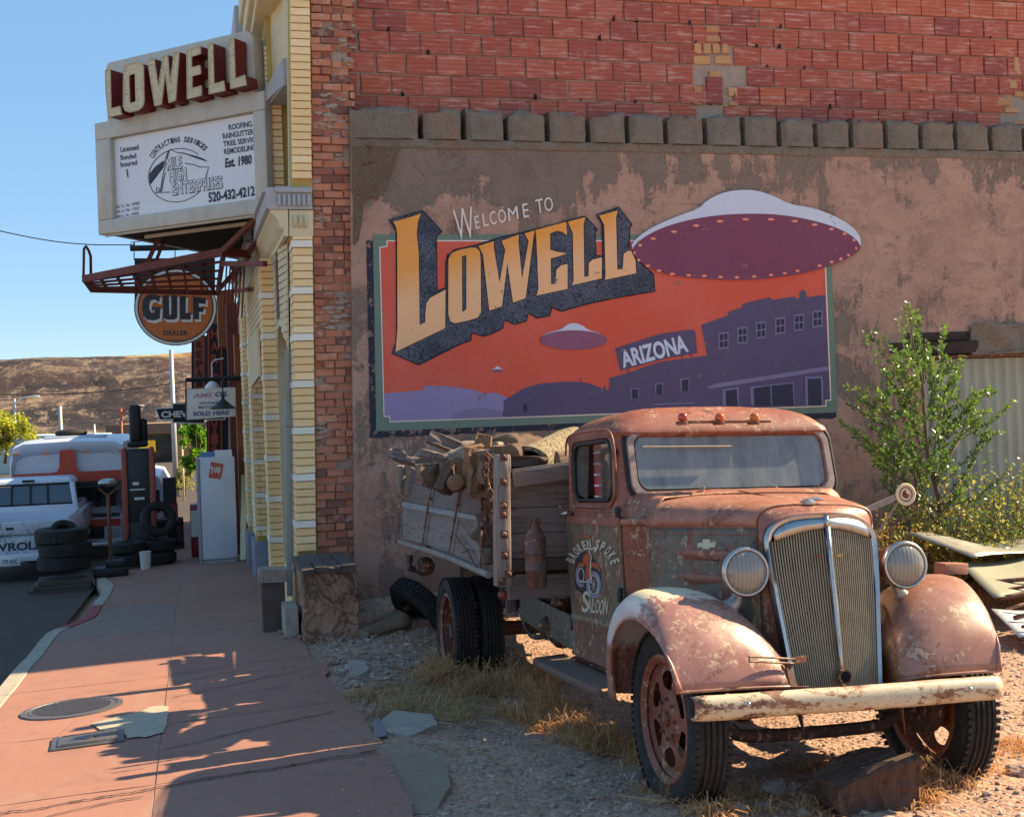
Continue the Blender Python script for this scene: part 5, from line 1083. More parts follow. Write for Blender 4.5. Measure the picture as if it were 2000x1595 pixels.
def spl(pts, n):
    """Catmull-Rom through points"""
    P = [Vector(p) for p in pts]; P = [P[0]*2-P[1]]+P+[P[-1]*2-P[-2]]; out = []
    segs = len(P)-3
    for i in range(n):
        u = i/(n-1)*segs; k = min(int(u), segs-1); t = u-k; a, b, c, d = P[k:k+4]
        out.append(.5*((2*b)+(c-a)*t+(2*a-5*b+4*c-d)*t*t+(3*b-a-3*c+d)*t**3))
    return out
def lerp(a, b, t): return a+(b-a)*t
def itp(tab, x):
    for (a, va), (b, vb) in zip(tab, tab[1:]):
        if x <= b: t = 0 if b == a else max(0, (x-a)/(b-a)); return va+(vb-va)*t
    return tab[-1][1]
# ---- cab shell: rounded-rectangle rings from sill to roof crown, window openings left out
def ring(w, yf, yr, rf, rr_, z, n=10, bow=0.0):
    pts = []
    def arc(cx_, cy_, r, a0, a1, k):
        for i in range(k): t = a0+(a1-a0)*i/(k-1); pts.append((cx_+r*math.cos(t), cy_+r*math.sin(t), z))
    # start front centre going to -x side, round the back, and return along +x
    F = 40; S = 44
    def line(a, b, k):
        for i in range(1, k): pts.append((lerp(a[0], b[0], i/k), lerp(a[1], b[1], i/k), z))
    arc(-w+rf, yf+rf, rf, -math.pi/2, -math.pi, n); line((-w, yf+rf), (-w, yr-rr_), S)
    arc(-w+rr_, yr-rr_, rr_, math.pi, math.pi/2, n); line((-w+rr_, yr), (w-rr_, yr), 16)
    arc(w-rr_, yr-rr_, rr_, math.pi/2, 0, n); line((w, yr-rr_), (w, yf+rf), S)
    arc(w-rf, yf+rf, rf, 0, -math.pi/2, n); line((w-rf, yf), (-w+rf, yf), F)
    if bow: pts = [(x, y-bow*(1-(x/w)**2) if y < (yf+yr)/2 and abs(x) < w else y, zz) for x, y, zz in pts]
    return pts
def in_rr(u, v, u0, u1, v0, v1, r):
    cu = max(u0+r, min(u1-r, u)); cv = max(v0+r, min(v1-r, v)); return (u-cu)**2+(v-cv)**2 < r*r if not (u0+r <= u <= u1-r or v0+r <= v <= v1-r) else (u0 < u < u1 and v0 < v < v1)
ROOF = 1.70
rows = []; zs = [1.27+(ROOF-1.27)*i/44 for i in range(45)]
def cabw(z): return .652 if z < 1.3 else .652-.006*(z-1.3)/.4
def yfz(z): return .75+.085*max(0, (z-1.4))/.33
for z in zs: rows.append(ring(cabw(z), yfz(z), 1.755, .085, .16, z))
for i in range(1, 15):
    a = math.pi/2*i/14; s = math.cos(a)**.62 if i < 14 else 0.0; z = ROOF+.185*math.sin(a)**.85
    # roof swells out a touch over the drip line
    k = 1+.03*math.sin(min(1, i/3)*math.pi)
    w = max(.02, cabw(ROOF)*s*k); yc = 1.28; f = yc-(yc-yfz(ROOF)+.02)*s*k; r2 = yc+(1.755-yc)*s
    rf = max(.006, min(.085+.12*(i/14), w*.8, (yc-f)*.8)); rows.append(ring(w, f, r2, rf, max(.006, min(.16+.1*(i/14), w*.8, (r2-yc)*.8)), z, bow=.0))
m = MB(); n = len(rows[0]); vs = [p for r in rows for p in r]; fs = []
for i in range(len(rows)-1):
    for j in range(n):
        a, b = i*n+j, i*n+(j+1) % n; q = [vs[a], vs[b], vs[b+n], vs[a+n]]; c = [sum(p[k] for p in q)/4 for k in range(3)]
        if i < 44:
            if c[1] < .95 and in_rr(c[0], c[2], -.548, .548, 1.412, 1.727, .07): continue
            if abs(c[0]) > .62 and in_rr(c[1], c[2], .83, 1.50, 1.375, 1.695, .09): continue
            if c[1] > 1.7 and in_rr(c[0], c[2], -.28, .28, 1.42, 1.62, .05): continue
        fs.append((a, a+n, b+n, b))
m.add(vs, fs); m.poly(rows[-1], d=(0, 0, 1)); tb(m, 'cab', 'body', smooth=True, angle=60, solid=.02)
# drip moulding over each door
for s in (-1, 1):
    m = MB(); P = [(s*.665, .735, 1.52), (s*.668, .745, 1.66), (s*.672, .80, 1.735), (s*.674, .95, 1.752), (s*.674, 1.35, 1.755), (s*.672, 1.55, 1.735), (s*.668, 1.61, 1.64)]
    m.tube(spl(P, 30), .006, 6); tb(m, 'drip_rail', 'body', smooth=True)
# lower cab body sides and cowl
rows = []
for i in range(15):
    z = .60+(1.27-.60)*i/14; w = .652-.035*((1.27-z)/.67)**1.5; rows.append([(-w+.0, y, z) for y in [.70+.0*k for k in range(1)]])
m = MB()
def sidew(z): return .652-.03*((1.27-z)/.67)**1.6 if z < 1.27 else .652
for s in (-1, 1):
    rr_ = [[(s*sidew(z), y, z) for y in (1.615, 1.70)]+[(s*(sidew(z)-.02), 1.745, z), (s*(sidew(z)-.10), 1.76, z), (0, 1.76, z)] for z in [.62+.65*i/10 for i in range(11)]]
    m.loft(rr_, flip=s > 0)
tb(m, 'cab_back', 'side', smooth=True, angle=50)
def cw_(y, z): return lerp(.562, sidew(z), smooth01((y-.56)/.16))
m = MB()
for s in (-1, 1):
    m.loft([[(s*cw_(y, z), y, z) for y in [.56+.145*i/8 for i in range(9)]] for z in [.66+(1.25-.66)*i/10 for i in range(11)]], flip=s > 0)
tb(m, 'cowl_side', 'cowl', smooth=True)
# cowl top between hood and windshield: sweeps up into the pillars
m = MB(); rows = []
for j in range(13):
    v = j/12; r = []
    for i in range(41):
        u = -1+2*i/40; au = abs(u)
        wv = lerp(.562, .655, smooth01(v)); x = u*wv
        y0 = .70-.14*au**2.2; y1 = .755+.0*au; y = lerp(y0, y1, v)
        ztop0 = 1.405-.02*au**2; edge = smooth01((au-.80)/.2)
        z = lerp(ztop0-.155*edge**1.3, 1.425-.01*au**2-.12*edge**2.2, smooth01(v)); r.append((x, y, z))
    rows.append(r)
m.loft(rows); 
for s in (-1, 1):
    m.loft([[(s*cw_(y, z), y, z) for y in [.56+.28*i/12 for i in range(13)]] for z in (1.252, 1.27, 1.285)], flip=s > 0)
tb(m, 'cowl_top', 'hoodm', smooth=True, solid=.01)
# doors
def rrect(y0, y1, z0, z1, r, n=8):
    pts = []
    for cy_, cz_, a in ((y1-r, z0+r, -90), (y1-r, z1-r, 0), (y0+r, z1-r, 90), (y0+r, z0+r, 180)):
        pts += [(cy_+r*math.cos(math.radians(a+90*i/n)), cz_+r*math.sin(math.radians(a+90*i/n))) for i in range(n+1)]
    return pts
for s in (-1, 1):
    rows = [[(s*(sidew(z)+.004), lerp(.722, 1.60, i/16), z) for i in range(17)] for z in [.70+(1.245-.70)*k/12 for k in range(13)]]
    m = MB(); m.loft(rows, flip=s > 0); e = [rows[0], [(s*(abs(p[0])-.03), p[1], p[2]) for p in rows[0]]]; m.loft(e)
    for c in (0, -1): m.loft([[r[c] for r in rows], [(s*(abs(r[c][0])-.03), r[c][1], r[c][2]) for r in rows]])
    dr = tb(m, 'door', 'door', smooth=True, angle=40)
    m = MB(); m.loft([[(s*(sidew(z)+.012), lerp(.71, 1.615, i/16), z) for i in range(17)] for z in (1.252, 1.262, 1.285, 1.293)], flip=s > 0)
    m.tube([(s*(sidew(1.25)+.006), .715, 1.25), (s*(sidew(1.25)+.006), 1.61, 1.25)], .006, 5); m.tube([(s*.658, .715, 1.325), (s*.658, 1.1, 1.322), (s*.658, 1.61, 1.335)], .006, 5)
    tb(m, 'belt_moulding', 'body', smooth=True)
    m = MB(); P = [(s*.656, a, b) for a, b in rrect(.795, 1.545, 1.345, 1.715, .10)]; m.tube(P, .008, 5, closed=True); tb(m, 'door_window_frame', 'body', dr, smooth=True)
    m = MB(); P = [(s*.650, a, b) for a, b in rrect(.833, 1.497, 1.378, 1.692, .09)]; m.tube(P, .013, 6, closed=True); tb(m, 'window_seal', 'black', dr, smooth=True)
    m = MB(); m.poly([(s*.640, a, b) for a, b in rrect(.80, 1.50, 1.372, 1.70, .08)], d=(s, 0, 0)) if s > 0 else m.poly([(s*.640, a, b) for a, b in [(.80, 1.38), (1.12, 1.38), (1.10, 1.46), (1.16, 1.56), (1.17, 1.69), (.9, 1.70), (.82, 1.66)]], d=(s, 0, 0))
    if s < 0: m.poly([(s*.640, a, b) for a, b in [(1.30, 1.38), (1.49, 1.42), (1.50, 1.62), (1.42, 1.69), (1.25, 1.69), (1.27, 1.55)]], d=(s, 0, 0))
    tb(m, 'window_glass', 'glass', dr)
    for z in (1.32, .90):
        m = MB(); m.box((s*.668, .715, z), (.022, .035, .055 if z > 1 else .075)); tb(m, 'hinge', 'black', dr, bevel=.004)
    m = MB(); m.tube([(s*.655, 1.54, 1.305), (s*.70, 1.54, 1.305)], .012, 8); m.tube([(s*.70, 1.50, 1.31), (s*.71, 1.60, 1.30), (s*.70, 1.64, 1.295)], [.012, .011, .006], 8); tb(m, 'door_handle', 'chrome', dr, smooth=True)
    if s < 0: right_door = dr
m = MB()
for s in (-1, 1):
    m.loft([[(s*(sidew(.7)+.003+o), y, z) for y in (.60, 1.0, 1.30, 1.62)] for z, o in ((.70, 0), (.62, 0), (.60, .01), (.50, .03))], flip=s < 0)
tb(m, 'door_sill', 'rust', smooth=True, angle=40)
# windshield: frame, glass, lower seal
def wsp(x, z, o=0): return (x, yfz(z)-.0-o-.0*(abs(x)), z)
def wfr(x0, x1, z0, z1, r, n=8): return rrect(x0, x1, z0, z1, r, n)
fo = [wsp(a, b, .026) for a, b in wfr(-.575, .575, 1.385, 1.745, .085)]; fi = [wsp(a, b, .026) for a, b in wfr(-.543, .543, 1.418, 1.722, .068)]; fo2 = [wsp(a, b, -.004) for a, b in wfr(-.582, .582, 1.378, 1.752, .088)]; fi2 = [wsp(a, b, -.01) for a, b in wfr(-.540, .540, 1.421, 1.719, .066)]
m = MB(); m.loft([fo2+[fo2[0]], fo+[fo[0]], fi+[fi[0]], fi2+[fi2[0]]]); tb(m, 'windshield_frame', 'wsframe', smooth=True, angle=35)
m = MB(); q = [wsp(a, b, .006) for a, b in wfr(-.59, .59, 1.37, 1.76, .09)]; m.tube(q, .010, 6, closed=True); tb(m, 'windshield_seal', 'black', smooth=True)
m = MB(); m.poly([wsp(a, b, .004) for a, b in wfr(-.53, .53, 1.43, 1.71, .06)], d=(0, -1, 0)); tb(m, 'windshield_glass', 'glassws')
m = MB(); m.tube([(-.50, .78, 1.652), (.0, .78, 1.648)], .0045, 5); m.tube([(-.2, .73, 1.40), (-.19, .72, 1.44)], .008, 6); m.tube([(-.03, .745, 1.52), (-.01, .765, 1.60)], .003, 4); tb(m, 'wiper', 'nickel', smooth=True)
# cab interior
m = MB(); m.b2((-.60, 1.30, .75), (.60, 1.70, 1.12)); m.b2((-.60, 1.55, 1.1), (.60, 1.70, 1.40)); m.b2((-.6, .75, .62), (.6, 1.7, .66)); m.b2((-.6, .80, 1.18), (.6, .90, 1.37)); tb(m, 'seat', 'blackmatte', bevel=.02)
m = MB(); c = Vector((.28, 1.10, 1.33)); m.tube([c+Vector((.19*math.cos(t), .10*math.sin(t), .16*math.sin(t)+.0)) for t in [2*math.pi*i/28 for i in range(28)]], .010, 6, closed=True); m.tube([c, c+Vector((0, -.35, -.35))], .016, 6)
for a in (0, 2.1, 4.2): m.tube([c, c+Vector((.19*math.cos(a), .10*math.sin(a), .16*math.sin(a)))], .006, 5)
tb(m, 'steering_wheel', 'nickel', smooth=True)
m = MB(); m.poly([(.30, 1.735, 1.43), (.52, 1.735, 1.43), (.52, 1.735, 1.62), (.48, 1.735, 1.66), (.34, 1.735, 1.66), (.30, 1.735, 1.60)], depth=.01, d=(0, -1, 0)); tb(m, 'rear_board', 'signwhite')
m = MB(); m.box((-.60, 1.21, 1.50), (.012, .13, .44)); 
tb(m, 'red_cloth', 'redcloth')
# interior red check strip seen behind the side glass
m = MB()
for k in range(7): m.box((-.607, 1.21, 1.34+k*.06), (.004, .12, .010))
tb(m, 'cloth_band', 'signwhite')
# roof marker lamps on their bar
lb = MB(); lb.b2((-.30, .70, 1.768), (.20, .75, 1.782)); tb(lb, 'lamp_bar', 'rust', bevel=.004)
for i, px in enumerate((1333, 1405, 1473)):
    p = ty_(px, 817, .72); lampm = ('redlamp', 'amber2', 'amber')[i]
    m = MB(); m.lathe([(.034, -.004), (.034, .010), (.026, .014), (.0, .014)], 16, Matrix.Translation((p.x, .725, p.z-.028))); o = tb(m, 'marker_lamp', 'rust', smooth=True, angle=40)
    m = MB(); m.sphere((p.x, .715, p.z+.004), .026, 16, 10, (1, 1, 1)); tb(m, 'lamp_lens', lampm, o, smooth=True)
# ---- hood
def hoodw(y): return lerp(.285, .562, ((y+.10)/.66)**.85 if y > -.10 else 0)
def hoodsec(y, yo=0, n=28):
    """section from belt to belt over the top"""
    t = (y+.10)/.70; w = hoodw(y); zt = 1.338+.062*t-.01*t*t; zb = 1.25; out = []
    for i in range(n+1):
        a = math.pi*i/n; c, s = math.cos(a), math.sin(a); ex = .52
        x = -w*math.copysign(abs(c)**ex, c); z = zb+(zt-zb)*abs(s)**.62
        out.append((x, y+yo*(1-abs(x/w)**2.2), z))
    return out
m = MB(); ys = [-.10+.655*i/18 for i in range(19)]; m.loft([hoodsec(y, .155*max(0, (y-.1)/.45)**1.5 if y > .1 else 0) for y in ys], flip=True); tb(m, 'hood_top', 'hoodm', smooth=True, solid=.008)
m = MB(); m.tube([(0, -.09, 1.341), (0, .2, 1.366), (0, .70, 1.41)], .004, 5); tb(m, 'hood_hinge', 'rust', smooth=True)
for s in (-1, 1):
    m = MB(); m.loft([[(s*hoodw(y), y, z) for y in ys] for z in [.72+(1.243-.72)*k/6 for k in range(7)]], flip=s > 0); hs = tb(m, 'hood_side', 'side', smooth=True, solid=.006)
    m = MB(); m.tube([(s*(hoodw(y)+.004), y, 1.215+.0*y) for y in ys], .005, 5); m.tube([(s*(hoodw(y)+.002), y, 1.246) for y in ys], .006, 5); tb(m, 'hood_bead', 'body', smooth=True)
    for (z0, ya, yb, ye) in ((1.118, .40, -.06, 0), (1.005, .38, .02, 1)):
        rows = []
        for k in range(9):
            y = lerp(ya, yb, k/8); tip = min(1, k*2.2/8+.06, ((8-k)*1.6/8+.06) if ye else 1); w = hoodw(y)
            rows.append([(s*(w+.001), y, z0+.030), (s*(w+.030*tip), y, z0+.016), (s*(w+.034*tip), y, z0+.0), (s*(w+.026*tip), y, z0-.020*tip), (s*(w+.002), y, z0-.030)])
        m = MB(); m.loft(rows, flip=s < 0); m.poly(rows[0], d=(0, 1, 0)); m.poly(rows[-1], d=(0, -1, 0)); tb(m, 'louvre', 'body', hs, smooth=True, angle=40)
        m = MB(); m.tube([(s*(hoodw(lerp(ya, yb, k/8))+.003), lerp(ya, yb, k/8), z0-.045) for k in range(9)], .004, 5); tb(m, 'louvre_bead', 'side', hs, smooth=True)
    bt0 = [(-1, .3), (-.42, .42), (-.42, 1), (.42, 1), (.42, .42), (1.08, .42), (.94, -.42), (.36, -.42), (.36, -1), (-.48, -1), (-.48, -.42), (-1.1, -.42)]
    P = []
    for a, b in bt0:
        y = .17-s*-1*a*.0-a*.052*(1 if s < 0 else -1); P.append((s*(hoodw(y)+.004), y, 1.163+b*.026))
    m = MB(); m.poly(P, depth=.004, d=(s, 0, 0)); bd = tb(m, 'badge', 'badge', hs)
# ---- radiator shell, chrome surround and grille
def gsh(z): return itp([(.50, .195), (.60, .207), (.75, .222), (.95, .243), (1.10, .253), (1.17, .256)], z)
def arch_pts(k, n=24, lift=0.0):
    """grille outline from bottom left up over the crown to bottom right; k scales in/out (metres)"""
    L = [(-(gsh(z)+k), z) for z in [.50+(1.15-.50)*i/12 for i in range(13)]]
    top = []
    for i in range(1, n):
        a = math.pi*i/n; c, s = math.cos(a), math.sin(a); top.append((-(.256+k)*math.copysign(abs(c)**.62, c), 1.15+(.135+k*.9)*abs(s)**.75))
    return L+top+[(-x, z) for x, z in L[::-1]]
def gy(x, z, o=0): return -.205-(1.15-z)*.12*1.0-.055*(1-min(1, abs(x)/.25))**1.0+o+.075*smooth01((abs(x)-.16)/.14)*0
GC = -.02
def A3(k, o): return [(GC+x, gy(x, z, o), z) for x, z in arch_pts(k)]
def back(k, y): return [(GC+x*1.0, y+.0, z) for x, z in arch_pts(k)]
m = MB(); m.loft([A3(.012, .052), A3(.022, .012), A3(.014, -.006), A3(-.004, .002), A3(-.010, .022)]); tb(m, 'grille_surround', 'chrome', smooth=True, angle=50)
# crown plate of the surround over the bars
P = [(x, z) for x, z in arch_pts(-.006) if z > 1.20]; lowr = [(x, 1.232-.05*(abs(x)/.25)**1.5) for x in [.20-.40*i/12 for i in range(13)]]
m = MB(); u = [(GC+x, gy(x, z, .002), z) for x, z in P]; k_ = len(P); l2 = [(GC+x, gy(x, 0, 0)*0+gy(x, 1.22-.055*(abs(x)/.25)**1.5, .006), 1.238-.06*(abs(x)/.25)**1.6) for x in [P[i][0]*.98 for i in range(k_)]]
m.loft([u, l2]); tb(m, 'crown_plate', 'chrome', smooth=True, angle=50, solid=.006)
hs0 = hoodsec(-.10, 0, 24); hr_ = [(-.285, z) for z in [.50+(1.25-.50)*i/12 for i in range(13)]]+[(p[0], p[2]) for p in hs0[1:-1]]; hr_ += [(.285, z) for x, z in hr_[:13][::-1]]
sh_r = []
for t in [0, .15, .35, .6, .85, 1]:
    e_ = smooth01(t)*.45+.55*math.sin(t*math.pi/2)
    sh_r.append([(lerp(GC+x, h[0], e_), lerp(gy(x, z, .050), -.095, t), lerp(z, h[1], e_)) for (x, z), h in zip(arch_pts(.014), hr_)])
m = MB(); m.loft(sh_r); tb(m, 'radiator_shell', 'body', smooth=True, angle=60)
m = MB(); m.poly([(GC+x, gy(x, z, .050), z) for x, z in arch_pts(-.002)], d=(0, -1, 0)); tb(m, 'radiator_core', 'blackmatte')
m = MB()
for s in (-1, 1):
    for i in range(0, 20):
        x = s*(.015+.0120*i)
        zz = [.505+(1.235-.505)*k/10 for k in range(11)]
        top = 1.235-.055*(abs(x)/.25)**1.6; pts = []
        for k in range(11):
            z = .505+(top-.505)*k/10; xx = x*gsh(z)/.256; pts.append((GC+xx, gy(xx, z, .012), z))
        for a, b in zip(pts, pts[1:]): m.bar(a, b, .0058, .008, (0, 1, 0))
o = tb(m, 'grille_bars', 'nickel'); o['kind'] = 'stuff'
m = MB()
for za, zb in zip((.50, .7, .9, 1.1), (.7, .9, 1.1, 1.245)): m.bar((GC, gy(0, za, .022), za), (GC, gy(0, zb, .022), zb), .014, .05, (0, 1, 0))
m.tube([(GC, gy(0, z, -.004), z) for z in (.50, .7, .9, 1.1, 1.245)], [.011]*5, 8); m.tube([(GC, gy(0, 1.245, -.004), 1.245), (GC, gy(0, 1.3, -.002), 1.29)], [.012, .010], 8); tb(m, 'centre_bar', 'chrome', smooth=True)
m = MB(); m.tube([(GC, gy(0, .6)-.002, .597), (GC, gy(0, .6)-.030, .597)], .030, 18, caps=False); m.lathe([(.031, 0), (.024, 0), (.022, .04)], 18, Matrix.Translation((GC, gy(0, .6)-.031, .597)), 'Y'); tb(m, 'crank_ring', 'rust', smooth=True, angle=50)
m = MB(); m.lathe([(.022, -.031), (0, -.031)], 18, Matrix.Translation((GC, gy(0, .6)+.003, .597)), 'Y'); tb(m, 'crank_hole', 'blackmatte')
for s, mt in ((-1, 'redp'), (1, 'brass')):
    m = MB(); m.box((GC+s*.052, gy(.05, 1.1)-.002, 1.115+.0*s), (.030, .006, .008)); tb(m, 'grille_clip', mt)
m = MB(); m.lathe([(.035, 0), (.036, .012), (.022, .020), (.010, .026), (0, .027)], 18, Matrix.Translation((-.02, -.08, 1.343))); m.tube([(-.05, -.08, 1.36), (.02, -.09, 1.366), (.05, -.10, 1.362)], [.006, .012, .004], 6); tb(m, 'radiator_cap', 'chrome', smooth=True, angle=40)
# ---- front fenders
def fender(s):
    rows = []; N = 40
    for k in range(N+1):
        th = math.radians(1+156*k/N); d = math.degrees(th)
        Rc = itp([(-16, .80), (0, .70), (15, .615), (35, .575), (60, .575), (85, .585), (105, .575), (125, .555), (140, .53), (157, .495)], d)
        Re = itp([(-16, .60), (0, .47), (15, .435), (35, .43), (60, .44), (85, .45), (110, .47), (130, .50), (145, .515), (157, .500)], d)
        xo = itp([(-16, .79), (0, .80), (20, .84), (45, .865), (85, .875), (120, .87), (140, .86), (157, .835)], d)
        xi = itp([(-16, .62), (10, .60), (30, .56), (50, .46), (70, .42), (90, .40), (120, .34), (157, .27)], d)
        Ri = itp([(-16, .66), (10, .54), (30, .46), (50, .43), (70, .44), (90, .45), (120, .43), (157, .435)], d)
        xc = lerp(xo, xi, .38)
        P2 = [(xo-.012, Re-.006), (xo, Re+.004), (xo+.004, lerp(Re, Rc, .28)), (xo-.018, lerp(Re, Rc, .66)), (xo-.075, lerp(Re, Rc, .92)), (xc, Rc), (lerp(xc, xi, .45), lerp(Rc, Ri, .16)), (lerp(xc, xi, .8), lerp(Rc, Ri, .5)), (xi, Ri)]
        if d > 125:      # front lip: section closes down towards the nose
            pass
        P2 = [(p.x, p.y) for p in spl([(a, b, 0) for a, b in P2], 26)]
        sq = .965*(1-.36*max(0, min(.45, -Rc*math.cos(th)*-1 if False else max(0, -(Rc*math.cos(th)))))) if s > 0 else 1.0
        rows.append([(s*a*sq, r_*math.cos(th)*(1 if d > 60 else 1)-.0, .405+r_*math.sin(th)) for a, r_ in P2])
    m = MB(); m.loft(rows, flip=s < 0)
    f = tb(m, 'front_fender', 'fendw' if s < 0 else 'fend', smooth=True, solid=.006)
    e = [r[1] for r in rows]; m = MB(); m.tube([Vector(p) for p in e], .007, 6); m.tube([Vector(p)+Vector((0, .004, -.003)) for p in rows[-1]], .008, 6); tb(m, 'fender_bead', 'fend', f, smooth=True)
    # splash apron joining fender to the frame and shell
    m = MB(); ed = [r[-1] for r in rows[8:]]; m.loft([ed, [(s*(GC*s*0+lerp(abs(p[0]), .24, .9)), p[1]*1.0+.01, p[2]-.14-.10*(i/len(ed))) for i, p in enumerate(ed)]], flip=s < 0); tb(m, 'splash_apron', 'frame' if s < 0 else 'apron', smooth=True, solid=.004)
    # headlight
    hx, hy, hz = s*.395-.0, -.2, 1.055
    T_ = Matrix.Translation((hx, hy, hz)) @ Matrix.Rotation(-.045, 4, 'Z')
    hl = tb(MB().lathe([(.020, .235), (.045, .215), (.075, .16), (.094, .08), (.100, .03), (.100, .012)], 32, T_, 'Y'), 'headlight', 'rust', smooth=True)
    tb(MB().lathe([(.100, .030), (.110, .022), (.1115, .008), (.107, -.004), (.099, -.008), (.094, -.002), (.092, .004)], 40, T_, 'Y'), 'headlight_rim', 'chrome', hl, smooth=True)
    tb(MB().lathe([(.093, .0), (.085, -.010), (.06, -.020), (.03, -.026), (0, -.028)], 40, T_, 'Y'), 'headlight_lens', 'lens', hl, smooth=True)
    m = MB(); m.tube(spl([(hx, hy+.09, hz-.085), (hx+s*.015, hy+.09, hz-.13), (hx+s*.05, hy+.10, hz-.165), (hx+s*.085, hy+.11, hz-.175)], 10), [.030, .026, .026, .03, .034, .038, .04, .04, .036, .02], 10); tb(m, 'headlight_bracket', 'silver2', smooth=True)
    return rows
fr_r = fender(-1); fr_l = fender(1)
# running boards, flared up into the front fender
for s in (-1, 1):
    m = MB(); rows = []
    for k in range(12):
        t = k/11; y = lerp(.66, 1.92, t); z = .452-.006*math.sin(t*3); rows.append([(s*.62, y, z+.012), (s*.64, y, z+.004), (s*.79, y, z), (s*.81, y, z-.006), (s*.815, y, z-.022), (s*.808, y, z-.045), (s*.79, y, z-.05)])
    m.loft(rows, flip=s < 0); m.poly([rows[-1][i] for i in range(7)], d=(0, 1, 0)); tb(m, 'running_board', 'rboard' if s < 0 else 'frame', smooth=True, angle=40, solid=.004)
# ---- wheels
def wheel(cx_, cy_, s, front=True, name='wheel', steer=0.0):
    w = empty(name, (cx_, cy_, .405)); w.parent = trk; w.rotation_euler = (0, 0, steer)
    hw = .085; pr = [(.278, -.062), (.300, -.080), (.335, -.088), (.368, -.082), (.390, -.070)]
    tread = [(.400, -.062)]
    for g_ in (-.040, -.014, .014, .040): tread += [(.405, g_-.010), (.395, g_-.006), (.395, g_+.002), (.405, g_+.006)]
    tread += [(.400, .062)]; pr = pr+tread+[(a, -b) for a, b in pr[::-1]]
    t_ = tb(MB().lathe(pr, 72, None, 'X'), 'tyre', 'rubber', w, smooth=True, angle=28)
    # tread blocks on the shoulders
    m = MB()
    for i in range(72):
        a = 2*math.pi*i/72
        for e in (-1, 1):
            R_ = Matrix.Rotation(a, 4, 'X'); m.box((e*.070, 0, .396), (.022, .020, .014), mat=R_)
    o = tb(m, 'tread_blocks', 'rubber', w); o['kind'] = 'stuff'
    o_ = s  # outer side
    rim = MB().lathe([(.252, -o_*.065), (.282, -o_*.072), (.284, -o_*.062), (.268, -o_*.05), (.262, o_*.0), (.268, o_*.050), (.284, o_*.060), (.286, o_*.073), (.276, o_*.078), (.262, o_*.068), (.250, o_*.058)], 56, None, 'X'); tb(rim, 'rim', 'wheel', w, smooth=True, angle=50)
    def dish(r): return itp([(0, .052), (.05, .052), (.095, .050), (.11, .034), (.15, .046), (.20, .044), (.235, .030), (.26, .052)], r)*(1 if front else -.7)-(0 if front else .0)
    m = MB(); nh = 6
    for k in range(nh):
        c0 = 2*math.pi*(k+.5)/nh; hc = (.170*math.cos(c0), .170*math.sin(c0)); L = 40; rws = [[], [], [], []]
        for i in range(L+1):
            a = 2*math.pi*i/L; dx, dy = math.cos(a), math.sin(a)
            # local radial/tangential hole ellipse
            er, et = .043, .062; hr_, ht = er*dx, et*dy; pr_, pt = .170+hr_, ht
            # sector boundary: clamp far point to the sector
            fr_ = .170+dx*.2; R1, R0 = .252, .085; A = math.pi/nh
            best = 1e9
            dr, dt = dx*er, dy*et; q = 1.0
            # march outwards until leaving the sector
            st = 1.0
            while True:
                rr2 = .170+dr*st; tt = dt*st; rad = math.hypot(rr2, tt); ang = abs(math.atan2(tt, rr2))
                if rad > R1 or rad < R0 or ang > A or rr2 < .02 or st > 12: break
                st += .04
            for j in range(4):
                f = lerp(1, st, j/3); x2, y2 = .170+dr*f, dt*f; ra = math.hypot(x2, y2); an = c0+math.atan2(y2, x2)
                rws[j].append((o_*dish(ra), ra*math.cos(an), ra*math.sin(an)))
        m.loft(rws)
    m.lathe([(.0, o_*dish(0)), (.05, o_*dish(.05)), (.075, o_*dish(.075)), (.10, o_*dish(.10)), (.115, o_*dish(.115))], 32, None, 'X')
    tb(m, 'wheel_disc', 'wheel', w, smooth=True)
    m = MB()
    for i in range(8):
        a = 2*math.pi*i/8; m.tube([(o_*dish(.09)*.9, .088*math.cos(a), .088*math.sin(a)), (o_*(dish(.09)+.014), .088*math.cos(a), .088*math.sin(a))], .009, 6)
    m.lathe([(.034, o_*dish(0)), (.032, o_*(dish(0)+.014)), (0, o_*(dish(0)+.018))], 20, None, 'X'); tb(m, 'hub_nuts', 'rust', w, smooth=True, angle=40)
    m = MB().lathe([(.15, -o_*.03), (.15, -o_*.10), (0, -o_*.10)], 24, None, 'X'); tb(m, 'brake_drum', 'frame', w, smooth=True, angle=40)
    return w
wheel(-.66, 0, -1); wheel(.625, 0, 1)
wheel(-.855, 3.99, -1, False); wheel(-.655, 3.99, 1, False); wheel(.655, 3.99, -1, False); wheel(.855, 3.99, 1, False)
# ---- bumper and brackets
BX0, BX1, BY = -.79, .645, -.50
m = MB(); rows = []
for i in range(33):
    t = i/32; x = lerp(BX0, BX1, t); end = min(t, 1-t); z = .530; bow = .012*(1-(2*t-1)**2); hh = .047 if end > .01 else .043
    rows.append([(x, BY+.030-bow, z+hh-.004), (x, BY+.012-bow, z+hh), (x, BY-bow-.004, z+hh*.75), (x, BY-bow-.014, z+hh*.3), (x, BY-bow-.014, z-hh*.3), (x, BY-bow-.004, z-hh*.75), (x, BY+.012-bow, z-hh), (x, BY+.030-bow, z-hh+.004)])
m.loft(rows, flip=True); bo = tb(m, 'front_bumper', 'bumper', smooth=True, solid=.006)
for px, py in ((1460, 1375), (1688, 1362), (1893, 1345)):
    p = ty_(px, py, BY-.015); m = MB(); m.sphere((p.x, BY-.024, p.z), .012, 10, 6, (1, .7, 1)); m.box((p.x, BY-.022, p.z), (.030, .006, .030)); tb(m, 'bumper_bolt', 'chrome', bo, smooth=True, angle=40)
m = MB()
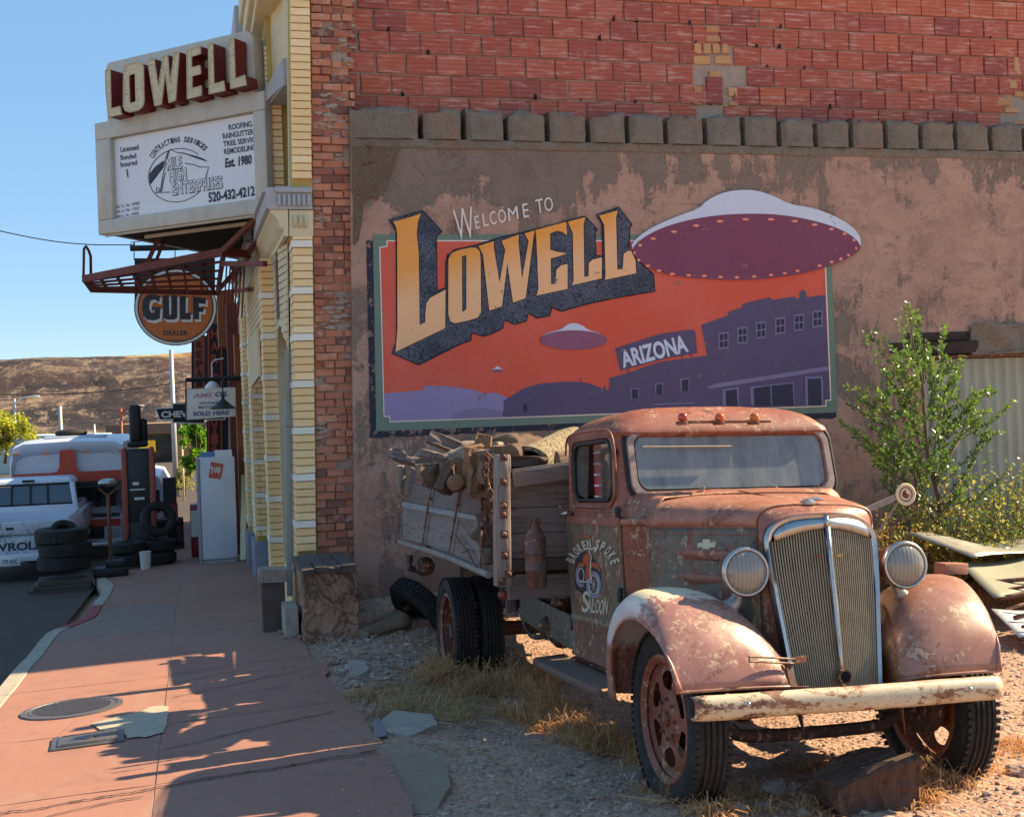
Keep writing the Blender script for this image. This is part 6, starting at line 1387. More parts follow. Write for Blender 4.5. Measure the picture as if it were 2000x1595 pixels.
for s in (-1, 1): m.bar((s*.30, BY+.02, .515), (s*.33, .3, .50), .045, .06)
m.bar((-.33, -.36, .57), (-.315, -.36, .69), .032, .012, (0, 1, 0)); 
tb(m, 'bumper_iron', 'rust')
m = MB(); a = ty_(1463, 1287, -.46); b = ty_(1552, 1291, -.40)
m.tube([a+Vector((0, 0, .012)), b+Vector((0, 0, .010)), b+Vector((0, 0, -.008)), a+Vector((0, 0, -.008))], .005, 5, closed=True); m.bar(ty_(1552, 1288, -.39), ty_(1575, 1286, -.37), .006, .028); m.bar(ty_(1537, 1292, -.38), ty_(1550, 1345, -.42), .028, .010); m.bar(ty_(1545, 1343, -.43), ty_(1580, 1343, -.43), .02, .014); m.sphere(ty_(1538, 1296, -.39), .006, 8, 6); m.sphere(ty_(1548, 1298, -.39), .006, 8, 6)
tb(m, 'plate_bracket', 'rust', smooth=True, angle=40)
# ---- chassis
m = MB()
for s in (-1, 1):
    m.bar((s*.33, -.40, .54), (s*.38, 2.2, .56), .05, .13); m.bar((s*.38, 2.2, .56), (s*.40, 5.9, .70), .05, .16)
for y in (.2, 1.2, 2.4, 3.3, 4.6, 5.8): m.b2((-.38, y-.03, .50), (.38, y+.03, .60))
tb(m, 'chassis', 'frame')
m = MB(); m.tube(spl([(-.62, 0, .38), (-.42, .0, .34), (-.3, .0, .30), (.3, .0, .30), (.42, 0, .34), (.70, 0, .38)], 20), .030, 8); m.bar((-.60, .16, .36), (.66, .16, .36), .02, .02); tb(m, 'front_axle', 'frame', smooth=True, angle=50)
m = MB()
for s in (-1, 1):
    for k in range(5): m.tube(spl([(s*.37, -.38+k*.05, .50-.018*k), (s*.37, 0, .385-.012*k+.04), (s*.37, .45-k*.05, .50-.018*k)], 9), .010, 4)
tb(m, 'leaf_spring', 'frame')
m = MB(); m.tube([(-.9, 3.99, .405), (.9, 3.99, .405)], .055, 10); m.sphere((0, 3.99, .405), .17, 14, 10, (1, 1, 1)); m.tube([(0, 3.8, .42), (0, .8, .52)], .035, 8); tb(m, 'rear_axle', 'frame', smooth=True)
m = MB(); m.poly([(GC-.20, -.27, .515), (GC+.20, -.27, .515), (.20, -.31, .48), (.10, -.33, .455), (-.12, -.33, .455), (-.22, -.31, .48)], depth=.02, d=(0, 1, 0)); m.box((0, .35, .75), (.42, .7, .45)); tb(m, 'engine_apron', 'frame', bevel=.01)
m = MB()
for k in range(14):
    a = rnd.random()*6.28; m.sphere((-.50+rnd.uniform(-.08, .10), 2.45+rnd.uniform(-.25, .35), .62+rnd.uniform(-.14, .12)), rnd.uniform(.03, .09), 8, 6)
m.tube(spl([(-.55, 2.1, .60), (-.60, 2.5, .50), (-.55, 3.0, .48), (-.5, 3.4, .6)], 12), .02, 6); tb(m, 'underbody_parts', 'frame', smooth=True)
m = MB(); m.bar((-.60, 1.80, .60), (-.57, 3.1, .66), .025, .20); tb(m, 'side_rail', 'greensteel', bevel=.004)
m = MB(); m.bar((-.62, 1.2, .58), (-.62, 1.76, .57), .02, .10); m.tube(spl([(-.60, 1.64, .66), (-.60, 1.5, .56), (-.61, 1.1, .53), (-.61, .9, .53)], 12), .018, 6); tb(m, 'sill_step', 'alu', smooth=True, angle=50)
# mirror on a long arm, left side
mi = ty_(1765, 965, .62); el = ty_(1692, 996, .62); sr = (.62, .72, 1.31)
m = MB(); m.bar(sr, el, .010, .022); m.bar(el, mi+Vector((-.01, 0, 0)), .012, .030); m.tube([ty_(1757, 975, .63), ty_(1700, 1063, .66), (.60, .70, 1.10)], .006, 6); ma = tb(m, 'mirror_arm', 'galvd')
m = MB(); T_ = Matrix.Translation(mi+Vector((.005, -.01, 0))); m.lathe([(0, .012), (.050, .012), (.058, .004), (.060, -.002), (.054, -.006), (.050, -.003), (0, -.003)], 28, T_, 'Y'); mo_ = tb(m, 'mirror_head', 'cream', ma, smooth=True, angle=40)
m = MB(); m.lathe([(.040, -.004), (.036, -.007), (.034, -.004)], 28, T_, 'Y'); m.lathe([(.022, -.004), (.010, -.016), (0, -.018)], 16, T_, 'Y'); tb(m, 'mirror_ring', 'rust', mo_, smooth=True)
# ---- lettering on the right-hand door (flat paint 3 mm proud)
def dfn(o): return lambda px, py: tx_(px, py, -.652-o) + Vector((0, 0, 0)) if py < 1100 else tx_(px, py, -(sidew(tx_(px, py, -.64).z)+.004+o))
def dfn(o):
    def f(px, py):
        p = tx_(px, py, -.65)
        for _ in range(3): p = tx_(px, py, -(sidew(p.z)+.004+o))
        return p
    return f
def z7(x, y): return (1080+x/4.558, 950+y/4.558)
def dtext(t_, x, y, w, h, ang, mat='dletter', o=.004, **k): return text_fn('door_lettering', t_, dfn(o), x, y, w, h, M[mat], right_door, ang, k.get('shear', 0), k.get('bold', .03))
def arcword(word, c, R_, a0, a1, w, h):
    n_ = len(word)
    for i, ch in enumerate(word):
        a = math.radians(a0+(a1-a0)*(i/(n_-1))); x = c[0]+R_*.86*math.cos(a); y = c[1]+R_*1.04*math.sin(a); rot = -(a+math.pi/2)
        for mt, o, d in (('ink', .002, .9), ('dletter', .004, 0)):
            text_fn('door_lettering', ch, dfn(o), x+d-w/2*math.cos(rot), y+d+w/2*math.sin(rot), w, h, M[mt], right_door, rot, 0, .035)
cD = z7(350, 760)
arcword('BROKEN', cD, 45, 205, 262, 7.2, 17); arcword('SPOKE', cD, 45, 282, 338, 7.6, 18)
x, y = z7(252, 1108); dtext('S', x, y, 15, 40, -.08, bold=.02); 
for i, ch in enumerate('ALOON'): x, y = z7(302+i*36, 1112+i*5); dtext(ch, x, y, 7.8, 27 if i < 4 else 33, -.1, bold=.02)
x, y = z7(160, 1165); dtext('STURGIS - DAYTONA FL - LACONIA', x, y, 92, 8, -.22, bold=.0)
x, y = z7(186, 1305); dtext('13', x, y, 6, 17, 0, mat='logored', bold=.02)
def dsheet(pts, mat, o=.003): m = MB(); f = dfn(o); m.poly([f(*z7(*p)) for p in pts], d=(-1, 0, 0)); return m.build('door_artwork', M[mat], right_door)
def dstroke(pts, w, mat, o=.0035, closed=False): return stroke([z7(*p) for p in pts], w, dfn(o), M[mat], 'door_artwork', right_door, closed)
dsheet([(262, 562), (300, 540), (330, 575), (322, 640), (300, 720), (250, 700), (205, 760), (190, 860), (215, 900), (205, 700)][:1]+[(215, 640), (190, 720), (188, 840), (205, 905), (250, 950), (300, 980), (400, 975), (430, 880), (428, 740), (380, 670), (340, 600)], 'darkart', .0015)
E1_ = lambda cx_, cy_, rx, ry, a0=0, a1=360, n_=20: [(cx_+rx*math.cos(math.radians(lerp(a0, a1, i/n_))), cy_+ry*math.sin(math.radians(lerp(a0, a1, i/n_)))) for i in range(n_+1)]
dstroke(E1_(362, 872, 54, 108), 2.6, 'lilacp'); dstroke(E1_(362, 872, 40, 84), .9, 'whitep'); dstroke(E1_(250, 790, 38, 92, 60, 300), 2.6, 'lilacp'); dstroke(E1_(250, 790, 26, 64), .8, 'whitep')
for a in range(0, 360, 40): dstroke([(362, 872), (362+40*math.cos(math.radians(a)), 872+84*math.sin(math.radians(a)))], .35, 'whitep', .0042)
dsheet([(272, 620), (300, 590), (326, 585), (332, 640), (322, 690), (300, 700), (265, 660)], 'orangep'); dsheet([(300, 690), (330, 670), (345, 760), (318, 820), (290, 830), (288, 770)], 'orangep', .0045)
dsheet([(330, 690), (360, 672), (400, 690), (424, 740), (420, 765), (395, 730), (350, 715), (338, 740)], 'orangep', .0045); dsheet([(222, 690), (262, 668), (290, 690), (285, 705), (250, 700), (215, 740)], 'orangep', .0045)
dstroke([(318, 560), (340, 620), (330, 760), (345, 860)], 1.0, 'whitep', .005); dstroke([(300, 545), (345, 560), (370, 540)], 1.2, 'whitep', .005); dsheet([(365, 545), (385, 535), (392, 570), (372, 590)], 'whitep', .005); dstroke([(240, 830), (270, 850), (310, 840)], 1.2, 'whitep', .005); dsheet([(268, 440), (292, 420), (300, 436), (330, 432), (322, 455), (280, 452)], 'orangep', .0045)

def squeeze(names):
    for o in [c for c in trk.children_recursive if c.type == 'MESH' and c.name.split('.')[0] in names]:
        for v in o.data.vertices:
            if v.co.x > .40:
                v.co.x = .40+(v.co.x-.40)*.78
                if v.co.z > 1.3 and o.name.split('.')[0] in ('drip_rail', 'door_window_frame', 'window_seal', 'window_glass'): v.co.y = 1.6-(1.6-v.co.y)*.80; v.co.x -= .012
squeeze({'cab', 'cab_back', 'drip_rail', 'door', 'belt_moulding', 'door_window_frame', 'window_seal', 'window_glass', 'hinge', 'door_handle', 'door_sill', 'cowl_side'})
# ---------------------------------------------------------------- truck bed: rack sides, headboard, chain
BN = Vector((1, 0, -.2)); 
def bp_(px, py, o=0.0): return tp(px, py, BN, -1.04+.2*.95*-1+o)      # inward-leaning side rack
def z6(x, y): return (770+x/4.985, 850+y/4.985)
B6 = lambda x, y, o=0.0: bp_(*z6(x, y), o)
bn = BN.normalized()
def board(name, pts, mat, o=0.0, th=.022, rag=0.0, parent=None, seed=0):
    P = []
    for i, a in enumerate(pts):
        b = pts[(i+1) % len(pts)]; L = math.hypot(b[0]-a[0], b[1]-a[1]); n_ = max(1, int(L/22))
        for k in range(n_):
            x, y = lerp(a[0], b[0], k/n_), lerp(a[1], b[1], k/n_); P.append(B6(x+rag*fbm(x*.03, y*.03, seed), y+rag*fbm(x*.03+9, y*.03, seed), o))
    m = MB(); m.poly(P, depth=th, d=bn); return tb(m, name, mat, parent, bevel=.003, seg=1)
# three lower planks, then wavy slabs above, between four iron stakes
board('side_board', [(82, 710), (325, 735), (275, 1048), (50, 1000)], 'woody', seed=1); board('side_board', [(335, 735), (588, 775), (520, 1150), (285, 1052)], 'woody', seed=2); board('side_board', [(600, 780), (838, 835), (818, 1290), (535, 1160)], 'woody', seed=3)
board('side_board', [(78, 645), (842, 790), (840, 835), (76, 700)], 'paleboard', -.022, .018, seed=4)
board('side_board', [(150, 480), (340, 480), (385, 505), (345, 700), (158, 650), (140, 560)], 'woodx', -.004, .02, 7, seed=5)
board('side_board', [(155, 300), (200, 330), (270, 300), (330, 330), (400, 350), (390, 480), (330, 470), (200, 478), (148, 470)], 'woodx', .004, .02, 7, seed=6)
board('side_board', [(385, 510), (450, 520), (500, 500), (550, 515), (580, 545), (640, 550), (605, 755), (352, 705)], 'woodx', -.004, .02, 6, seed=7)
board('side_board', [(660, 565), (740, 560), (790, 575), (850, 600), (842, 790), (620, 750)], 'woodx', -.004, .02, 6, seed=8)
board('side_board', [(405, 385), (450, 375), (500, 400), (522, 440), (490, 480), (440, 488), (402, 480)], 'woodx', .01, .03, 4, seed=9)
board('side_board', [(185, 190), (430, 258), (405, 320), (180, 245)], 'woodred', -.0, .05, 3, seed=10)
m = MB(); T0 = [(70, 250, 40, 1010), (412, 255, 265, 1055), (692, 260, 520, 1175), (860, 200, 832, 1330)]
for k, (x0, y0, x1, y1) in enumerate(T0):
    m = MB(); P = [B6(lerp(x0, x1, t)+6*math.sin(t*7+k), lerp(y0, y1, t), -.030) for t in [i/8 for i in range(9)]]
    for a, b in zip(P, P[1:]): m.bar(a, b, .030, .008, bn)
    for t in (.12, .3, .45, .62, .8): q = B6(lerp(x0, x1, t), lerp(y0, y1, t), -.038); m.sphere(q, .013, 8, 5)
    m.bar(P[0], P[0]+Vector((.14, .0, .0)), .028, .008); m.bar(P[0]+Vector((.14, 0, 0)), P[0]+Vector((.14, .03, -.3)), .028, .008)
    tb(m, 'rack_stake', 'rust')
m = MB(); m.tube([B6(50, 1035, -.03), B6(280, 1110, -.03)], .020, 10); m.tube([B6(284, 1105, -.032), B6(525, 1190, -.032)], .022, 10); m.tube([B6(535, 1190, -.03), B6(920, 1358, -.03)], .022, 10); tb(m, 'rub_rail', 'galvd', smooth=True, angle=50)
m = MB(); m.tube([B6(590, 960, -.04), B6(640, 1040, -.045), B6(700, 1110, -.045), B6(790, 1270, -.045), B6(820, 1300, -.04)], .006, 5); m.tube([B6(650, 1140, -.045), B6(700, 1130, -.05), B6(720, 1110, -.045)], .008, 5); m.tube([B6(640, 830, -.03), B6(740, 980, -.03), B6(830, 1060, -.03)], .004, 5); tb(m, 'wire_tie', 'rust', smooth=True)
# corner post of the headboard, bolted
Yp = 1.76
P = [ty_(*z6(a, b), Yp) for a, b in [(990, 185), (1110, 180), (1135, 195), (1138, 320), (1130, 335), (1138, 900), (1143, 1475), (990, 1470), (985, 900), (990, 500)]]
m = MB(); m.poly(P, depth=.07, d=(0, 1, 0)); po = tb(m, 'rack_post', 'woodz', bevel=.005, seg=1)
for a, b in [(1068, 212), (1068, 455), (1070, 685), (1066, 772), (1072, 965), (1078, 1168), (1052, 1422), (1115, 1350)]:
    q = ty_(*z6(a, b), Yp-.004); m = MB(); m.sphere(q, .018, 10, 6, (1, .6, 1)); m.box(q+Vector((0, .002, 0)), (.045, .004, .045)); tb(m, 'bolt_head', 'rust', po, smooth=True, angle=40)
# headboard planks right across behind the cab
zt_ = lambda py: ty_(1050, py, 1.90).z
for i, (za, zb) in enumerate([(1.345, 1.52), (1.195, 1.338), (1.045, 1.188), (.965, 1.038), (.80, .935)]):
    m = worn(gridbox((-.955, 1.90, za), (.93, 1.94, zb), (16, 1, 3)), .004, 5, i); tb(m, 'headboard_plank', 'woodx' if i != 3 else 'woodd', smooth=True, angle=40)
a, b = ty_(*z6(1160, 430), 1.84), ty_(*z6(1620, 350), 1.84); m = MB(); m.bar(a, Vector((.93, 1.84, b.z+.18)), .035, .095, (0, 0, 1)); m.bar(a+Vector((0, .06, .05)), Vector((.93, 1.9, b.z+.22)), .12, .02); tb(m, 'headboard_rail', 'woodx', bevel=.006)
m = MB()
for x in (-.93, -.4, .4, .93): m.b2((x-.03, 1.945, .72), (x+.03, 1.985, 1.56))
tb(m, 'headboard_upright', 'woodd', bevel=.004)
# floor, cross bearers and far side rack
for i in range(9):
    x0 = -.98+i*.2165; m = MB(); m.b2((x0+.004, 2.0, .93), (x0+.2125, 6.0, .965), mat=Matrix.Rotation(.035, 4, 'X')); tb(m, 'floor_plank', 'woodd')
m = MB(); RX = Matrix.Rotation(.035, 4, 'X')
for y in (2.2, 3.0, 3.8, 4.6, 5.4): m.b2((-.96, y, .85), (.96, y+.08, .925), mat=RX)
m.b2((-.50, 2.0, .78), (-.42, 6.0, .848), mat=RX); m.b2((.42, 2.0, .78), (.50, 6.0, .848), mat=RX); m.tube([(-.9, 5.8, .90), (-.9, 5.8, .78), (-.72, 5.8, .74)], .03, 8); m.sphere((-.78, 5.7, .80), .09, 10, 8); tb(m, 'bed_bearer', 'frame')
for i, (za, zb) in enumerate([(1.0, 1.2), (1.21, 1.42), (1.43, 1.60)]): m = MB(); m.b2((.96, 2.05, za), (.985, 5.1, zb), mat=RX); tb(m, 'side_board', 'woody')
for i, (za, zb) in enumerate([(.985, 1.08)]): m = MB(); m.b2((-.93, 5.92, za), (.95, 5.95, zb), mat=RX); tb(m, 'tail_board', 'woodx')
m = MB(); m.sphere(tp(982, 1162, (0, 1, 0), 1.80), .030, 12, 8, (1, .7, 1)); tb(m, 'side_lamp', 'redlens', smooth=True)
# chain hung beside the post
def chain(P, r=.017, w=.0045, name='chain_link'):
    L = 0; out = []
    for a, b in zip(P, P[1:]):
        a, b = Vector(a), Vector(b); d = (b-a).length; n_ = max(1, int(d/.030))
        for k in range(n_): out.append((a.lerp(b, (k+.5)/n_), (b-a).normalized()))
    m = MB()
    for i, (c, d) in enumerate(out):
        u = d.cross(Vector((0, 1, 0) if i % 2 else (1, .3, 0))).normalized(); m.tube([c+d*(.024*math.cos(t))+u*(.013*math.sin(t)) for t in [2*math.pi*j/8 for j in range(8)]], w, 4, closed=True)
    return m
ch = empty('hanging_chain', mat=TM); tag(ch, 'rusty chain draped down beside the bolted post of the truck rack', 'chain')
q6 = lambda x, y, v=2.05: ty_(*z6(x, y), v)
for P in ([q6(890, 150), q6(880, 260), q6(870, 380), q6(930, 520), q6(950, 600), q6(960, 700), q6(940, 850), q6(930, 1010), q6(900, 1060)], [q6(900, 180, 1.95), q6(960, 230, 1.95), q6(975, 300, 1.95)], [q6(905, 170), q6(900, 380), q6(905, 560), q6(930, 640), q6(880, 760), q6(890, 900), q6(880, 1000)], [q6(870, 640), q6(900, 720), q6(950, 780), q6(960, 880), q6(970, 980)]):
    o = chain(P).build('chain_strand', M['rust'], ch, smooth=True)
# ---- gas bottle on the side of the bed
gb = empty('gas_bottle', mat=TM @ Matrix.Translation((-.845, 1.68, .88))); tag(gb, 'rusty brown gas bottle with narrow neck strapped behind the truck cab', 'gas bottle')
GR = .062
m = MB(); m.lathe([(0, 0), (GR-.006, 0), (GR, .008), (GR, .098), (GR+.0025, .101), (GR, .104), (GR, .198), (GR+.0025, .201), (GR, .204), (GR, .285), (GR-.004, .297), (GR-.020, .322), (.030, .345), (.026, .375), (.0, .376)], 32); m.build('bottle_body', M['tank'], gb, smooth=True, angle=50)
m = MB(); m.lathe([(.016, .376), (.014, .40), (0, .402)], 16); m.tube([(-.030, 0, .33), (-.034, 0, .375), (-.020, 0, .395), (.02, 0, .398), (.034, 0, .375), (.032, 0, .33)], .006, 6); m.build('bottle_neck', M['rust'], gb, smooth=True, angle=50)
# ---- firewood, driftwood and carpet roll: each piece a thing of its own
def log(name, a, b, r0, r1, label, cat, mats, seed=0, group=None, knot=.25, n=14, seg=10, oval=1.0, world=False):
    a, b = Vector(a), Vector(b); c = (a+b)/2; d = (b-a); L = d.length; d.normalize()
    z = Vector((0, 0, 1)) if abs(d.z) < .9 else Vector((1, 0, 0)); x = d.cross(z).normalized(); zz = x.cross(d)
    F = Matrix(((x.x, d.x, zz.x, c.x), (x.y, d.y, zz.y, c.y), (x.z, d.z, zz.z, c.z), (0, 0, 0, 1)))
    o = empty(name, mat=F if world else TM @ F); tag(o, label, cat, group); rows = []
    for i in range(seg+1):
        t = i/seg; r = lerp(r0, r1, t)*(1+.12*math.sin(t*5+seed))*(1+.10*fbm(t*6, seed*2.3)); ox, oz = .25*r0*fbm(t*2, seed), .25*r0*fbm(t*2, seed, 5); ring_ = []
        for j in range(n):
            an = 2*math.pi*j/n; k = 1+.55*knot*fbm(math.cos(an)*1.3+seed, math.sin(an)*1.3, t*3)+.05*fbm(math.cos(an)*5+seed, math.sin(an)*5, t*4); ring_.append((ox+r*k*math.cos(an), L*(t-.5), oz+r*k*oval*math.sin(an)))
        rows.append(ring_)
    m = MB(); m.loft(rows, closed=True); m.build('bark', M[mats[0]], o, smooth=True)
    m = MB()
    for rr, s in ((rows[0], -1), (rows[-1], 1)):
        cc_ = Vector([sum(p[k] for p in rr)/n for k in range(3)])+Vector((0, s*.012, 0)); k0 = len(m.v); m.v += [cc_]+[tuple(cc_.lerp(Vector(p), .6)+Vector((0, s*.006*rnd.random(), 0))) for p in rr]+rr
        for j in range(n): jj = (j+1) % n; m.f += [(k0, k0+1+j, k0+1+jj), (k0+1+j, k0+1+n+j, k0+1+n+jj, k0+1+jj)]; m.fm += [0, 0]
    m.build('cut_end', M[mats[1]], o, smooth=False); return o
G = 'firewood on the truck bed'
log('driftwood_log', q6(400, 130, 3.6), q6(960, 190, 3.0), .055, .10, 'long bleached driftwood log lying highest on the truck bed', 'log', ('dead', 'dead'), 3, G, .5, 18, 16)
log('firewood_log', q6(470, 300, 3.2), q6(780, 200, 2.6), .07, .085, 'grey forked root log resting just under the bleached driftwood', 'log', ('dead', 'log'), 5, G, .6, 16, 12)
log('firewood_log', q6(600, 350, 2.6), q6(640, 320, 3.4), .078, .08, 'round orange brown log with its cut end facing out between the stakes', 'log', ('bark', 'log'), 8, G, .3, 16)
log('firewood_log', q6(600, 455, 2.45), q6(620, 430, 3.1), .062, .065, 'smaller round cut log right below the large orange brown one', 'log', ('bark', 'log'), 11, G, .2, 14)
log('firewood_log', q6(740, 210, 2.5), q6(715, 480, 2.5), .06, .07, 'upright split log leaning against the third stake', 'log', ('log', 'log'), 13, G, .4, 12, 8, .6)
log('firewood_log', q6(815, 240, 2.45), q6(800, 490, 2.45), .055, .065, 'upright orange split log next to the fourth stake', 'log', ('log', 'log'), 17, G, .5, 12, 8, .6)
log('firewood_log', q6(920, 150, 2.35), q6(935, 470, 2.35), .085, .07, 'knotty upright log capped with grey wood behind the chain', 'log', ('bark', 'dead'), 19, G, .5, 14, 10)
log('firewood_log', q6(760, 540, 2.6), q6(1000, 530, 2.4), .05, .06, 'thin log lying low across the front of the rack side', 'log', ('bark', 'log'), 23, G, .4)
log('firewood_log', q6(1040, 110, 2.3), q6(1040, 420, 2.3), .075, .08, 'yellow brown log standing behind the bolted post', 'log', ('log', 'log'), 29, G, .3)
log('firewood_log', q6(1150, 110, 2.4), q6(1400, 95, 2.9), .06, .07, 'dark cracked log lying beside the carpet roll', 'log', ('stump', 'log'), 31, G, .7, 14, 12)
log('firewood_log', q6(1120, 200, 2.2), q6(1300, 170, 2.6), .07, .06, 'dark twisted log tucked under the cracked one', 'log', ('stump', 'log'), 37, G, .7, 14, 12)
log('firewood_log', q6(900, 760, 2.4), q6(905, 1010, 2.4), .07, .08, 'dark log standing low behind the chain', 'log', ('stump', 'log'), 41, G, .4)
log('firewood_log', q6(890, 1110, 2.3), q6(900, 1240, 2.3), .045, .05, 'short pale chopped block at the foot of the chain', 'log', ('dead', 'dead'), 43, G, .3, 8)
log('firewood_log', q6(980, 100, 2.7), q6(1140, 105, 3.2), .03, .035, 'thin pale stick across the top behind the post', 'log', ('dead', 'dead'), 47, G, .3)
log('firewood_log', q6(60, 300, 5.5), q6(70, 560, 5.5), .04, .035, 'pale plank end standing at the rear corner of the rack', 'log', ('dead', 'dead'), 51, G, .3, 8)
LB = ['front', 'second', 'third', 'fourth', 'fifth', 'sixth', 'seventh', 'rear']  # heap layers built up so the truck's shadow falls solid
for i in range(8):
    y = 2.15+.36*i
    for lv, (zz_, nm) in enumerate(((1.08, 'bottom'), (1.27, 'second'), (1.44, 'third'), (1.56, 'top'))):
        pass
        x = rnd.uniform(-.08, .08); yy = y+.18*(lv % 2)+.03*i; zo = .03*i*0+.035*(y-2)
        log('firewood_log', (x-.62+.08*lv, yy, zz_+zo+rnd.uniform(-.02, .02)), (x+.62-.08*lv, yy+rnd.uniform(-.18, .18), zz_+zo+rnd.uniform(-.02, .03)), rnd.uniform(.10, .125), rnd.uniform(.095, .12), nm+' layer crosswise log, '+LB[i]+' of its row filling out the heap shadow', 'log', ('bark', 'log'), 60+i*4+lv, 'heap logs added to fill out the load shadow', .5)
log('firewood_log', (-.60, 2.02, 1.60), (.66, 2.06, 1.66), .085, .08, 'log added across the load behind the headboard to close its shadow', 'log', ('bark', 'log'), 130, 'heap logs added to fill out the load shadow', .4)  # added to close a lit gap in the truck's shadow
cr_ = empty('carpet_roll', mat=TM); tag(cr_, 'rolled flecked beige carpet lying on the load behind the cab', 'carpet roll')
a, b = q6(1310, 270, 2.25), q6(1640, 100, 2.9); d = (b-a).normalized(); u = d.cross(Vector((0, 0, 1))).normalized(); w_ = u.cross(d); m = MB(); b = a+d*1.0
def rp(t, th, r): return a.lerp(b, t)+(u*math.cos(th)+w_*math.sin(th)*.82)*r
m.loft([[rp(t, 2*math.pi*j/28, .128+.008*math.sin(3*t+j)) for j in range(28)] for t in [0, .25, .5, .75, 1]], closed=True); m.loft([[rp(0, 2*math.pi*j/28, .128) for j in range(28)], [rp(0, 2*math.pi*j/28, .098) for j in range(28)], [rp(.5, 2*math.pi*j/28, .095) for j in range(28)]], closed=True, flip=True); m.build('carpet', M['carpet'], cr_, smooth=True, angle=60)
# ---- stump under the axle, old tyre and driftwood by the wall
pa = on(1690, 1500, 2, gz(2.75, 4.6)+.0)
st = empty('wood_stump', (2.82, 4.75, gz(2.82, 4.75))); tag(st, 'dark split stump wedged under the front axle of the truck', 'stump')
m = worn(worn(gridbox((-.26, -.11, -.04), (.12, .10, .215), (40, 18, 26)), .035, 4.5, 4), .016, 17, 9); m.v = [(p[0]+.010*math.sin(p[0]*70+p[2]*9)*.5, p[1]-.014*abs(math.sin(p[0]*46+1.5*math.sin(p[2]*12))), p[2]) for p in m.v]
m.v = [(p[0]+.0, p[1], p[2] if p[0] > -.1 else p[2]*max(.15, 1+(p[0]+.1)*2.4)) for p in m.v]; m.build('stump_block', M['stump'], st, smooth=True, angle=55)
tt = on(832, 1225, 2, -.02); ty2 = empty('discarded_tyre', (1.98, 11.05, .12)); ty2.rotation_euler = (.15, .95, .5); tag(ty2, 'discarded knobbly tyre leaning on the ground behind the rear wheels', 'tyre')
m = MB(); m.lathe([(.22, -.07), (.27, -.095), (.34, -.09), (.375, -.06), (.38, 0), (.375, .06), (.34, .09), (.27, .095), (.22, .07), (.25, .06), (.35, .05), (.355, 0), (.35, -.05), (.25, -.06), (.22, -.07)], 40); m.build('casing', M['rubber'], ty2, smooth=True, angle=40)
m = MB()
for i in range(48):
    for h_ in (-.045, -.015, .015, .045): m.box((.383, 0, h_), (.012, .030, .020), mat=Matrix.Rotation(2*math.pi*(i+.5*(h_ > 0))/48, 4, 'Z'))
o = m.build('tread_lug', M['rubber'], ty2); o['kind'] = 'stuff'
GZ = lambda x, y: gz(x, y)
log('driftwood_branch', (1.58, 11.2, .02), (1.95, 11.45, .16), .06, .04, 'curved pale branch end rising beside the discarded tyre', 'branch', ('dead', 'dead'), 71, None, .4, 12, 10, 1, True)
log('driftwood_log', (1.38, 10.75, .02), (1.78, 11.0, .08), .085, .11, 'gnarled dark driftwood stump on the gravel by the buttress', 'log', ('bark', 'dead'), 73, None, .8, 14, 12, .7, True)
log('driftwood_log', (1.42, 11.1, .0), (1.75, 11.3, .04), .05, .07, 'small weathered driftwood piece between stump and wall', 'log', ('dead', 'dead'), 76, None, .7, 12, 8, .7, True)
# decades of knocks: shallow dents in the sheet metal
for o in [c for c in trk.children_recursive if c.type == 'MESH' and c.name.split('.')[0] in ('front_fender', 'cab', 'hood_top', 'cowl_top', 'radiator_shell', 'front_bumper')]:
    k = .0 if False else (.007 if o.name.startswith(('front_fender', 'hood')) else .004)
    for v in o.data.vertices:
        c = v.co; a = fbm(c.x*3.1+5, c.y*3.1, c.z*3.1); b = fbm(c.x*9, c.y*9+3, c.z*9)
        v.co = c+Vector((fbm(c.x*3+1, c.y*3, c.z*3)*k, 0, a*k+b*k*.3))
# split and broken pieces thrown over the top of the heap
SP = [((560, 250), 2.9, (.50, .10, .05), .25, .2, 'woody', 'grey split plank lying flat over the round logs'), ((860, 260), 2.5, (.10, .07, .34), .1, -.2, 'log', 'short orange split wedge standing beside the chain top'), ((700, 160), 3.3, (.60, .09, .06), .35, .1, 'woodx', 'long grey broken board tilted across the heap'),
      ((520, 420), 2.6, (.13, .10, .20), .5, .6, 'stump', 'dark broken chunk jammed behind the third stake'), ((960, 90), 2.9, (.42, .08, .07), -.2, .15, 'dead', 'pale splintered piece behind the bolted post top'), ((420, 420), 3.1, (.30, .08, .14), .2, .3, 'bark', 'bark covered split half log low at the rack side'),
      ((1180, 250), 2.15, (.40, .07, .06), .1, -.1, 'stump', 'dark charred split stick in front of the carpet roll'), ((300, 260), 4.3, (.55, .10, .07), .3, .0, 'woodx', 'weathered grey board near the rear of the heap'), ((780, 330), 2.42, (.09, .07, .30), .0, .25, 'log', 'narrow orange brown split stave leaning by the fourth stake')]
for i, ((a, b), yy, dim, tl, rz_, mt, lab) in enumerate(SP):
    p = q6(a, b, yy); o = empty('split_wood', mat=TM @ Matrix.Translation(p) @ Matrix.Rotation(rz_, 4, 'Z') @ Matrix.Rotation(tl, 4, 'Y')); tag(o, lab, 'split wood', 'firewood on the truck bed')
    m = worn(worn(gridbox([-d/2 for d in dim], [d/2 for d in dim], (14, 6, 10)), .03, 6, i*3), .010, 24, i); m.build('split_piece', M[mt], o, smooth=True, angle=35)
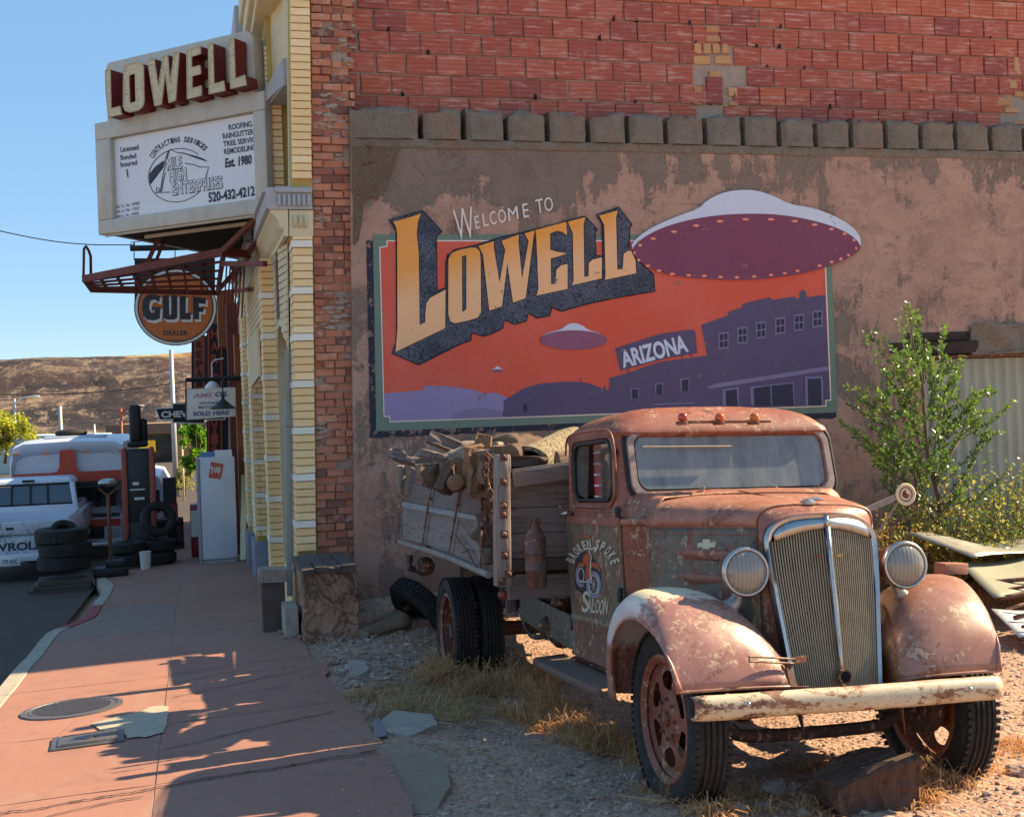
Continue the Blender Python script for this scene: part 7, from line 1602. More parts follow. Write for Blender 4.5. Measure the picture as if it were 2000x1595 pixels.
for i, y in enumerate((2.45, 2.85, 3.25, 3.65)):  # added crest logs fill lit slivers in the truck's shadow
    log('firewood_log', (-.30, y, 1.67+.03*i), (.42, y+.08, 1.70+.03*i), .085, .095, ['first', 'second', 'third', 'fourth'][i]+' log from the cab, added along the heap crest to fill its shadow', 'log', ('bark', 'log'), 150+i, 'heap logs added to fill out the load shadow', .6)
# ---------------------------------------------------------------- farther shopfronts, signs and pavement things
nb = empty('neighbour_building', (.8, 21, -.4)); tag(nb, 'low red brown shopfront beyond the yellow brick building', 'building'); NI = Matrix.Translation((-.8, -21, .4))
def nbo(m, name, mat, **k): o = m.build(name, M[mat], nb, **k); o.matrix_parent_inverse = NI; return o
m = MB(); m.b2((.80, 20.6, -1), (6, 36, 3.9)); nbo(m, 'facade_wall', 'rustred')
m = MB(); m.b2((.70, 20.55, -1), (.80, 20.95, 3.3)); nbo(m, 'corner_post', 'terrac'); m = MB(); m.b2((.62, 21.6, -1), (.80, 21.9, 3.9)); nbo(m, 'corner_post', 'rustred'); m = MB(); m.b2((.50, 22.5, 3.2), (.80, 23.1, 4.2)); m.b2((.45, 24.5, 2.5), (.8, 25.5, 4.0)); nbo(m, 'awning_box', 'terrac')
def sgn(name, label, cat, px, py, Y, group=None): 
    P = on(px, py, 1, Y); o = empty(name, P); tag(o, label, cat, group); o['_'] = 0; del o['_']; return o, Matrix.Translation(-P), (lambda k: (lambda a, b: on(a, b, 1, Y-k)))
def quad(f, pts, d=.03): m = MB(); m.poly([f(*p) for p in pts], depth=d, d=(0, 1, 0)); return m
def add(o, I, m, name, mat, **k): q = m.build(name, M[mat], o, **k); q.matrix_parent_inverse = I; return q
# tall black sign with orange letters, reading downwards
o, I, F = sgn('vertical_sign', 'tall black vertical sign with orange letters reading downwards', 'sign', 425, 770, 24.0)
add(o, I, quad(F(0), [(404, 632), (446, 632), (446, 890), (404, 890)], .25), 'sign_board', 'black'); add(o, I, quad(F(.01), [(406, 636), (409, 636), (409, 888), (406, 888)], .01), 'edge_strip', 'signorange'); add(o, I, quad(F(.01), [(431, 636), (434, 636), (434, 888), (431, 888)], .01), 'edge_strip', 'signorange')
for i, chh in enumerate('HARLEY DAVIDSON'):
    if chh == ' ': continue
    y0 = 660+i*24.2
    if y0 > 885: break
    text_fn('sign_letter', chh, F(.012), 412, y0, 14, 17, M['signorange'], o, 0, 0, .03, inv=I)
for i, chh in enumerate('VID'): text_fn('sign_letter', chh, F(.014), 412, 842+i*24, 14, 17, M['signorange'], o, 0, 0, .03, inv=I)
o, I, F = sgn('vertical_sign', 'narrow red vertical repair sign with dark letters', 'sign', 388, 710, 25.0)
add(o, I, quad(F(0), [(374, 655), (404, 655), (404, 760), (374, 760)], .2), 'sign_board', 'black'); add(o, I, quad(F(.01), [(379, 658), (400, 658), (400, 758), (379, 758)], .01), 'sign_face', 'signorange')
for i, chh in enumerate('REPAIR'): text_fn('sign_letter', chh, F(.03), 383, 680+i*18.5, 12, 13.5, M['black'], o, 0, 0, .03, inv=I)
# white oil sign hung from a bracket, shaded lamp above
o, I, F = sgn('hanging_sign', 'white hanging motor oil sign with blue lettering under a dark lamp shade', 'sign', 411, 787, 20.5)
add(o, I, quad(F(0), [(364, 760), (460, 756), (460, 813), (364, 820)], .02), 'sign_board', 'enwhite', bevel=.004)
K = dict(inv=I)
text_fn('sign_letter', 'SOLD HERE', F(.006), 377, 812, 71, 8, M['inkblue'], o, .04, 0, .03, inv=I); text_fn('sign_letter', 'SYNTHETIC', F(.006), 390, 790, 44, 5, M['inkblue'], o, .04, 0, .02, inv=I); text_fn('sign_letter', 'MOTOR OIL', F(.006), 388, 798, 46, 5, M['inkblue'], o, .04, 0, .02, inv=I)
text_fn('sign_letter', 'AMS', F(.006), 376, 777, 40, 9, M['inkred'], o, .04, .3, .01, inv=I); text_fn('sign_letter', 'OIL', F(.006), 420, 774, 26, 9, M['inkblue'], o, .04, .3, .03, inv=I)
m = MB(); f = F(0); m.tube([f(363, 757), f(363, 745), f(364, 742)], .012, 5); m.tube([f(362, 742), f(470, 738)], .035, 8); m.tube([f(460, 756), f(459, 742)], .012, 5); m.tube([f(363, 757), f(363, 822)], .012, 5); add(o, I, m, 'bracket', 'black', smooth=True)
def lampsh(name, label, px, py, Y, mat, r=.20):
    c = on(px, py, 1, Y); o = empty(name, c); tag(o, label, 'lamp'); m = MB(); m.lathe([(.02, .20), (.03, .12), (.07, .09), (.12, .04), (r, -.02), (r, -.03), (.1, .02), (.03, .07)], 20); m.tube([(0, 0, .20), (.0, 0, .42), (.06, 0, .48), (.2, 0, .5)], .012, 5); m.build('lamp_shade', M[mat], o, smooth=True, angle=50)
lampsh('shop_lamp', 'black conical gooseneck lamp in front of the white oil sign', 436, 795, 19.6, 'black'); lampsh('shop_lamp', 'pale conical lamp shade above the white oil sign', 415, 758, 21.4, 'signwhite', .13)
# bow-tie shaped sign
o, I, F = sgn('bowtie_sign', 'black and white bow tie shaped car dealer sign partly behind the oil sign', 'sign', 380, 807, 23.0)
bt_o = [(303, 797), (336, 795), (336, 787), (400, 785), (400, 794), (446, 792), (440, 820), (400, 821), (400, 828), (336, 826), (336, 820), (311, 821)]
add(o, I, quad(F(0), bt_o, .05), 'sign_board', 'enwhite'); add(o, I, quad(F(.006), inset(bt_o, 3) , .004), 'sign_face', 'black'); text_fn('sign_letter', 'CHEVROLET', F(.014), 315, 815, 112, 12, M['enwhite'], o, .03, 0, .04, inv=I)
# old white cooler with a square soft drink logo
cl = empty('drinks_cooler', (.34, 20.2, walk_z(0, 20.2))); tag(cl, 'tall white enamel drinks cooler with a square red logo standing on the pavement', 'cooler')
cl.rotation_euler = (0, 0, .05)
m = MB(); m.b2((-.27, 0, .06), (.29, .34, 1.70)); m.build('cabinet', M['fridge'], cl, bevel=.02); m = MB(); m.b2((-.30, .0, .0), (.28, .33, .055)); m.b2((-.30, -.03, .02), (-.272, .33, 1.70)); m.build('base_rail', M['silver'], cl)
m = MB(); m.b2((-.26, -.012, .08), (.285, -.004, 1.68)); m.build('door_panel', M['fridge'], cl, bevel=.004)
LG = lambda x, z: Vector((x, -.018, z)); m = MB(); m.poly([LG(-.13, 1.38), LG(.06, 1.34), (.12, -.018, 1.58), (-.08, -.018, 1.63)], d=(0, -1, 0)); m.build('logo_patch', M['logored'], cl)
text_fn('logo_text', '7up', lambda px, py: Vector((px, -.021, -py)), -.09, -1.44, .17, .11, M['enwhite'], cl, .22, 0, .04)
m = MB(); m.b2((-.22, .1, 1.701), (-.02, .3, 1.78)); m.build('blue_box', M['bluep'], cl); m = MB(); m.b2((-.01, .1, 1.701), (.26, .3, 1.80)); m.build('white_box', M['signwhite'], cl)
m = MB(); m.bar((.70, 20.05, -.33), (.78, 20.45, 1.0), .09, .02); tag(m.build('leaning_board', M['cream']), 'thin pale board leaning on the wall beside the white cooler', 'board')
# old petrol pump with globe post
pu = empty('petrol_pump', (-.93, 21.3, walk_z(-.93, 21.3))); tag(pu, 'tall faded red antique petrol pump with dark face among the tyres', 'petrol pump')
m = MB(); m.b2((-.20, .0, .0), (.26, .4, .75)); m.b2((-.17, -.005, .70), (.24, .4, 1.92)); m.build('pump_body', M['pumpblk'], pu, bevel=.02)
for x in (-.235, .205): 
    m = MB(); m.poly([(x, -.04, .25), (x+.085, -.04, .55), (x+.085, -.04, 1.86), (x+.06, -.04, 1.95), (x+.02, -.04, 1.95), (x, -.04, 1.88)], depth=.42, d=(0, 1, 0)); m.build('side_pilaster', M['pumpred'], pu, bevel=.01)
m = MB(); m.box((.03, .1, 2.0), (.34, .3, .10)); m.box((0, .1, 2.35), (.19, .14, .62)); m.box((.12, .18, 2.2), (.14, .12, .46)); m.build('lamp_globe', M['black'], pu, bevel=.05)
m = MB(); m.box((0, -.012, 1.25), (.24, .006, .02)); m.box((-.02, -.012, 1.35), (.10, .006, .05)); m.box((.03, -.012, 1.10), (.16, .006, .04)); m.build('dial', M['enwhite'], pu)
tyre_me = MB().lathe([(.19, -.07), (.23, -.10), (.30, -.10), (.335, -.075), (.34, 0), (.335, .075), (.30, .10), (.23, .10), (.19, .07), (.19, -.07)], 28).mesh('tyre', M['rubber'], True, 40)
def tyre(x, y, z, rx, ry, rz, label, grp, s=1.0):
    o = bpy.data.objects.new('loose_tyre', tyre_me); link(o); o.location = (x, y, z); o.rotation_euler = (rx, ry, rz); o.scale = (s, s, s); tag(o, label, 'tyre', grp); return o
G1 = 'tyres stacked behind the white pickup'; bx, by = -1.93, 19.4; bz = walk_z(bx, by)-.13
names = ['bottom', 'second lowest', 'middle', 'second highest', 'top']
for i in range(3): m = MB(); m.box((bx-.05+.03*i, by, bz+.03+.065*i), (.86-.06*i, .6, .06), rz=.05*i); tag(m.build('timber_baulk', M['woodd']), ['lowest', 'middle', 'topmost'][i]+' dark timber baulk under the kerbside stack of tyres', 'baulk', 'timber baulks under the tyre stack')
for i in range(3): tyre(bx+.03*math.sin(i*2), by, bz+.42+.20*i, 0, 0, i, names[i*2 if i < 2 else 4]+' black tyre in the kerbside stack behind the white pickup', G1, 1.12)
tyre(bx+.0, by+.15, bz+.84, .95, .1, .2, 'black tyre leaning up on top of the kerbside stack', G1, .62)
for i, (x, y, z, rx, rz) in enumerate([(-.62, 21.0, .12, 0, 0), (-.62, 21.05, .32, .05, 1), (-.60, 20.9, .75, 1.3, .3), (-.55, 21.5, .42, 1.4, .8), (-1.10, 20.8, .14, .02, 0), (-1.08, 20.85, .34, 0, 1)]):
    tyre(x, y, walk_z(x, y)+z, rx, 0, rz, ['lowest black tyre right of the petrol pump foot', 'second black tyre right of the petrol pump foot', 'black tyre propped against the front of the petrol pump', 'black tyre standing at the right of the petrol pump', 'lowest black tyre left of the petrol pump foot', 'upper black tyre left of the petrol pump foot'][i], 'tyres round the petrol pump', .85)
m = MB(); m.lathe([(0, 0), (.075, 0), (.09, .26), (.093, .28), (.08, .28), (.07, .02), (0, .02)], 18, Matrix.Translation((-.80, 20.3, walk_z(-.8, 20.3)))); tag(m.build('white_bucket', M['enwhite'], smooth=True, angle=40), 'small white bucket in front of the petrol pump', 'bucket')
sp = empty('iron_stand', (-1.28, 19.6, walk_z(-1.28, 19.6))); tag(sp, 'thin iron parking meter like stand on a heavy dark base at the kerb', 'stand')
m = MB(); m.tube([(0, 0, .1), (0, 0, 1.25)], .028, 8); m.tube([(0, 0, 1.22), (-.14, 0, 1.34)], .018, 6); m.tube([(0, 0, 1.22), (.14, 0, 1.34)], .018, 6); m.build('pole', M['rust'], sp, smooth=True, angle=50)
m = MB(); m.box((0, 0, .07), (.50, .4, .14)); m.box((.08, 0, .18), (.3, .25, .12)); m.build('base', M['black'], sp, bevel=.03); m = MB(); m.sphere((.0, -.02, 1.42), .12, 14, 8, (1.2, .8, .55)); m.build('chrome_head', M['chrome'], sp, smooth=True)
m = MB(); b0 = walk_z(.0, 25); 
bb = empty('slatted_barrel', (-.50, 24.5, walk_z(-.5, 24.5))); bb.scale = (.62, .62, .85); tag(bb, 'dark slatted wooden barrel tub on the far pavement', 'barrel')
for i in range(14): a = 2*math.pi*i/14; m = MB(); m.box((.40*math.cos(a), .40*math.sin(a), .35), (.04, .15, .70), rz=a); m.build('stave', M['woodd'], bb)
m = MB(); m.lathe([(.415, .1), (.43, .1), (.43, .16), (.415, .16)], 28); m.lathe([(.415, .55), (.43, .55), (.43, .61), (.415, .61)], 28); m.lathe([(0, .68), (.4, .68)], 20); m.build('hoop', M['black'], bb)
bx2 = empty('display_case', (-.47, 24.45, walk_z(-.5, 24.5)+.60)); bx2.scale = (.42, .4, .62); tag(bx2, 'dark red display case with a black top standing on the barrel', 'display case'); m = MB(); m.b2((-.32, 0, 0), (.32, .4, .45)); m.build('case', M['redp'], bx2); m = MB(); m.b2((-.30, 0, .46), (.28, .4, 1.25)); m.build('top_panel', M['black'], bx2)
ro = empty('red_oil_rack', (.10, 21.8, walk_z(.1, 21.8))); tag(ro, 'small red and white oil cabinet half hidden behind the white cooler', 'cabinet'); m = MB(); m.b2((-.2, 0, 0), (.2, .5, .9)); m.build('cabinet_body', M['redp'], ro, bevel=.03); m = MB(); m.b2((-.19, -.02, .35), (-.05, 0, .8)); m.build('white_panel', M['enwhite'], ro)
# ---------------------------------------------------------------- vehicles
def vh(name, loc, label, cat): o = empty(name, loc); tag(o, label, cat); return o
GRD = lambda x, y: walk_z(x, y)-.13
pk = vh('parked_pickup', (-2.95, 21.5, GRD(-2.9, 21.5)), 'white pickup truck seen from behind with a dented peeling tailgate', 'pickup')
pk.scale = (.98, 1, .92)
def vb(p, m, name, mat, **k): return m.build(name, M[mat] if isinstance(mat, str) else mat, p, **k)
m = MB(); m.loft([[(-.98, y, .40), (-1.0, y, .55), (-1.0, y, .85), (-.96, y, 1.02), (-.90, y, 1.08)] for y in (0, 2.2)], flip=True); m.loft([[(.98, y, .40), (1.0, y, .55), (1.0, y, .85), (.96, y, 1.02), (.90, y, 1.08)] for y in (0, 2.2)]); m.b2((-.93, .02, .6), (.93, 2.2, .66)); m.b2((-.92, 2.15, .6), (.92, 2.2, 1.08)); m.b2((-.97, 2.2, .45), (.97, 5.0, 1.05)); m.loft([[(x, 0, z) for x, z in ((-.98, .42), (-1, .6), (-.99, .85), (-.95, 1.03), (-.86, 1.07), (-.80, 1.07), (-.80, .42))]]+[[(x, .05, z) for x, z in ((-.98, .42), (-1, .6), (-.99, .85), (-.95, 1.03), (-.86, 1.07), (-.80, 1.07), (-.80, .42))]]); 
for s in (-1, 1): m.b2((s*.80, -.005, .42), (s*.985, .06, 1.02))
vb(pk, m, 'body', 'vwhite', angle=40, smooth=True)
m = MB(); ring_ = lambda k, z, y0, y1: [(-k, y0, z), (k, y0, z), (k, y1, z), (-k, y1, z)]
m.loft([ring_(.90, 1.08, 2.2, 4.2), ring_(.88, 1.18, 2.22, 4.0)], closed=True); m.loft([ring_(.80, 1.58, 2.35, 3.5), ring_(.77, 1.66, 2.38, 3.45), ring_(.70, 1.71, 2.48, 3.35)], closed=True); m.poly(ring_(.70, 1.71, 2.48, 3.35), d=(0, 0, 1))
for s in (-1, 1): m.bar((s*.84, 2.26, 1.15), (s*.78, 2.36, 1.60), .10, .05, (0, 1, 0))
vb(pk, m, 'cab', 'vwhite', bevel=.03)
m = MB(); m.poly([(-.78, 2.29, 1.21), (.78, 2.29, 1.21), (.73, 2.37, 1.56), (-.73, 2.37, 1.56)], d=(0, -1, 0)); vb(pk, m, 'rear_window', 'glassveh')
m = MB(); 
for a, b in (((-.80, 2.27, 1.19), (.80, 2.27, 1.19)), ((.80, 2.27, 1.19), (.75, 2.36, 1.59)), ((.75, 2.36, 1.59), (-.75, 2.36, 1.59)), ((-.75, 2.36, 1.59), (-.80, 2.27, 1.19)), ((-.28, 2.28, 1.2), (-.27, 2.36, 1.58)), ((.05, 2.28, 1.2), (.05, 2.36, 1.58)), ((.36, 2.28, 1.2), (.35, 2.36, 1.58))): m.bar(a, b, .035, .03, (0, 1, 0))
m.box((.02, 2.34, 1.66), (.22, .03, .045)); vb(pk, m, 'window_trim', 'black')
m = MB(); m.b2((-.80, -.03, .46), (.80, .02, .80)); m.b2((-.80, -.045, .83), (.80, .0, 1.06)); m.b2((-.79, -.035, .80), (.79, .0, .83)); tg = vb(pk, m, 'tailgate', 'vdent', bevel=.015)
text_fn('tailgate_lettering', 'CHEVROLET', lambda px, py: Vector((px, -.034, -py)), -.62, -.56, 1.26, .14, M['ink'], tg, 0, 0, .03)
m = MB(); m.b2((-.95, -.14, .36), (.95, -.03, .50)); vb(pk, m, 'rear_bumper', 'vwhite', bevel=.02)
m = MB(); m.b2((-.16, -.15, .30), (.16, -.142, .47)); pl = vb(pk, m, 'number_plate', 'enwhite', bevel=.004); text_fn('plate_text', '779 AVC', lambda px, py: Vector((px, -.154, -py)), -.12, -.34, .24, .08, M['inkblue'], pl, 0, 0, .02)
for s in (-1, 1):
    m = MB().lathe([(.2, -.1), (.33, -.1), (.34, 0), (.33, .1), (.2, .1)], 24, Matrix.Translation((s*.86, .95, .34)), 'X'); vb(pk, m, 'wheel', 'rubber', smooth=True, angle=40)
    m = MB(); m.b2((s*.90, -.02, .6), (s*.96, .0, .9)); vb(pk, m, 'tail_lamp', 'redp')
for s in (-1, 1):
    m = MB(); m.b2((s*.985, .08, .60), (s*1.005, 4.9, .625)); m.b2((s*.985, 2.24, .5), (s*.992, 2.255, 1.05)); m.b2((s*.985, 3.6, .5), (s*.992, 3.615, 1.05)); vb(pk, m, 'side_trim', 'black')
m = MB(); m.b2((-.06, -.055, .93), (.06, -.04, .97)); m.b2((-.8, -.047, .826), (.8, -.043, .834)); vb(pk, m, 'tailgate_latch', 'black')
m = MB(); m.b2((-.55, 2.5, 1.0), (.55, 2.7, 1.36)); vb(pk, m, 'bench_seat', 'woodd', bevel=.04)
mh2 = vh('camper_van', (-2.35, 25.2, GRD(-2.35, 25.2)-.1), 'white camper van with an orange red stripe across its over cab front', 'camper van')
mh2.scale = (.97, 1, .93)
m = MB(); sec = lambda y, z0, z1, k: [(-1.1*k, y, z0), (-1.1*k, y, z1-.35), (-1.04*k, y, z1-.10), (-.85*k, y, z1-.01), (0, y, z1+.02), (.85*k, y, z1-.01), (1.04*k, y, z1-.10), (1.1*k, y, z1-.35), (1.1*k, y, z0)]
m.loft([sec(.10, 1.80, 2.35, .94), sec(-.02, 1.72, 2.50, .98), sec(.0, 1.64, 2.60, 1.0), sec(.35, 1.62, 2.66, 1.0), sec(6, 1.0, 2.66, 1.0)]); m.poly(sec(.10, 1.80, 2.35, .94), d=(0, -1, 0)); m.poly([(-1.1, .02, 1.66), (1.1, .02, 1.66), (1.1, 1.4, 1.62), (-1.1, 1.4, 1.62)], d=(0, 0, -1)); m.b2((-1.09, 1.45, .5), (1.09, 6, 1.9)); vb(mh2, m, 'camper_body', 'vwhite', smooth=True, angle=50)
def fq(pts, y=-.045, mat='vstripe', name='stripe'): m = MB(); m.poly([(x, y, z) for x, z in pts], depth=.02, d=(0, 1, 0)); return vb(mh2, m, name, mat)
fq([(-1.06, 1.78), (1.06, 1.78), (1.06, 1.98), (.24, 1.98), (.16, 2.02), (.14, 2.10), (.12, 2.44), (-.16, 2.44), (-.18, 2.10), (-.22, 2.0), (-.32, 1.98), (-1.06, 1.98)])
for x in (-.42, .32, -.98, 1.0): fq([(x-.06, 2.36), (x+.06, 2.36), (x+.06, 2.40), (x-.06, 2.40)], -.05, 'amber2', 'marker_lamp')
m = MB(); m.loft([[(-.97, 1.3, .5), (-1.0, 1.3, .95), (-.90, 1.3, 1.06), (-.76, 1.32, 1.62), (.76, 1.32, 1.62), (.90, 1.3, 1.06), (1.0, 1.3, .95), (.97, 1.3, .5)], [(-.97, .35, .45), (-1.0, .32, .85), (-.93, .35, 1.0), (-.8, 1.25, 1.60), (.8, 1.25, 1.60), (.93, .35, 1.0), (1.0, .32, .85), (.97, .35, .45)], [(-.93, .20, .45), (-.95, .12, .80), (-.9, .25, .96), (-.9, .6, 1.04), (.9, .6, 1.04), (.9, .25, .96), (.95, .12, .80), (.93, .2, .45)]]); m.b2((-.95, .10, .45), (.95, .5, .97)); vb(mh2, m, 'cab_body', 'vwhite', smooth=True, angle=45)
m = MB(); m.poly([(-.86, .70, 1.08), (.86, .70, 1.08), (.74, 1.12, 1.58), (-.74, 1.12, 1.58)], depth=.02, d=(0, -1, .3)); vb(mh2, m, 'windshield', 'glassveh2')
fq([(-.94, .80), (.94, .80), (.94, .96), (-.94, .96)], .085)
m = MB(); m.tube([(-.88, .66, 1.06), (.88, .66, 1.06), (.76, 1.09, 1.60), (-.76, 1.09, 1.60)], .022, 6, closed=True); m.bar((-.5, .64, 1.07), (-.1, .80, 1.24), .01, .01); m.bar((.1, .64, 1.07), (.5, .80, 1.24), .01, .01); vb(mh2, m, 'windshield_trim', 'chrome')
for s in (-1, 1): m = MB(); m.b2((s*1.08, .95, 1.15), (s*1.24, 1.0, 1.45)); m.bar((s*.9, 1.0, 1.2), (s*1.1, .98, 1.3), .02, .02); vb(mh2, m, 'door_mirror', 'chrome', bevel=.01)
for s in (-1, 1): m = MB(); m.b2((s*.80-.13, .06, .58), (s*.80+.13, .12, .78)); m.lathe([(0, 0), (.08, 0), (.085, .02)], 16, Matrix.Translation((s*.8, .03, .68)), 'Y'); vb(mh2, m, 'headlamp', 'chrome')
m = MB(); m.b2((-.62, .05, .56), (.62, .12, .80)); vb(mh2, m, 'radiator_grille', 'black'); m = MB(); m.b2((-.98, -.02, .36), (.98, .06, .48)); vb(mh2, m, 'bumper', 'chrome', bevel=.02)
m = MB(); m.b2((-.35, 1.2, 2.70), (.35, 1.9, 2.74)); vb(mh2, m, 'roof_rack', 'vwhite'); m = MB(); m.sphere((-.05, 1.2, 2.78), .3, 16, 8, (1.1, .8, .32)); vb(mh2, m, 'spare_tyre', 'rubber', smooth=True); m = MB(); m.b2((-.55, .8, 2.66), (.65, 1.6, 2.72)); vb(mh2, m, 'roof_vent', 'vwhite', bevel=.02)
for s in (-1, 1): m = MB().lathe([(0, -.1), (.33, -.1), (.34, 0), (.33, .1), (0, .1)], 24, Matrix.Translation((s*.86, .9, .34)), 'X'); vb(mh2, m, 'wheel', 'rubber', smooth=True, angle=40)
# farther: cream bus, blue car, parked cars
def simplecar(name, loc, label, mat, L=4.2, W=1.75, H=1.45, rz=0.0, cat='car', grp=None, bus=False):
    o = empty(name, loc, rz); tag(o, label, cat, grp); w = W/2; m = MB()
    if bus:
        se = lambda y, k: [(-w*k, y, .4), (-w*k, y, H-.35), (-w*.86*k, y, H-.08), (-w*.5*k, y, H*k), (w*.5*k, y, H*k), (w*.86*k, y, H-.08), (w*k, y, H-.35), (w*k, y, .4)]
        m.loft([se(0, .96), se(.25, 1), se(L, 1)]); m.poly(se(0, .96), d=(0, -1, 0)); vb(o, m, 'body', mat, smooth=True, angle=40)
        for x0, x1 in ((-.85, -.03), (.03, .85)): m = MB(); m.b2((x0*w, -.03, H*.52), (x1*w, -.01, H*.80)); vb(o, m, 'front_window', 'glassdark')
    else:
        m.loft([[(-w, y, z0), (-w*1.02, y, z0+.25), (-w*.95, y, zt), (w*.95, y, zt), (w*1.02, y, z0+.25), (w, y, z0)] for y, z0, zt in ((0, .32, .72), (.15, .28, .88), (1.2, .28, .95), (L-.9, .28, .98), (L-.1, .28, .90), (L, .35, .75))]); m.poly([(-w, 0, .32), (w, 0, .32), (w*.95, 0, .72), (-w*.95, 0, .72)], d=(0, -1, 0)); vb(o, m, 'body', mat, smooth=True, angle=40)
        m = MB(); m.loft([[(-w*.93, y, .93), (-w*.74, y+dy, H), (w*.74, y+dy, H), (w*.93, y, .93)] for y, dy in ((1.0, .55), (L-.7, -.45))]); vb(o, m, 'greenhouse', mat, smooth=True, angle=30)
        m = MB(); m.poly([(-w*.86, .99, .97), (w*.86, .99, .97), (w*.70, 1.46, H-.06), (-w*.70, 1.46, H-.06)], d=(0, -1, 0)); m.poly([(-w*.86, .985, .97), (w*.86, .985, .97), (w*.70, 1.455, H-.06), (-w*.70, 1.455, H-.06)], d=(0, -1, .2)); vb(o, m, 'windscreen', 'glassdark')
        for s in (-1, 1): m = MB(); m.b2((s*w*.75-.12, -.02, .55), (s*w*.75+.12, .02, .68)); vb(o, m, 'headlight', 'enwhite')
    for s in (-1, 1):
        for y in (.8, L-.8): m = MB().lathe([(0, -.09), (.31, -.09), (.32, 0), (.31, .09), (0, .09)], 18, Matrix.Translation((s*w*.92, y, .31)), 'X'); vb(o, m, 'wheel', 'rubber', smooth=True, angle=40)
    return o
simplecar('parked_bus', (-1.7, 31.5, GRD(-1.3, 31)-.45), 'white rounded old bus parked beyond the petrol pump', 'vwhite', 6, 2.0, 2.0, 0, 'bus', None, True)
simplecar('parked_car', (-6.6, 33, -1.4), 'blue rounded old car at the left edge behind the pickup', 'bluep', 4.2, 1.8, 1.5)
simplecar('parked_van', (-8.3, 42, -1.75), 'white rounded van behind the blue car at the left edge', 'vwhite', 4.5, 1.9, 2.2, 0, 'van', None, True)
simplecar('parked_car', (-1.2, 62, -1.9), 'distant pale car on the far cross street', 'vwhite', 4.2, 1.8, 1.45, 1.4)
# far cross street, low buildings, poles, hill
m = MB(); m.loft([[(-60, y, far_z(0, y)+.05+(.02*(y-34))), (20, y, far_z(0, y)+.05+(.02*(y-34)))] for y in (34, 48, 70)]); tag(m.build('cross_street', M['asphalt']), kind='structure')
fb = empty('distant_building', (2, 78, 0)); tag(fb, 'low brown building with a dark band of windows across the far street', 'building'); FB = Matrix.Translation((-2, -78, 0))
def fbo(m, n_, mat): o = m.build(n_, M[mat], fb); o.matrix_parent_inverse = FB
m = MB(); m.b2((-4.4, 78, -3), (12, 90, 1.6)); fbo(m, 'facade', 'facadetan'); m = MB(); m.b2((-5.0, 76.5, 1.0), (12, 78, 1.6)); fbo(m, 'roof_canopy', 'woodd'); m = MB(); m.b2((-4.3, 77.9, -1.4), (-1.2, 78, .9)); fbo(m, 'window_band', 'glassdark'); m = MB(); m.b2((-4.6, 76.2, -.1), (-2.2, 76.5, .6)); fbo(m, 'yellow_board', 'yellowp')
fb2 = empty('shed', (-12, 60, 0)); tag(fb2, 'pale green metal roofed shed behind the camper van', 'shed'); m = MB(); m.b2((-12.6, 66, -3), (-4.6, 72, .85)); o = m.build('shed_wall', M['palegreen'], fb2); o.matrix_parent_inverse = Matrix.Translation((12, -60, 0))
m = MB(); m.poly([(-12.8, 65.8, .85), (-4.4, 65.8, .85), (-4.4, 65.8, 1.2), (-12.8, 65.8, 1.35)], depth=6.4, d=(0, 1, 0)); o = m.build('shed_roof', M['palegreen'], fb2); o.matrix_parent_inverse = Matrix.Translation((12, -60, 0))
m = MB(); m.poly([(-24, 48, .3), (-9.2, 44, -.25), (-9.2, 44.5, -.05), (-24, 48.5, .5)], depth=.5, d=(0, 1, 0)); tag(m.build('yellow_canopy', M['yellowp']), 'bright yellow canopy edge at the left behind the vans', 'canopy')
def pole(px, top, bot, Y, r, mat, label, name='street_pole', arm=0, grp=None):
    a = on(px, top, 1, Y); b = on(px, bot, 1, Y); b = Vector((a.x, a.y, min(b.z, far_z(0, Y)))); o = empty(name, b); tag(o, label, 'pole' if name == 'street_pole' else 'street lamp', grp); m = MB(); m.tube([(0, 0, 0), (0, 0, a.z-b.z)], [r*1.2, r*.8], 8); m.build('mast', M[mat], o, smooth=True)
    if arm:
        h = a.z-b.z; m = MB(); m.tube(spl([(0, 0, h-.3), (arm*.4, 0, h), (arm, 0, h+.1)], 8), r*.5, 6); m.build('arm', M[mat], o, smooth=True); m = MB(); m.sphere((arm*1.15, 0, h+.08), abs(arm)*.22, 10, 6, (1.4, .6, .35)); m.build('lantern', M['silver'], o, smooth=True)
pole(334, 683, 900, 46, .09, 'silver', 'tall pale flagpole rising in front of the waste hill'); pole(354, 826, 960, 44, .035, 'cream', 'thin short pole right of the tall flagpole')
pole(117, 793, 850, 60, .10, 'silver', 'pale wooden pole above the camper van roof'); pole(236, 797, 870, 58, .06, 'signorange', 'orange red lamp post with a small lantern above the camper van', 'street_lamp', .7)
pole(184, 828, 850, 70, .07, 'silver', 'short pale post just right of the roof tyre'); pole(28, 778, 850, 70, .07, 'silver', 'pale street lamp reaching over from the left above the yellow tree', 'street_lamp', .9)
for i, (a, b, lab) in enumerate([((-5, 450, 24), (262, 478, 24), 'thin black cable from the left edge to the round sign arm'), ((0, 770, 80), (380, 742, 80), 'upper thin cable sagging across the waste hill'), ((0, 862, 60), (236, 860, 60), 'low thin cable above the camper van roof')]):
    A, B = on(a[0], a[1], 1, a[2]), on(b[0], b[1], 1, b[2]); m = MB(); n_ = 12; m.tube([A.lerp(B, k/n_)+Vector((0, 0, -.004*a[2]*math.sin(math.pi*k/n_))) for k in range(n_+1)], .0004*a[2], 4); tag(m.build('overhead_cable', M['black']), lab, 'cable')
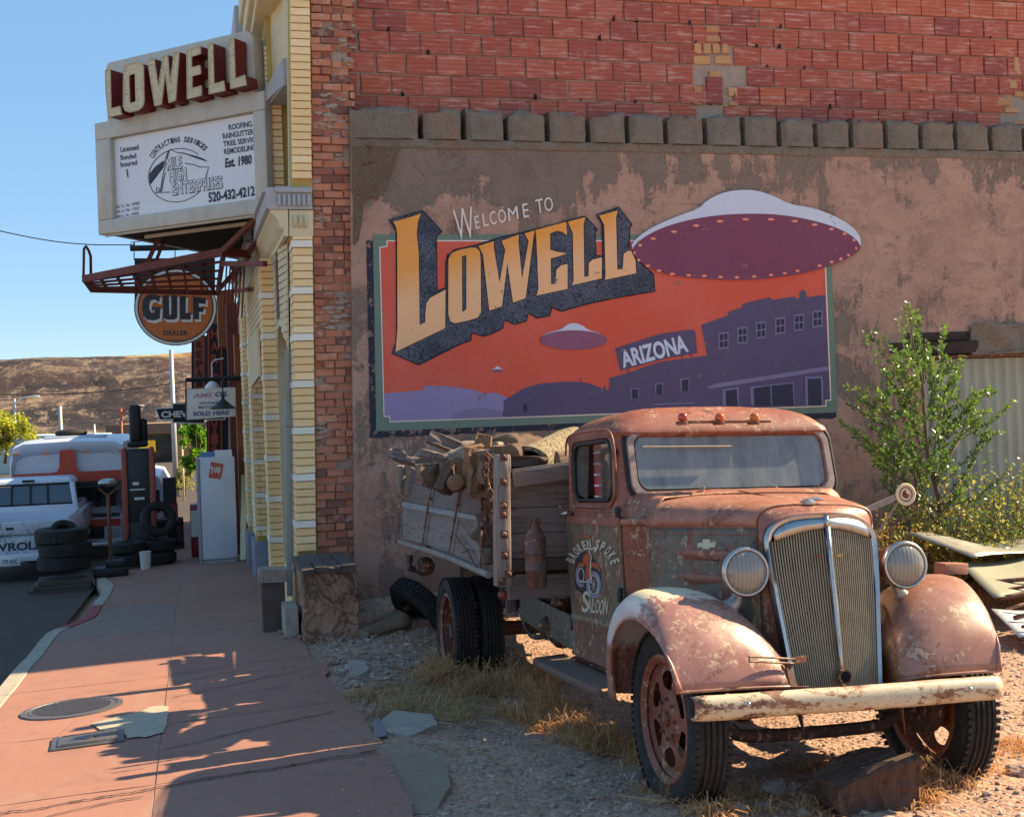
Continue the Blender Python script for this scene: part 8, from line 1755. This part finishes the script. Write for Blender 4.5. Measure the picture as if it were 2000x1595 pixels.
# waste-rock hill: benched tailings slope
m = MB(); rows = []
YH = 300
def hz(x, y):
    crest = on(188, 702, 1, 320).z+ .6*math.sin(x*.02)+1.2*fbm(x*.01, 3)
    t = smooth01((y-175)/125); z = -5.5+(crest+5.5)*t
    z += t*(1-t)*4*(2.2*fbm(x*.03+y*.01, y*.02)+1.0*fbm(x*.12, y*.05, 3)); z += (1-t*.7)*t*1.6*fbm((x+y*.6)*.16, y*.02, 7)
    return z-(max(0, y-330)*.02)
ys_ = [160+i*2.4 for i in range(64)]+[320+i*15 for i in range(12)]
for y in ys_: rows.append([(-150+i*1.6, y, hz(-150+i*1.6, y)) for i in range(150)])
m.loft(rows); tag(m.build('waste_hill', M['hill'], smooth=True), kind='structure')
m = MB(); rows = []
for j in range(14):
    y = 900+j*40; rows.append([(x, y, -20+max(0, 1-abs(x-40)/180)**1.2*96*math.sin(math.pi*min(1, (j+.0)/9)) + 5*fbm(x*.02, y*.02)) for x in [-250+i*15 for i in range(40)]])
m.loft(rows); tag(m.build('far_mountain', M['mount'], smooth=True), kind='structure')
# ---------------------------------------------------------------- right side: corrugated door, broken lintel, sheet metal
dr_ = empty('corrugated_door', (8.2, 12.2, 0)); tag(dr_, 'pale grey green corrugated steel sheet closing the opening at the right', 'door'); DI = Matrix.Translation((-8.2, -12.2, 0))
m = MB(); n_ = 260; xs_ = [7.9+(14.4-7.9)*i/n_ for i in range(n_+1)]
m.loft([[(x, WY+.10+.018*math.cos(x*2*math.pi/.135), z) for x in xs_] for z in (-.4, 1.2, ZD+.06)], flip=True); o = m.build('corrugated_sheet', M['corr'], dr_, smooth=True); o.matrix_parent_inverse = DI
m = MB(); m.b2((7.6, WY+.02, ZD+.07), (14.4, WY+.12, ZD+.11)); o = m.build('steel_lintel', M['rust'], dr_, bevel=.01); o.matrix_parent_inverse = DI
# ragged broken concrete above the lintel
for k, (x0, x1, z0, z1, a) in enumerate([(7.45, 8.55, ZD+.125, ZD+.25, .02), (8.45, 9.65, ZD+.13, ZD+.44, .07), (9.6, 11.2, ZD+.13, ZD+.36, .06)]):
    m = worn(gridbox((x0, WY-.06, z0), (x1, WY+.2, z1), (22, 4, 8)), a, 3.2, k*4); cwb(m, 'broken_lintel', M['coping'] if k != 0 else M['darkgap'], smooth=True, angle=60)
m = MB(); m.b2((7.62, WY-.008, ZD+.28), (9.0, WY+.02, ZD+.36)); cwb(worn(m, .02, 6), 'broken_edge', M['darkgap'])
def P_(px, py, Y): return on(px, py, 1, Y)
def sheetm(name, label, pts, mat, th=.006, cat='metal sheet', grp=None, wav=.03, seed=0, n1=16):
    """bent metal sheet from four 3D corners"""
    a, b, c, d = [Vector(p) for p in pts]; m = MB(); rows = []
    for j in range(9):
        v = j/8; rows.append([tuple(a.lerp(b, i/n1).lerp(d.lerp(c, i/n1), v)+Vector((0, 0, wav*math.sin(i*.55+seed)*(.5+v)+.4*wav*fbm(i*.4, v*2, seed)))) for i in range(n1+1)])
    m.loft(rows); o = m.build(name, M[mat], None, smooth=True, solid=th); tag(o, label, cat, grp); return o
S = 'scrap metal sheets behind the left fender'
def W_(x, y, z): return (x, y, gz(x, y)+z)
sheetm('scrap_sheet', 'curved rusty galvanised sheet arching highest on the scrap pile', [W_(6.55, 9.35, .55), W_(8.6, 10.2, .50), W_(8.7, 10.7, .42), W_(6.5, 10.3, .62)], 'galv', grp=S, wav=.04, seed=1)
sheetm('scrap_sheet', 'dull olive flat sheet lying under the curved rusty one', [W_(6.2, 8.6, .30), W_(8.4, 9.3, .30), W_(8.6, 10.3, .44), W_(6.5, 9.5, .48)], 'olive', grp=S, wav=.015, seed=2)
sheetm('scrap_sheet', 'white painted bent sheet in the middle of the scrap pile', [W_(5.9, 7.9, .10), W_(7.9, 8.3, .12), W_(8.1, 8.9, .24), W_(6.1, 8.5, .24)], 'whitesheet', grp=S, wav=.03, seed=3)
sheetm('scrap_sheet', 'long dark rusty strip at the bottom of the scrap pile', [W_(5.8, 7.6, .04), W_(8.2, 7.9, .05), W_(8.3, 8.2, .10), W_(5.9, 7.95, .10)], 'rust', grp=S, wav=.02, seed=4)
m = MB()
for k in range(6):
    y = 8.0+.22*k; m.tube(spl([W_(6.0+.1*k, y, .16+.04*k), W_(7.0, y+.12*math.sin(k), .24+.03*k), W_(8.4, y+.3, .14+.05*k)], 12), .014+.006*(k % 2), 6)
o = m.build('scrap_rods', M['rust'], None, smooth=True); tag(o, 'bundle of bent rusty rods woven through the scrap sheets', 'rods')
for k, (x, y, z, rz_) in enumerate([(6.15, 9.1, .50, .3), (6.7, 8.2, .16, .1)]):
    m = MB(); m.box((0, 0, 0), (.30, .12, .10)); o = worn(m, .01, 8).build('timber_offcut', M['woodred' if k == 0 else 'woodd'], None, bevel=.006); o.location = W_(x, y, z); o.rotation_euler = (0, .1, rz_); tag(o, ['reddish timber offcut wedged below the curved sheet', 'dark timber offcut between the white sheet and the strip'][k], 'timber')
# ---------------------------------------------------------------- foliage helpers
def leaf_add(m, c, d, up, L, W):
    s = d.cross(up)
    if s.length < .05: s = d.cross(Vector((1, .2, .1)))
    s.normalize(); n2 = s.cross(d).normalized(); a = c; b = c+d*L*.45+s*W*.5+n2*W*.10; e = c+d*L; f = c+d*L*.45-s*W*.5+n2*W*.10
    k = len(m.v); m.v += [tuple(a), tuple(b), tuple(e), tuple(f), tuple(c+d*L*.5-n2*W*.06)]; m.f += [(k, k+1, k+4), (k+1, k+2, k+4), (k+2, k+3, k+4), (k+3, k, k+4)]; m.fm += [m.mi]*4
def rdir(r, up=0.0): v = Vector((r.gauss(0, 1), r.gauss(0, 1), r.gauss(0, 1)+up)); return v.normalized()
def shoot(ml, mw, a, b, r0, r, n, L, W, bend=.08, mi=0, side=.0):
    """leafy shoot: tapering stem with leaves set alternately along it"""
    a, b = Vector(a), Vector(b); mid = (a+b)/2+rdir(r)*bend*(b-a).length; P = spl([a, mid, b], 8); mw.tube(P, [lerp(r0, .0018, i/7) for i in range(8)], 5); ml.mi = mi
    for i in range(n):
        t = (i+r.random())/n; t = .12+.88*t; u = t*7; k = min(6, int(u)); p = P[k].lerp(P[k+1], u-k); d = (P[k+1]-P[k]).normalized(); o_ = rdir(r)
        o_ = (o_-d*o_.dot(d)).normalized(); leaf_add(ml, p, (d*.7+o_).normalized(), rdir(r, 1.2), L*r.uniform(.7, 1.15), W*r.uniform(.7, 1.15))
# young tree in front of the door
r = random.Random(5); TY_ = 10.75
def tpx(px, py, dy=0): return on(px, py, 1, TY_+dy)
tb_ = tpx(1842, 1122); ybase = gz(tb_.x, TY_)
tree = empty('young_tree', (tb_.x, TY_, ybase)); tag(tree, 'young elm tree with glossy green leaves and long bright shoots beside the corrugated door', 'tree'); TRI = Matrix.Translation((-tb_.x, -TY_, -ybase))
mw, ml = MB(), MB()
trunkP = [Vector((tb_.x, TY_, ybase-.05)), tpx(1838, 1060), tpx(1835, 985), tpx(1815, 900), tpx(1806, 820), tpx(1800, 740), tpx(1785, 680), tpx(1775, 600)]
mw.tube(spl(trunkP, 22), [lerp(.034, .004, (i/21)**.8) for i in range(22)], 8)
for (x0, y0), (x1, y1) in [((1836, 1000), (1760, 930)), ((1836, 990), (1905, 900)), ((1838, 1030), (1790, 960)), ((1820, 930), (1880, 850))]: mw.tube(spl([tpx(x0, y0), tpx((x0+x1)/2, (y0+y1)/2+8, r.uniform(-.2, .2)), tpx(x1, y1, r.uniform(-.3, .3))], 8), [.016]*2+[.012]*3+[.008]*3, 6)
m2 = MB(); m2.tube(spl([tpx(1795, 1120, .3), tpx(1792, 1000, .3), tpx(1785, 915, .3), tpx(1770, 880, .3)], 12), .012, 6)
tips = [(1775, 592, 34, 1), (1768, 600, 24, 1), (1790, 608, 28, 1), (1842, 634, 24, 1), (1700, 652, 26, 0), (1688, 650, 18, 0), (1712, 642, 20, 0), (1755, 620, 22, 1), (1845, 640, 16, 1), (1690, 756, 24, 0), (1655, 785, 26, 0), (1640, 822, 28, 0), (1650, 828, 18, 0), (1980, 782, 26, 0), (1912, 768, 24, 0), (1918, 766, 18, 0), (1980, 908, 18, 1), (1880, 700, 18, 0), (1862, 720, 20, 0), (1900, 760, 18, 0), (1725, 935, 16, 0), (1718, 938, 12, 0), (1930, 800, 18, 0), (1935, 830, 22, 0), (1920, 870, 22, 0), (1690, 860, 24, 0), (1710, 900, 20, 0), (1730, 880, 20, 0), (1760, 780, 26, 0), (1725, 720, 24, 0), (1745, 690, 26, 0), (1765, 730, 28, 0), (1820, 700, 26, 1), (1810, 670, 26, 1), (1840, 740, 24, 0), (1860, 790, 26, 0), (1890, 820, 24, 0), (1750, 840, 26, 0), (1780, 880, 24, 0), (1850, 880, 24, 0), (1700, 830, 22, 0), (1675, 845, 22, 0), (1740, 1010, 14, 0), (1760, 1040, 14, 0), (1730, 990, 12, 0), (1900, 930, 18, 0), (1880, 960, 16, 0), (1870, 1000, 14, 2), (1800, 950, 16, 0), (1790, 1010, 12, 2), (1860, 1050, 12, 2), (1815, 1070, 10, 2)]
for x, y, n_, mi in tips:
    k = rnd.random(); by_ = min(1000, y+ (120 if y < 760 else 60)+40*r.random()); bx_ = lerp(x, 1815, .62 if y > 700 else .75); dy = r.uniform(-.45, .35); shoot(ml, mw, tpx(bx_, by_, dy*.4), tpx(x, y, dy), .007, r, int(n_*2.4), .060, .034, .06, 0 if mi != 2 else 1)
for i in range(210):   # inner twigs fill the crown unevenly
    an = r.random()*6.28; rr_ = math.sqrt(r.random()); x = 1805+rr_*112*math.cos(an); y = 820+rr_*130*math.sin(an)
    if fbm(x*.02, y*.02, 4) < -.12: continue
    dy = r.uniform(-.6, .45); p = tpx(x, y, dy); q = p+Vector((r.uniform(-.14, .14)+(x-1805)*.0012, r.uniform(-.1, .1), r.uniform(.02, .22))); shoot(ml, mw, p, q, .004, r, 14, .064, .036, .1)
for i in range(46):
    x = r.gauss(1835, 45); y = r.uniform(930, 1060); p = tpx(x, y, r.uniform(-.3, .3)); shoot(ml, mw, p, p+rdir(r, .5)*.2, .003, r, 8, .045, .026, .1, 1)
def tadd(mm, n, mat, **k): o = mm.build(n, mat, tree, **k); o.matrix_parent_inverse = TRI; return o
tadd(mw, 'trunk', M['twig'], smooth=True); tadd(m2, 'side_stem', M['twig'], smooth=True); tadd(ml, 'crown', [M['leaf'], M['leafdry']])
# bushes to the right of it
def bush(name, label, cx_, cy_, w, h, n_, mats_, seed, d=.6, L=.062, grp='bushes at the right edge', dry=.3, cat='bush'):
    r = random.Random(seed); z0 = gz(cx_, cy_); o = empty(name, (cx_, cy_, z0)); tag(o, label, cat, grp); mw, ml = MB(), MB()
    for i in range(n_):
        an = r.random()*6.28; rr_ = math.sqrt(r.random()); x = w*rr_*math.cos(an); y = d*rr_*math.sin(an); hh = h*(1-.45*rr_**2)*r.uniform(.55, 1.1)*(1+.35*fbm(x*2.2, seed))
        p0 = Vector((x*.6, y*.6, 0)); p1 = Vector((x+r.gauss(0, .08), y+r.gauss(0, .08), hh)); mi = 0
        mw.tube([p0, p0.lerp(p1, .5)+rdir(r)*.04, p1], [.005, .003, .0015], 4); st_ = max(.18, r.random()*.6)
        for k in range(9):
            t = lerp(st_, 1, k/8); q = p0.lerp(p1, t); ml.mi = 1 if r.random() < dry+.3*(1-t) else 0; leaf_add(ml, q, rdir(r, .2), rdir(r, 1), L*r.uniform(.6, 1.2), L*.55*r.uniform(.6, 1.2))
    mw.build('stems', M['twig'], o); ml.build('foliage', mats_, o); return o
bush('leafy_bush', 'tall yellow green leafy bush right at the frame edge', 7.55, 10.6, .80, 1.15, 300, [M['leaf'], M['leafdry']], 1, dry=.45)
bush('leafy_bush', 'low dense green and straw bush between the tree and frame edge', 6.75, 10.75, .70, .85, 260, [M['leafdry'], M['strawleaf']], 2, dry=.5)
bush('leafy_bush', 'sparse yellowing bush around the foot of the young tree', 5.95, 10.9, .60, .62, 180, [M['leafdry'], M['strawleaf']], 3, dry=.55)
bush('leafy_bush', 'broad leafy green bush behind the frame edge one', 8.5, 10.9, .9, 1.2, 260, [M['leaf'], M['leafdry']], 4, dry=.35)
bush('leafy_bush', 'dark leafy seedling against the wall left of the tree', 5.35, 11.5, .25, .9, 36, [M['leaf'], M['leafdry']], 6, d=.2, L=.07, dry=.05)
# ---------------------------------------------------------------- dry grass, straw, gravel, rocks
def blades(m, c, n_, h, sp, r, lean=.5, w=.004, mi=0):
    for i in range(n_):
        a = r.random()*6.28; rr_ = abs(r.gauss(0, 1))*sp; x, y = c[0]+rr_*math.cos(a), c[1]+rr_*math.sin(a)
        if x < .93: continue
        z = gz(x, y)-.01; L = h*r.uniform(.45, 1.15); d = Vector((math.cos(a)*lean*r.random()+r.gauss(0, .55), math.sin(a)*lean*r.random()+r.gauss(0, .55), 1)).normalized(); s = Vector((-d.y, d.x, 0)); s = s.normalized() if s.length > .01 else Vector((1, 0, 0)); s = (s+Vector((r.gauss(0, .7), r.gauss(0, .7), 0))).normalized()*w*r.uniform(.6, 1.3)
        p0 = Vector((x, y, z)); p1 = p0+d*L*.5; p2 = p1+(d+Vector((d.x*1.2+r.gauss(0, .6), d.y*1.2+r.gauss(0, .6), -1.5*r.random()))).normalized()*L*.5; k = len(m.v)
        p3 = p2+Vector((r.gauss(0, .4), r.gauss(0, .4), r.uniform(-.9, .1))).normalized()*L*.22
        m.v += [tuple(p0-s), tuple(p0+s), tuple(p1-s*.7), tuple(p1+s*.7), tuple(p2-s*.5), tuple(p2+s*.5), tuple(p3)]; m.f += [(k, k+1, k+3, k+2), (k+2, k+3, k+5, k+4), (k+4, k+5, k+6)]; m.fm += [mi]*3
r = random.Random(11); m = MB()
def GP(px, py): 
    p = on(px, py, 2, .05); 
    for _ in range(3): p = on(px, py, 2, gz(p.x, p.y))
    return p
def patch(pts, count, n_, h, sp, mi=0, lean=.5, w=.004):
    for i in range(count):
        a, b = r.choice(pts), r.choice(pts); t = r.random(); px, py = lerp(a[0], b[0], t)+r.gauss(0, 10), lerp(a[1], b[1], t)+r.gauss(0, 6); p = GP(px, py); blades(m, p, n_, h, sp, r, lean, w, mi)
patch([(830, 1320), (900, 1360), (980, 1350), (1050, 1360), (1080, 1330)], 120, 26, .15, .06, 0); patch([(940, 1340), (1010, 1340), (1060, 1330)], 34, 18, .24, .05, 0)
patch([(1000, 1400), (1100, 1420), (1180, 1460), (1250, 1480), (1080, 1380)], 120, 24, .15, .06, 0, .8); patch([(720, 1360), (790, 1350), (860, 1370), (900, 1400), (780, 1390)], 90, 22, .12, .07, 1, 1.3)
patch([(860, 1300), (900, 1320), (840, 1330)], 36, 24, .20, .05, 0); patch([(1250, 1540), (1330, 1570), (1400, 1590), (1480, 1560)], 26, 20, .12, .04, 0, .8)
patch([(1560, 1500), (1680, 1505), (1760, 1500), (1840, 1490)], 22, 18, .12, .05, 0, .8); patch([(1760, 1520), (1850, 1520), (1920, 1500), (1800, 1560)], 50, 24, .13, .05, 0, .8); patch([(1880, 1470), (1990, 1460)], 24, 20, .10, .06, 0, .9)
patch([(1400, 1585), (1600, 1590), (1560, 1560)], 20, 18, .10, .05, 0, .9); patch([(760, 1250), (850, 1250), (700, 1225)], 24, 14, .07, .05, 0, 1)
for i in range(150): x = r.uniform(4.8, 9.5); y = r.uniform(9.6, 11.9)+.1*(x-5); blades(m, (x, y), 24, .26, .10, r, .7, .005, 0)
for i in range(60): x = r.uniform(3.0, 5.2); y = r.uniform(10.8, 11.9); blades(m, (x, y), 14, .14, .08, r, .8, .004, 0)
for i in range(50): x = r.uniform(3.2, 5.2); y = r.uniform(7.2, 9.6); blades(m, (x, y), 16, .10, .08, r, .8, .004, 0)
for i in range(40): x = r.uniform(1.2, 6.2); y = r.uniform(4.0, 9.5); blades(m, (x, y), 6, .06, .05, r, 1, .003, 0)
o = m.build('dry_grass', [M['grass'], M['grassg']]); tag(o, 'dry straw grass growing round the truck and along the wall', 'grass', kind='stuff')
# long runner stalks lying across the gravel
m = MB()
for P in ([(706, 1395), (720, 1370), (780, 1352), (850, 1372), (905, 1400)], [(718, 1402), (760, 1398), (830, 1400), (880, 1412), (935, 1405)], [(835, 1415), (880, 1425), (935, 1422), (975, 1436)], [(730, 1350), (800, 1345), (860, 1352), (900, 1380)], [(940, 1412), (990, 1422)], [(1245, 1400), (1290, 1420), (1308, 1480), (1290, 1540), (1270, 1560)], [(1200, 1560), (1290, 1580), (1330, 1560)], [(850, 1465), (900, 1475), (950, 1472)], [(1020, 1460), (1080, 1462)], [(880, 1300), (895, 1340), (905, 1280)], [(715, 1380), (740, 1340), (800, 1330), (850, 1345)]):
    Q = []
    for i, (a, b) in enumerate(P): p = GP(a, b); Q.append(p+Vector((0, 0, .02+.02*math.sin(i*2.1)+(.35 if (a, b) in ((1245, 1400), (1290, 1420)) else 0)+(.14 if (a, b) == (1308, 1480) else 0)))) 
    m.tube(spl(Q, 24), .0045, 5)
for i in range(70):
    px, py = r.uniform(715, 900), r.uniform(1335, 1405); p = GP(px, py)+Vector((0, 0, .03*r.random())); a = r.uniform(-.6, .6); L = r.uniform(.15, .4); q = p+Vector((L*math.cos(a), L*math.sin(a), 0)); mid = (p+q)/2+Vector((0, r.gauss(0, .04), .05*r.random())); q.z = gz(q.x, q.y)+.02; m.tube(spl([p, mid, q], 8), .0025, 4)
o = m.build('grass_runner', M['grassg'], None, smooth=True); tag(o, 'tangled pale grass runners trailing over the gravel', 'grass', kind='stuff')
# fallen leaves and bits of straw
m = MB()
for i in range(1500):
    y = 3.9+7.8*r.random()**1.2; x = .93+5.5*r.random()**1.4; z = gz(x, y)+.006; d = Vector((r.gauss(0, 1), r.gauss(0, 1), r.gauss(0, .18))).normalized(); leaf_add(m, Vector((x, y, z)), d, Vector((r.gauss(0, .3), r.gauss(0, .3), 1)), r.uniform(.015, .06), r.uniform(.003, .016))
for i in range(90):
    y = r.uniform(5, 11.5); x = edge_x(y)-abs(r.gauss(0, .3)); leaf_add(m, Vector((x, y, walk_z(x, y)+.010)), Vector((r.gauss(0, 1), r.gauss(0, 1), .05)).normalized(), Vector((0, .1, 1)), r.uniform(.012, .04), r.uniform(.004, .014))
o = m.build('leaf_litter', M['strawleaf']); tag(o, 'fallen dry leaves and straw bits on the ground', 'leaf litter', kind='stuff')
# gravel stones, joined
m = MB(); ico = []
t_ = (1+5**.5)/2
IV = [Vector(v).normalized() for v in [(-1, t_, 0), (1, t_, 0), (-1, -t_, 0), (1, -t_, 0), (0, -1, t_), (0, 1, t_), (0, -1, -t_), (0, 1, -t_), (t_, 0, -1), (t_, 0, 1), (-t_, 0, -1), (-t_, 0, 1)]]
IF_ = [(0, 11, 5), (0, 5, 1), (0, 1, 7), (0, 7, 10), (0, 10, 11), (1, 5, 9), (5, 11, 4), (11, 10, 2), (10, 7, 6), (7, 1, 8), (3, 9, 4), (3, 4, 2), (3, 2, 6), (3, 6, 8), (3, 8, 9), (4, 9, 5), (2, 4, 11), (6, 2, 10), (8, 6, 7), (9, 8, 1)]
def pebble(m, c, s, r):
    q = (s*r.uniform(.7, 1.3), s*r.uniform(.6, 1.1), s*r.uniform(.4, .8)); a = r.random()*6.28; ca, sa = math.cos(a), math.sin(a); k = len(m.v)
    for v in IV: j = r.uniform(.75, 1.2); x, y, z = v.x*q[0]*j, v.y*q[1]*j, v.z*q[2]*j; m.v.append((c[0]+x*ca-y*sa, c[1]+x*sa+y*ca, c[2]+z))
    m.f += [(k+a_, k+b_, k+c_) for a_, b_, c_ in IF_]; m.fm += [0]*20
for i in range(26000):
    y = 3.9+(11.9-3.9)*r.random()**1.35; x = .95+(7.2-.95)*r.random()**1.1
    if x < edge_x(y)+.03: continue
    dens = .5+.9*fbm(x*.9, y*.9, 12)
    if r.random() > dens+.15: continue
    s = .005*(1+r.expovariate(1.5)); s = min(s, .028); pebble(m, (x, y, gz(x, y)+s*.25), s, r)
for i in range(2200): px, py = r.uniform(640, 1000), r.uniform(1225, 1350); p = GP(px, py); s = .008*(1+r.expovariate(1.4)); s = min(s, .04); pebble(m, (p.x, p.y, p.z+s*.3), s, r) if p.x > .97 else None
for i in range(260): y = r.uniform(5.2, 11.5); x = edge_x(y)-abs(r.gauss(0, .16)); s = r.uniform(.003, .008); pebble(m, (x, y, walk_z(x, y)+.008), s, r)
for i in range(120): p = GP(r.uniform(545, 600), r.uniform(1225, 1255)); s = r.uniform(.005, .02); pebble(m, (min(p.x, .90), p.y, walk_z(p.x, p.y)+.012), s, r)
o = m.build('gravel', M['stone']); tag(o, 'loose reddish gravel scattered over the lot', 'gravel', kind='stuff')
def rock(px, py, s, label, mat='rock', sc=(1, .8, .6), seed=0, grp=None):
    p = GP(px, py); bm = bmesh.new(); bmesh.ops.create_icosphere(bm, subdivisions=3, radius=s)
    for v in bm.verts:
        d = v.co.normalized(); k = 1+.28*fbm(d.x*1.6+seed, d.y*1.6, d.z*1.6)+.12*fbm(d.x*5, d.y*5+seed, d.z*5); v.co = Vector((d.x*s*k*sc[0], d.y*s*k*sc[1], d.z*s*k*sc[2]))
    me = bpy.data.meshes.new('rock'); bm.to_mesh(me); bm.free(); me.materials.append(M[mat]); o = bpy.data.objects.new('rock', me); link(o); o.location = (p.x, p.y, p.z+s*.18); o.rotation_euler = (0, 0, seed); tag(o, label, 'rock', grp)
for i, (px, py, s, lab) in enumerate([(1510, 1545, .075, 'largest grey rock on the gravel in front of the stump'), (1440, 1585, .05, 'reddish rock at the bottom edge below the front bumper'), (1490, 1580, .045, 'grey rock just right of the reddish one at the bottom edge'), (1550, 1540, .04, 'small grey rock right of the largest one'), (1405, 1590, .035, 'small pinkish rock left of the bottom edge rocks'), (1105, 1560, .032, 'flat brown rock alone on the gravel left of the front wheel'), (1250, 1520, .04, 'brown rock beside the front wheel on its left'), (1780, 1500, .035, 'pale rock right of the stump near the wheel'), (1990, 1510, .06, 'grey rock at the right frame edge'), (940, 1500, .022, 'dark small rock in the middle of the gravel'), (1560, 1430, .05, 'orange brown rock in the sunlight under the bumper'), (730, 1235, .045, 'small grey stone on the gravel beside the buttress'), (1570, 1590, .03, 'small rock at the bottom edge under the stump'), (1690, 1540, .03, 'small dark rock below the right end of the stump'), (1480, 1500, .06, 'dark shaded rock under the front bumper'), (1560, 1490, .055, 'dark shaded rock against the left side of the stump')]): rock(px, py, s, lab, seed=i*3.1)
# broken slabs and a metal plate at the pavement edge
def slabp(pts, label, mat, th=.05, name='concrete_slab', lift=.012, cat='slab'):
    P = []
    for i, a in enumerate(pts):
        b = pts[(i+1) % len(pts)]
        for k in range(5): x, y = lerp(a[0], b[0], k/5), lerp(a[1], b[1], k/5); p = GP(x+1.5*fbm(x*.1, y*.1), y+1.2*fbm(x*.1, y*.1, 5)); P.append(p)
    zc = sum(p.z for p in P)/len(P); c = sum(P, Vector())/len(P); m = MB(); m.poly([(p.x, p.y, p.z*.5+zc*.5+lift) for p in P], depth=th, d=(0, 0, 1)); m.v = [(x, y, z-th) if i < len(P) else (x, y, z-th) for i, (x, y, z) in enumerate(m.v)]
    o = m.build(name, M[mat], None); tag(o, label, cat); return o
slabp([(770, 1400), (845, 1405), (855, 1425), (800, 1440), (758, 1436), (742, 1418)], 'flat grey broken concrete slab among the pale runners', 'kerb', lift=.03)
slabp([(735, 1465), (790, 1455), (850, 1475), (875, 1510), (880, 1545), (850, 1590), (800, 1592), (770, 1540)], 'long rough concrete remnant along the pavement edge', 'dirtconc', lift=.02)
slabp([(678, 1298), (712, 1296), (722, 1310), (700, 1322), (682, 1316)], 'small pale slab fragment on the gravel by the pavement', 'kerb', lift=.02)
slabp([(728, 1418), (742, 1414), (758, 1442), (732, 1448)], 'small perforated blue grey metal plate at the pavement edge', 'plate', .006, 'metal_plate', .03, 'plate')
# trees along the far street
def fartree(px, py_top, py_base, Y, wpx, label, mat, seed, n_=2600, lf=.16):
    r = random.Random(seed); b = on(px, py_base, 1, Y); t = on(px, py_top, 1, Y); H = t.z-b.z; W = wpx*Y/FPX; o = empty('street_tree', b); tag(o, label, 'tree'); mw, ml = MB(), MB(); mw.tube([(0, 0, 0), (.05*H, 0, H*.35), (0, 0, H*.7)], [H*.035, H*.025, H*.01], 8)
    cl_ = [(Vector((r.gauss(0, .36)*W, r.gauss(0, .36)*W, H*r.uniform(.34, .92))), r.uniform(.13, .28)*W) for _ in range(26)]
    for c, rr_ in cl_: mw.tube([(0, 0, H*.35), tuple(c)], [H*.012, H*.004], 5)
    for i in range(n_): c, rr_ = r.choice(cl_); p = c+rdir(r)*rr_*r.random()**.4; leaf_add(ml, p, rdir(r), rdir(r, 1), lf*r.uniform(.6, 1.3), lf*.7)
    mw.build('trunk', M['twig'], o, smooth=True); ml.build('crown', M[mat], o)
fartree(10, 806, 905, 50, 60, 'yellow green autumn tree at the left edge below the waste hill', 'leafyel', 3)
fartree(-40, 800, 905, 54, 60, 'second yellow green tree cut by the left edge', 'leafyel', 4, 1500)
fartree(388, 815, 960, 40, 38, 'bright green leafy street tree behind the hanging signs', 'leaf2', 7, 2200, .14)
fartree(360, 900, 985, 46, 30, 'dull yellow shrub below the green street tree', 'leafdry', 9, 900, .12)
# ---------------------------------------------------------------- pieces that came out of one builder become parts of their own
def split_loose(names, most=40):
    for o in [o for o in list(COL.objects) if o.type == 'MESH' and o.name.split('.')[0] in names and not o.get('kind')]:
        me = o.data; nv = len(me.vertices); p = list(range(nv))
        def find(a):
            while p[a] != a: p[a] = p[p[a]]; a = p[a]
            return a
        for e in me.edges:
            a, b = find(e.vertices[0]), find(e.vertices[1])
            if a != b: p[a] = b
        comps = {}
        for f in me.polygons: comps.setdefault(find(f.vertices[0]), []).append(f.index)
        if not 1 < len(comps) <= most: continue
        for k, fl in enumerate(comps.values()):
            used = {}; vs = []; fs = []
            for fi in fl:
                g_ = []
                for v in me.polygons[fi].vertices:
                    if v not in used: used[v] = len(vs); vs.append(tuple(me.vertices[v].co))
                    g_.append(used[v])
                fs.append(g_)
            nm = bpy.data.meshes.new(me.name); nm.from_pydata(vs, [], fs)
            for m_ in me.materials: nm.materials.append(m_)
            nm.polygons.foreach_set('use_smooth', [me.polygons[fi].use_smooth for fi in fl]); nm.polygons.foreach_set('material_index', [me.polygons[fi].material_index for fi in fl])
            nm.set_sharp_from_angle(angle=math.radians(45)); nm.update()
            if k == 0: first = nm
            else:
                c = o.copy(); c.data = nm; COL.objects.link(c)
                for ch in (): pass
        o.data = first
split_loose({'cowl_side', 'door_sill', 'cut_end', 'brick_course', 'base_rail', 'awning_box', 'headboard_upright', 'bed_bearer', 'chassis', 'lamp_globe', 'hoop', 'dial', 'parapet_cornice', 'belt_moulding', 'louvre', 'bumper_iron', 'plate_bracket', 'window_frame', 'cornice_moulding', 'cornice_cap', 'soffit_trim', 'hanging_arm', 'bracket', 'windshield', 'windscreen', 'window_trim', 'tailgate', 'seat', 'sill_step', 'engine_apron', 'wiper', 'wall_core', 'mortar_core', 'headlamp', 'bolt_head', 'bumper_bolt', 'marker_lamp', 'window_glass', 'wire_tie', 'rack_stake', 'radiator_cap', 'cab_back', 'leaf_spring', 'front_axle', 'rear_axle', 'underbody_parts', 'pump_body', 'timber_cap_board', 'frame_bar', 'hub_nuts'})
# (done)
for nm_ in ('crack', 'soffit'): 
    for o in COL.objects:
        if o.type == 'MESH' and o.name.split('.')[0] == nm_ and nm_ == 'crack': o['kind'] = 'stuff'
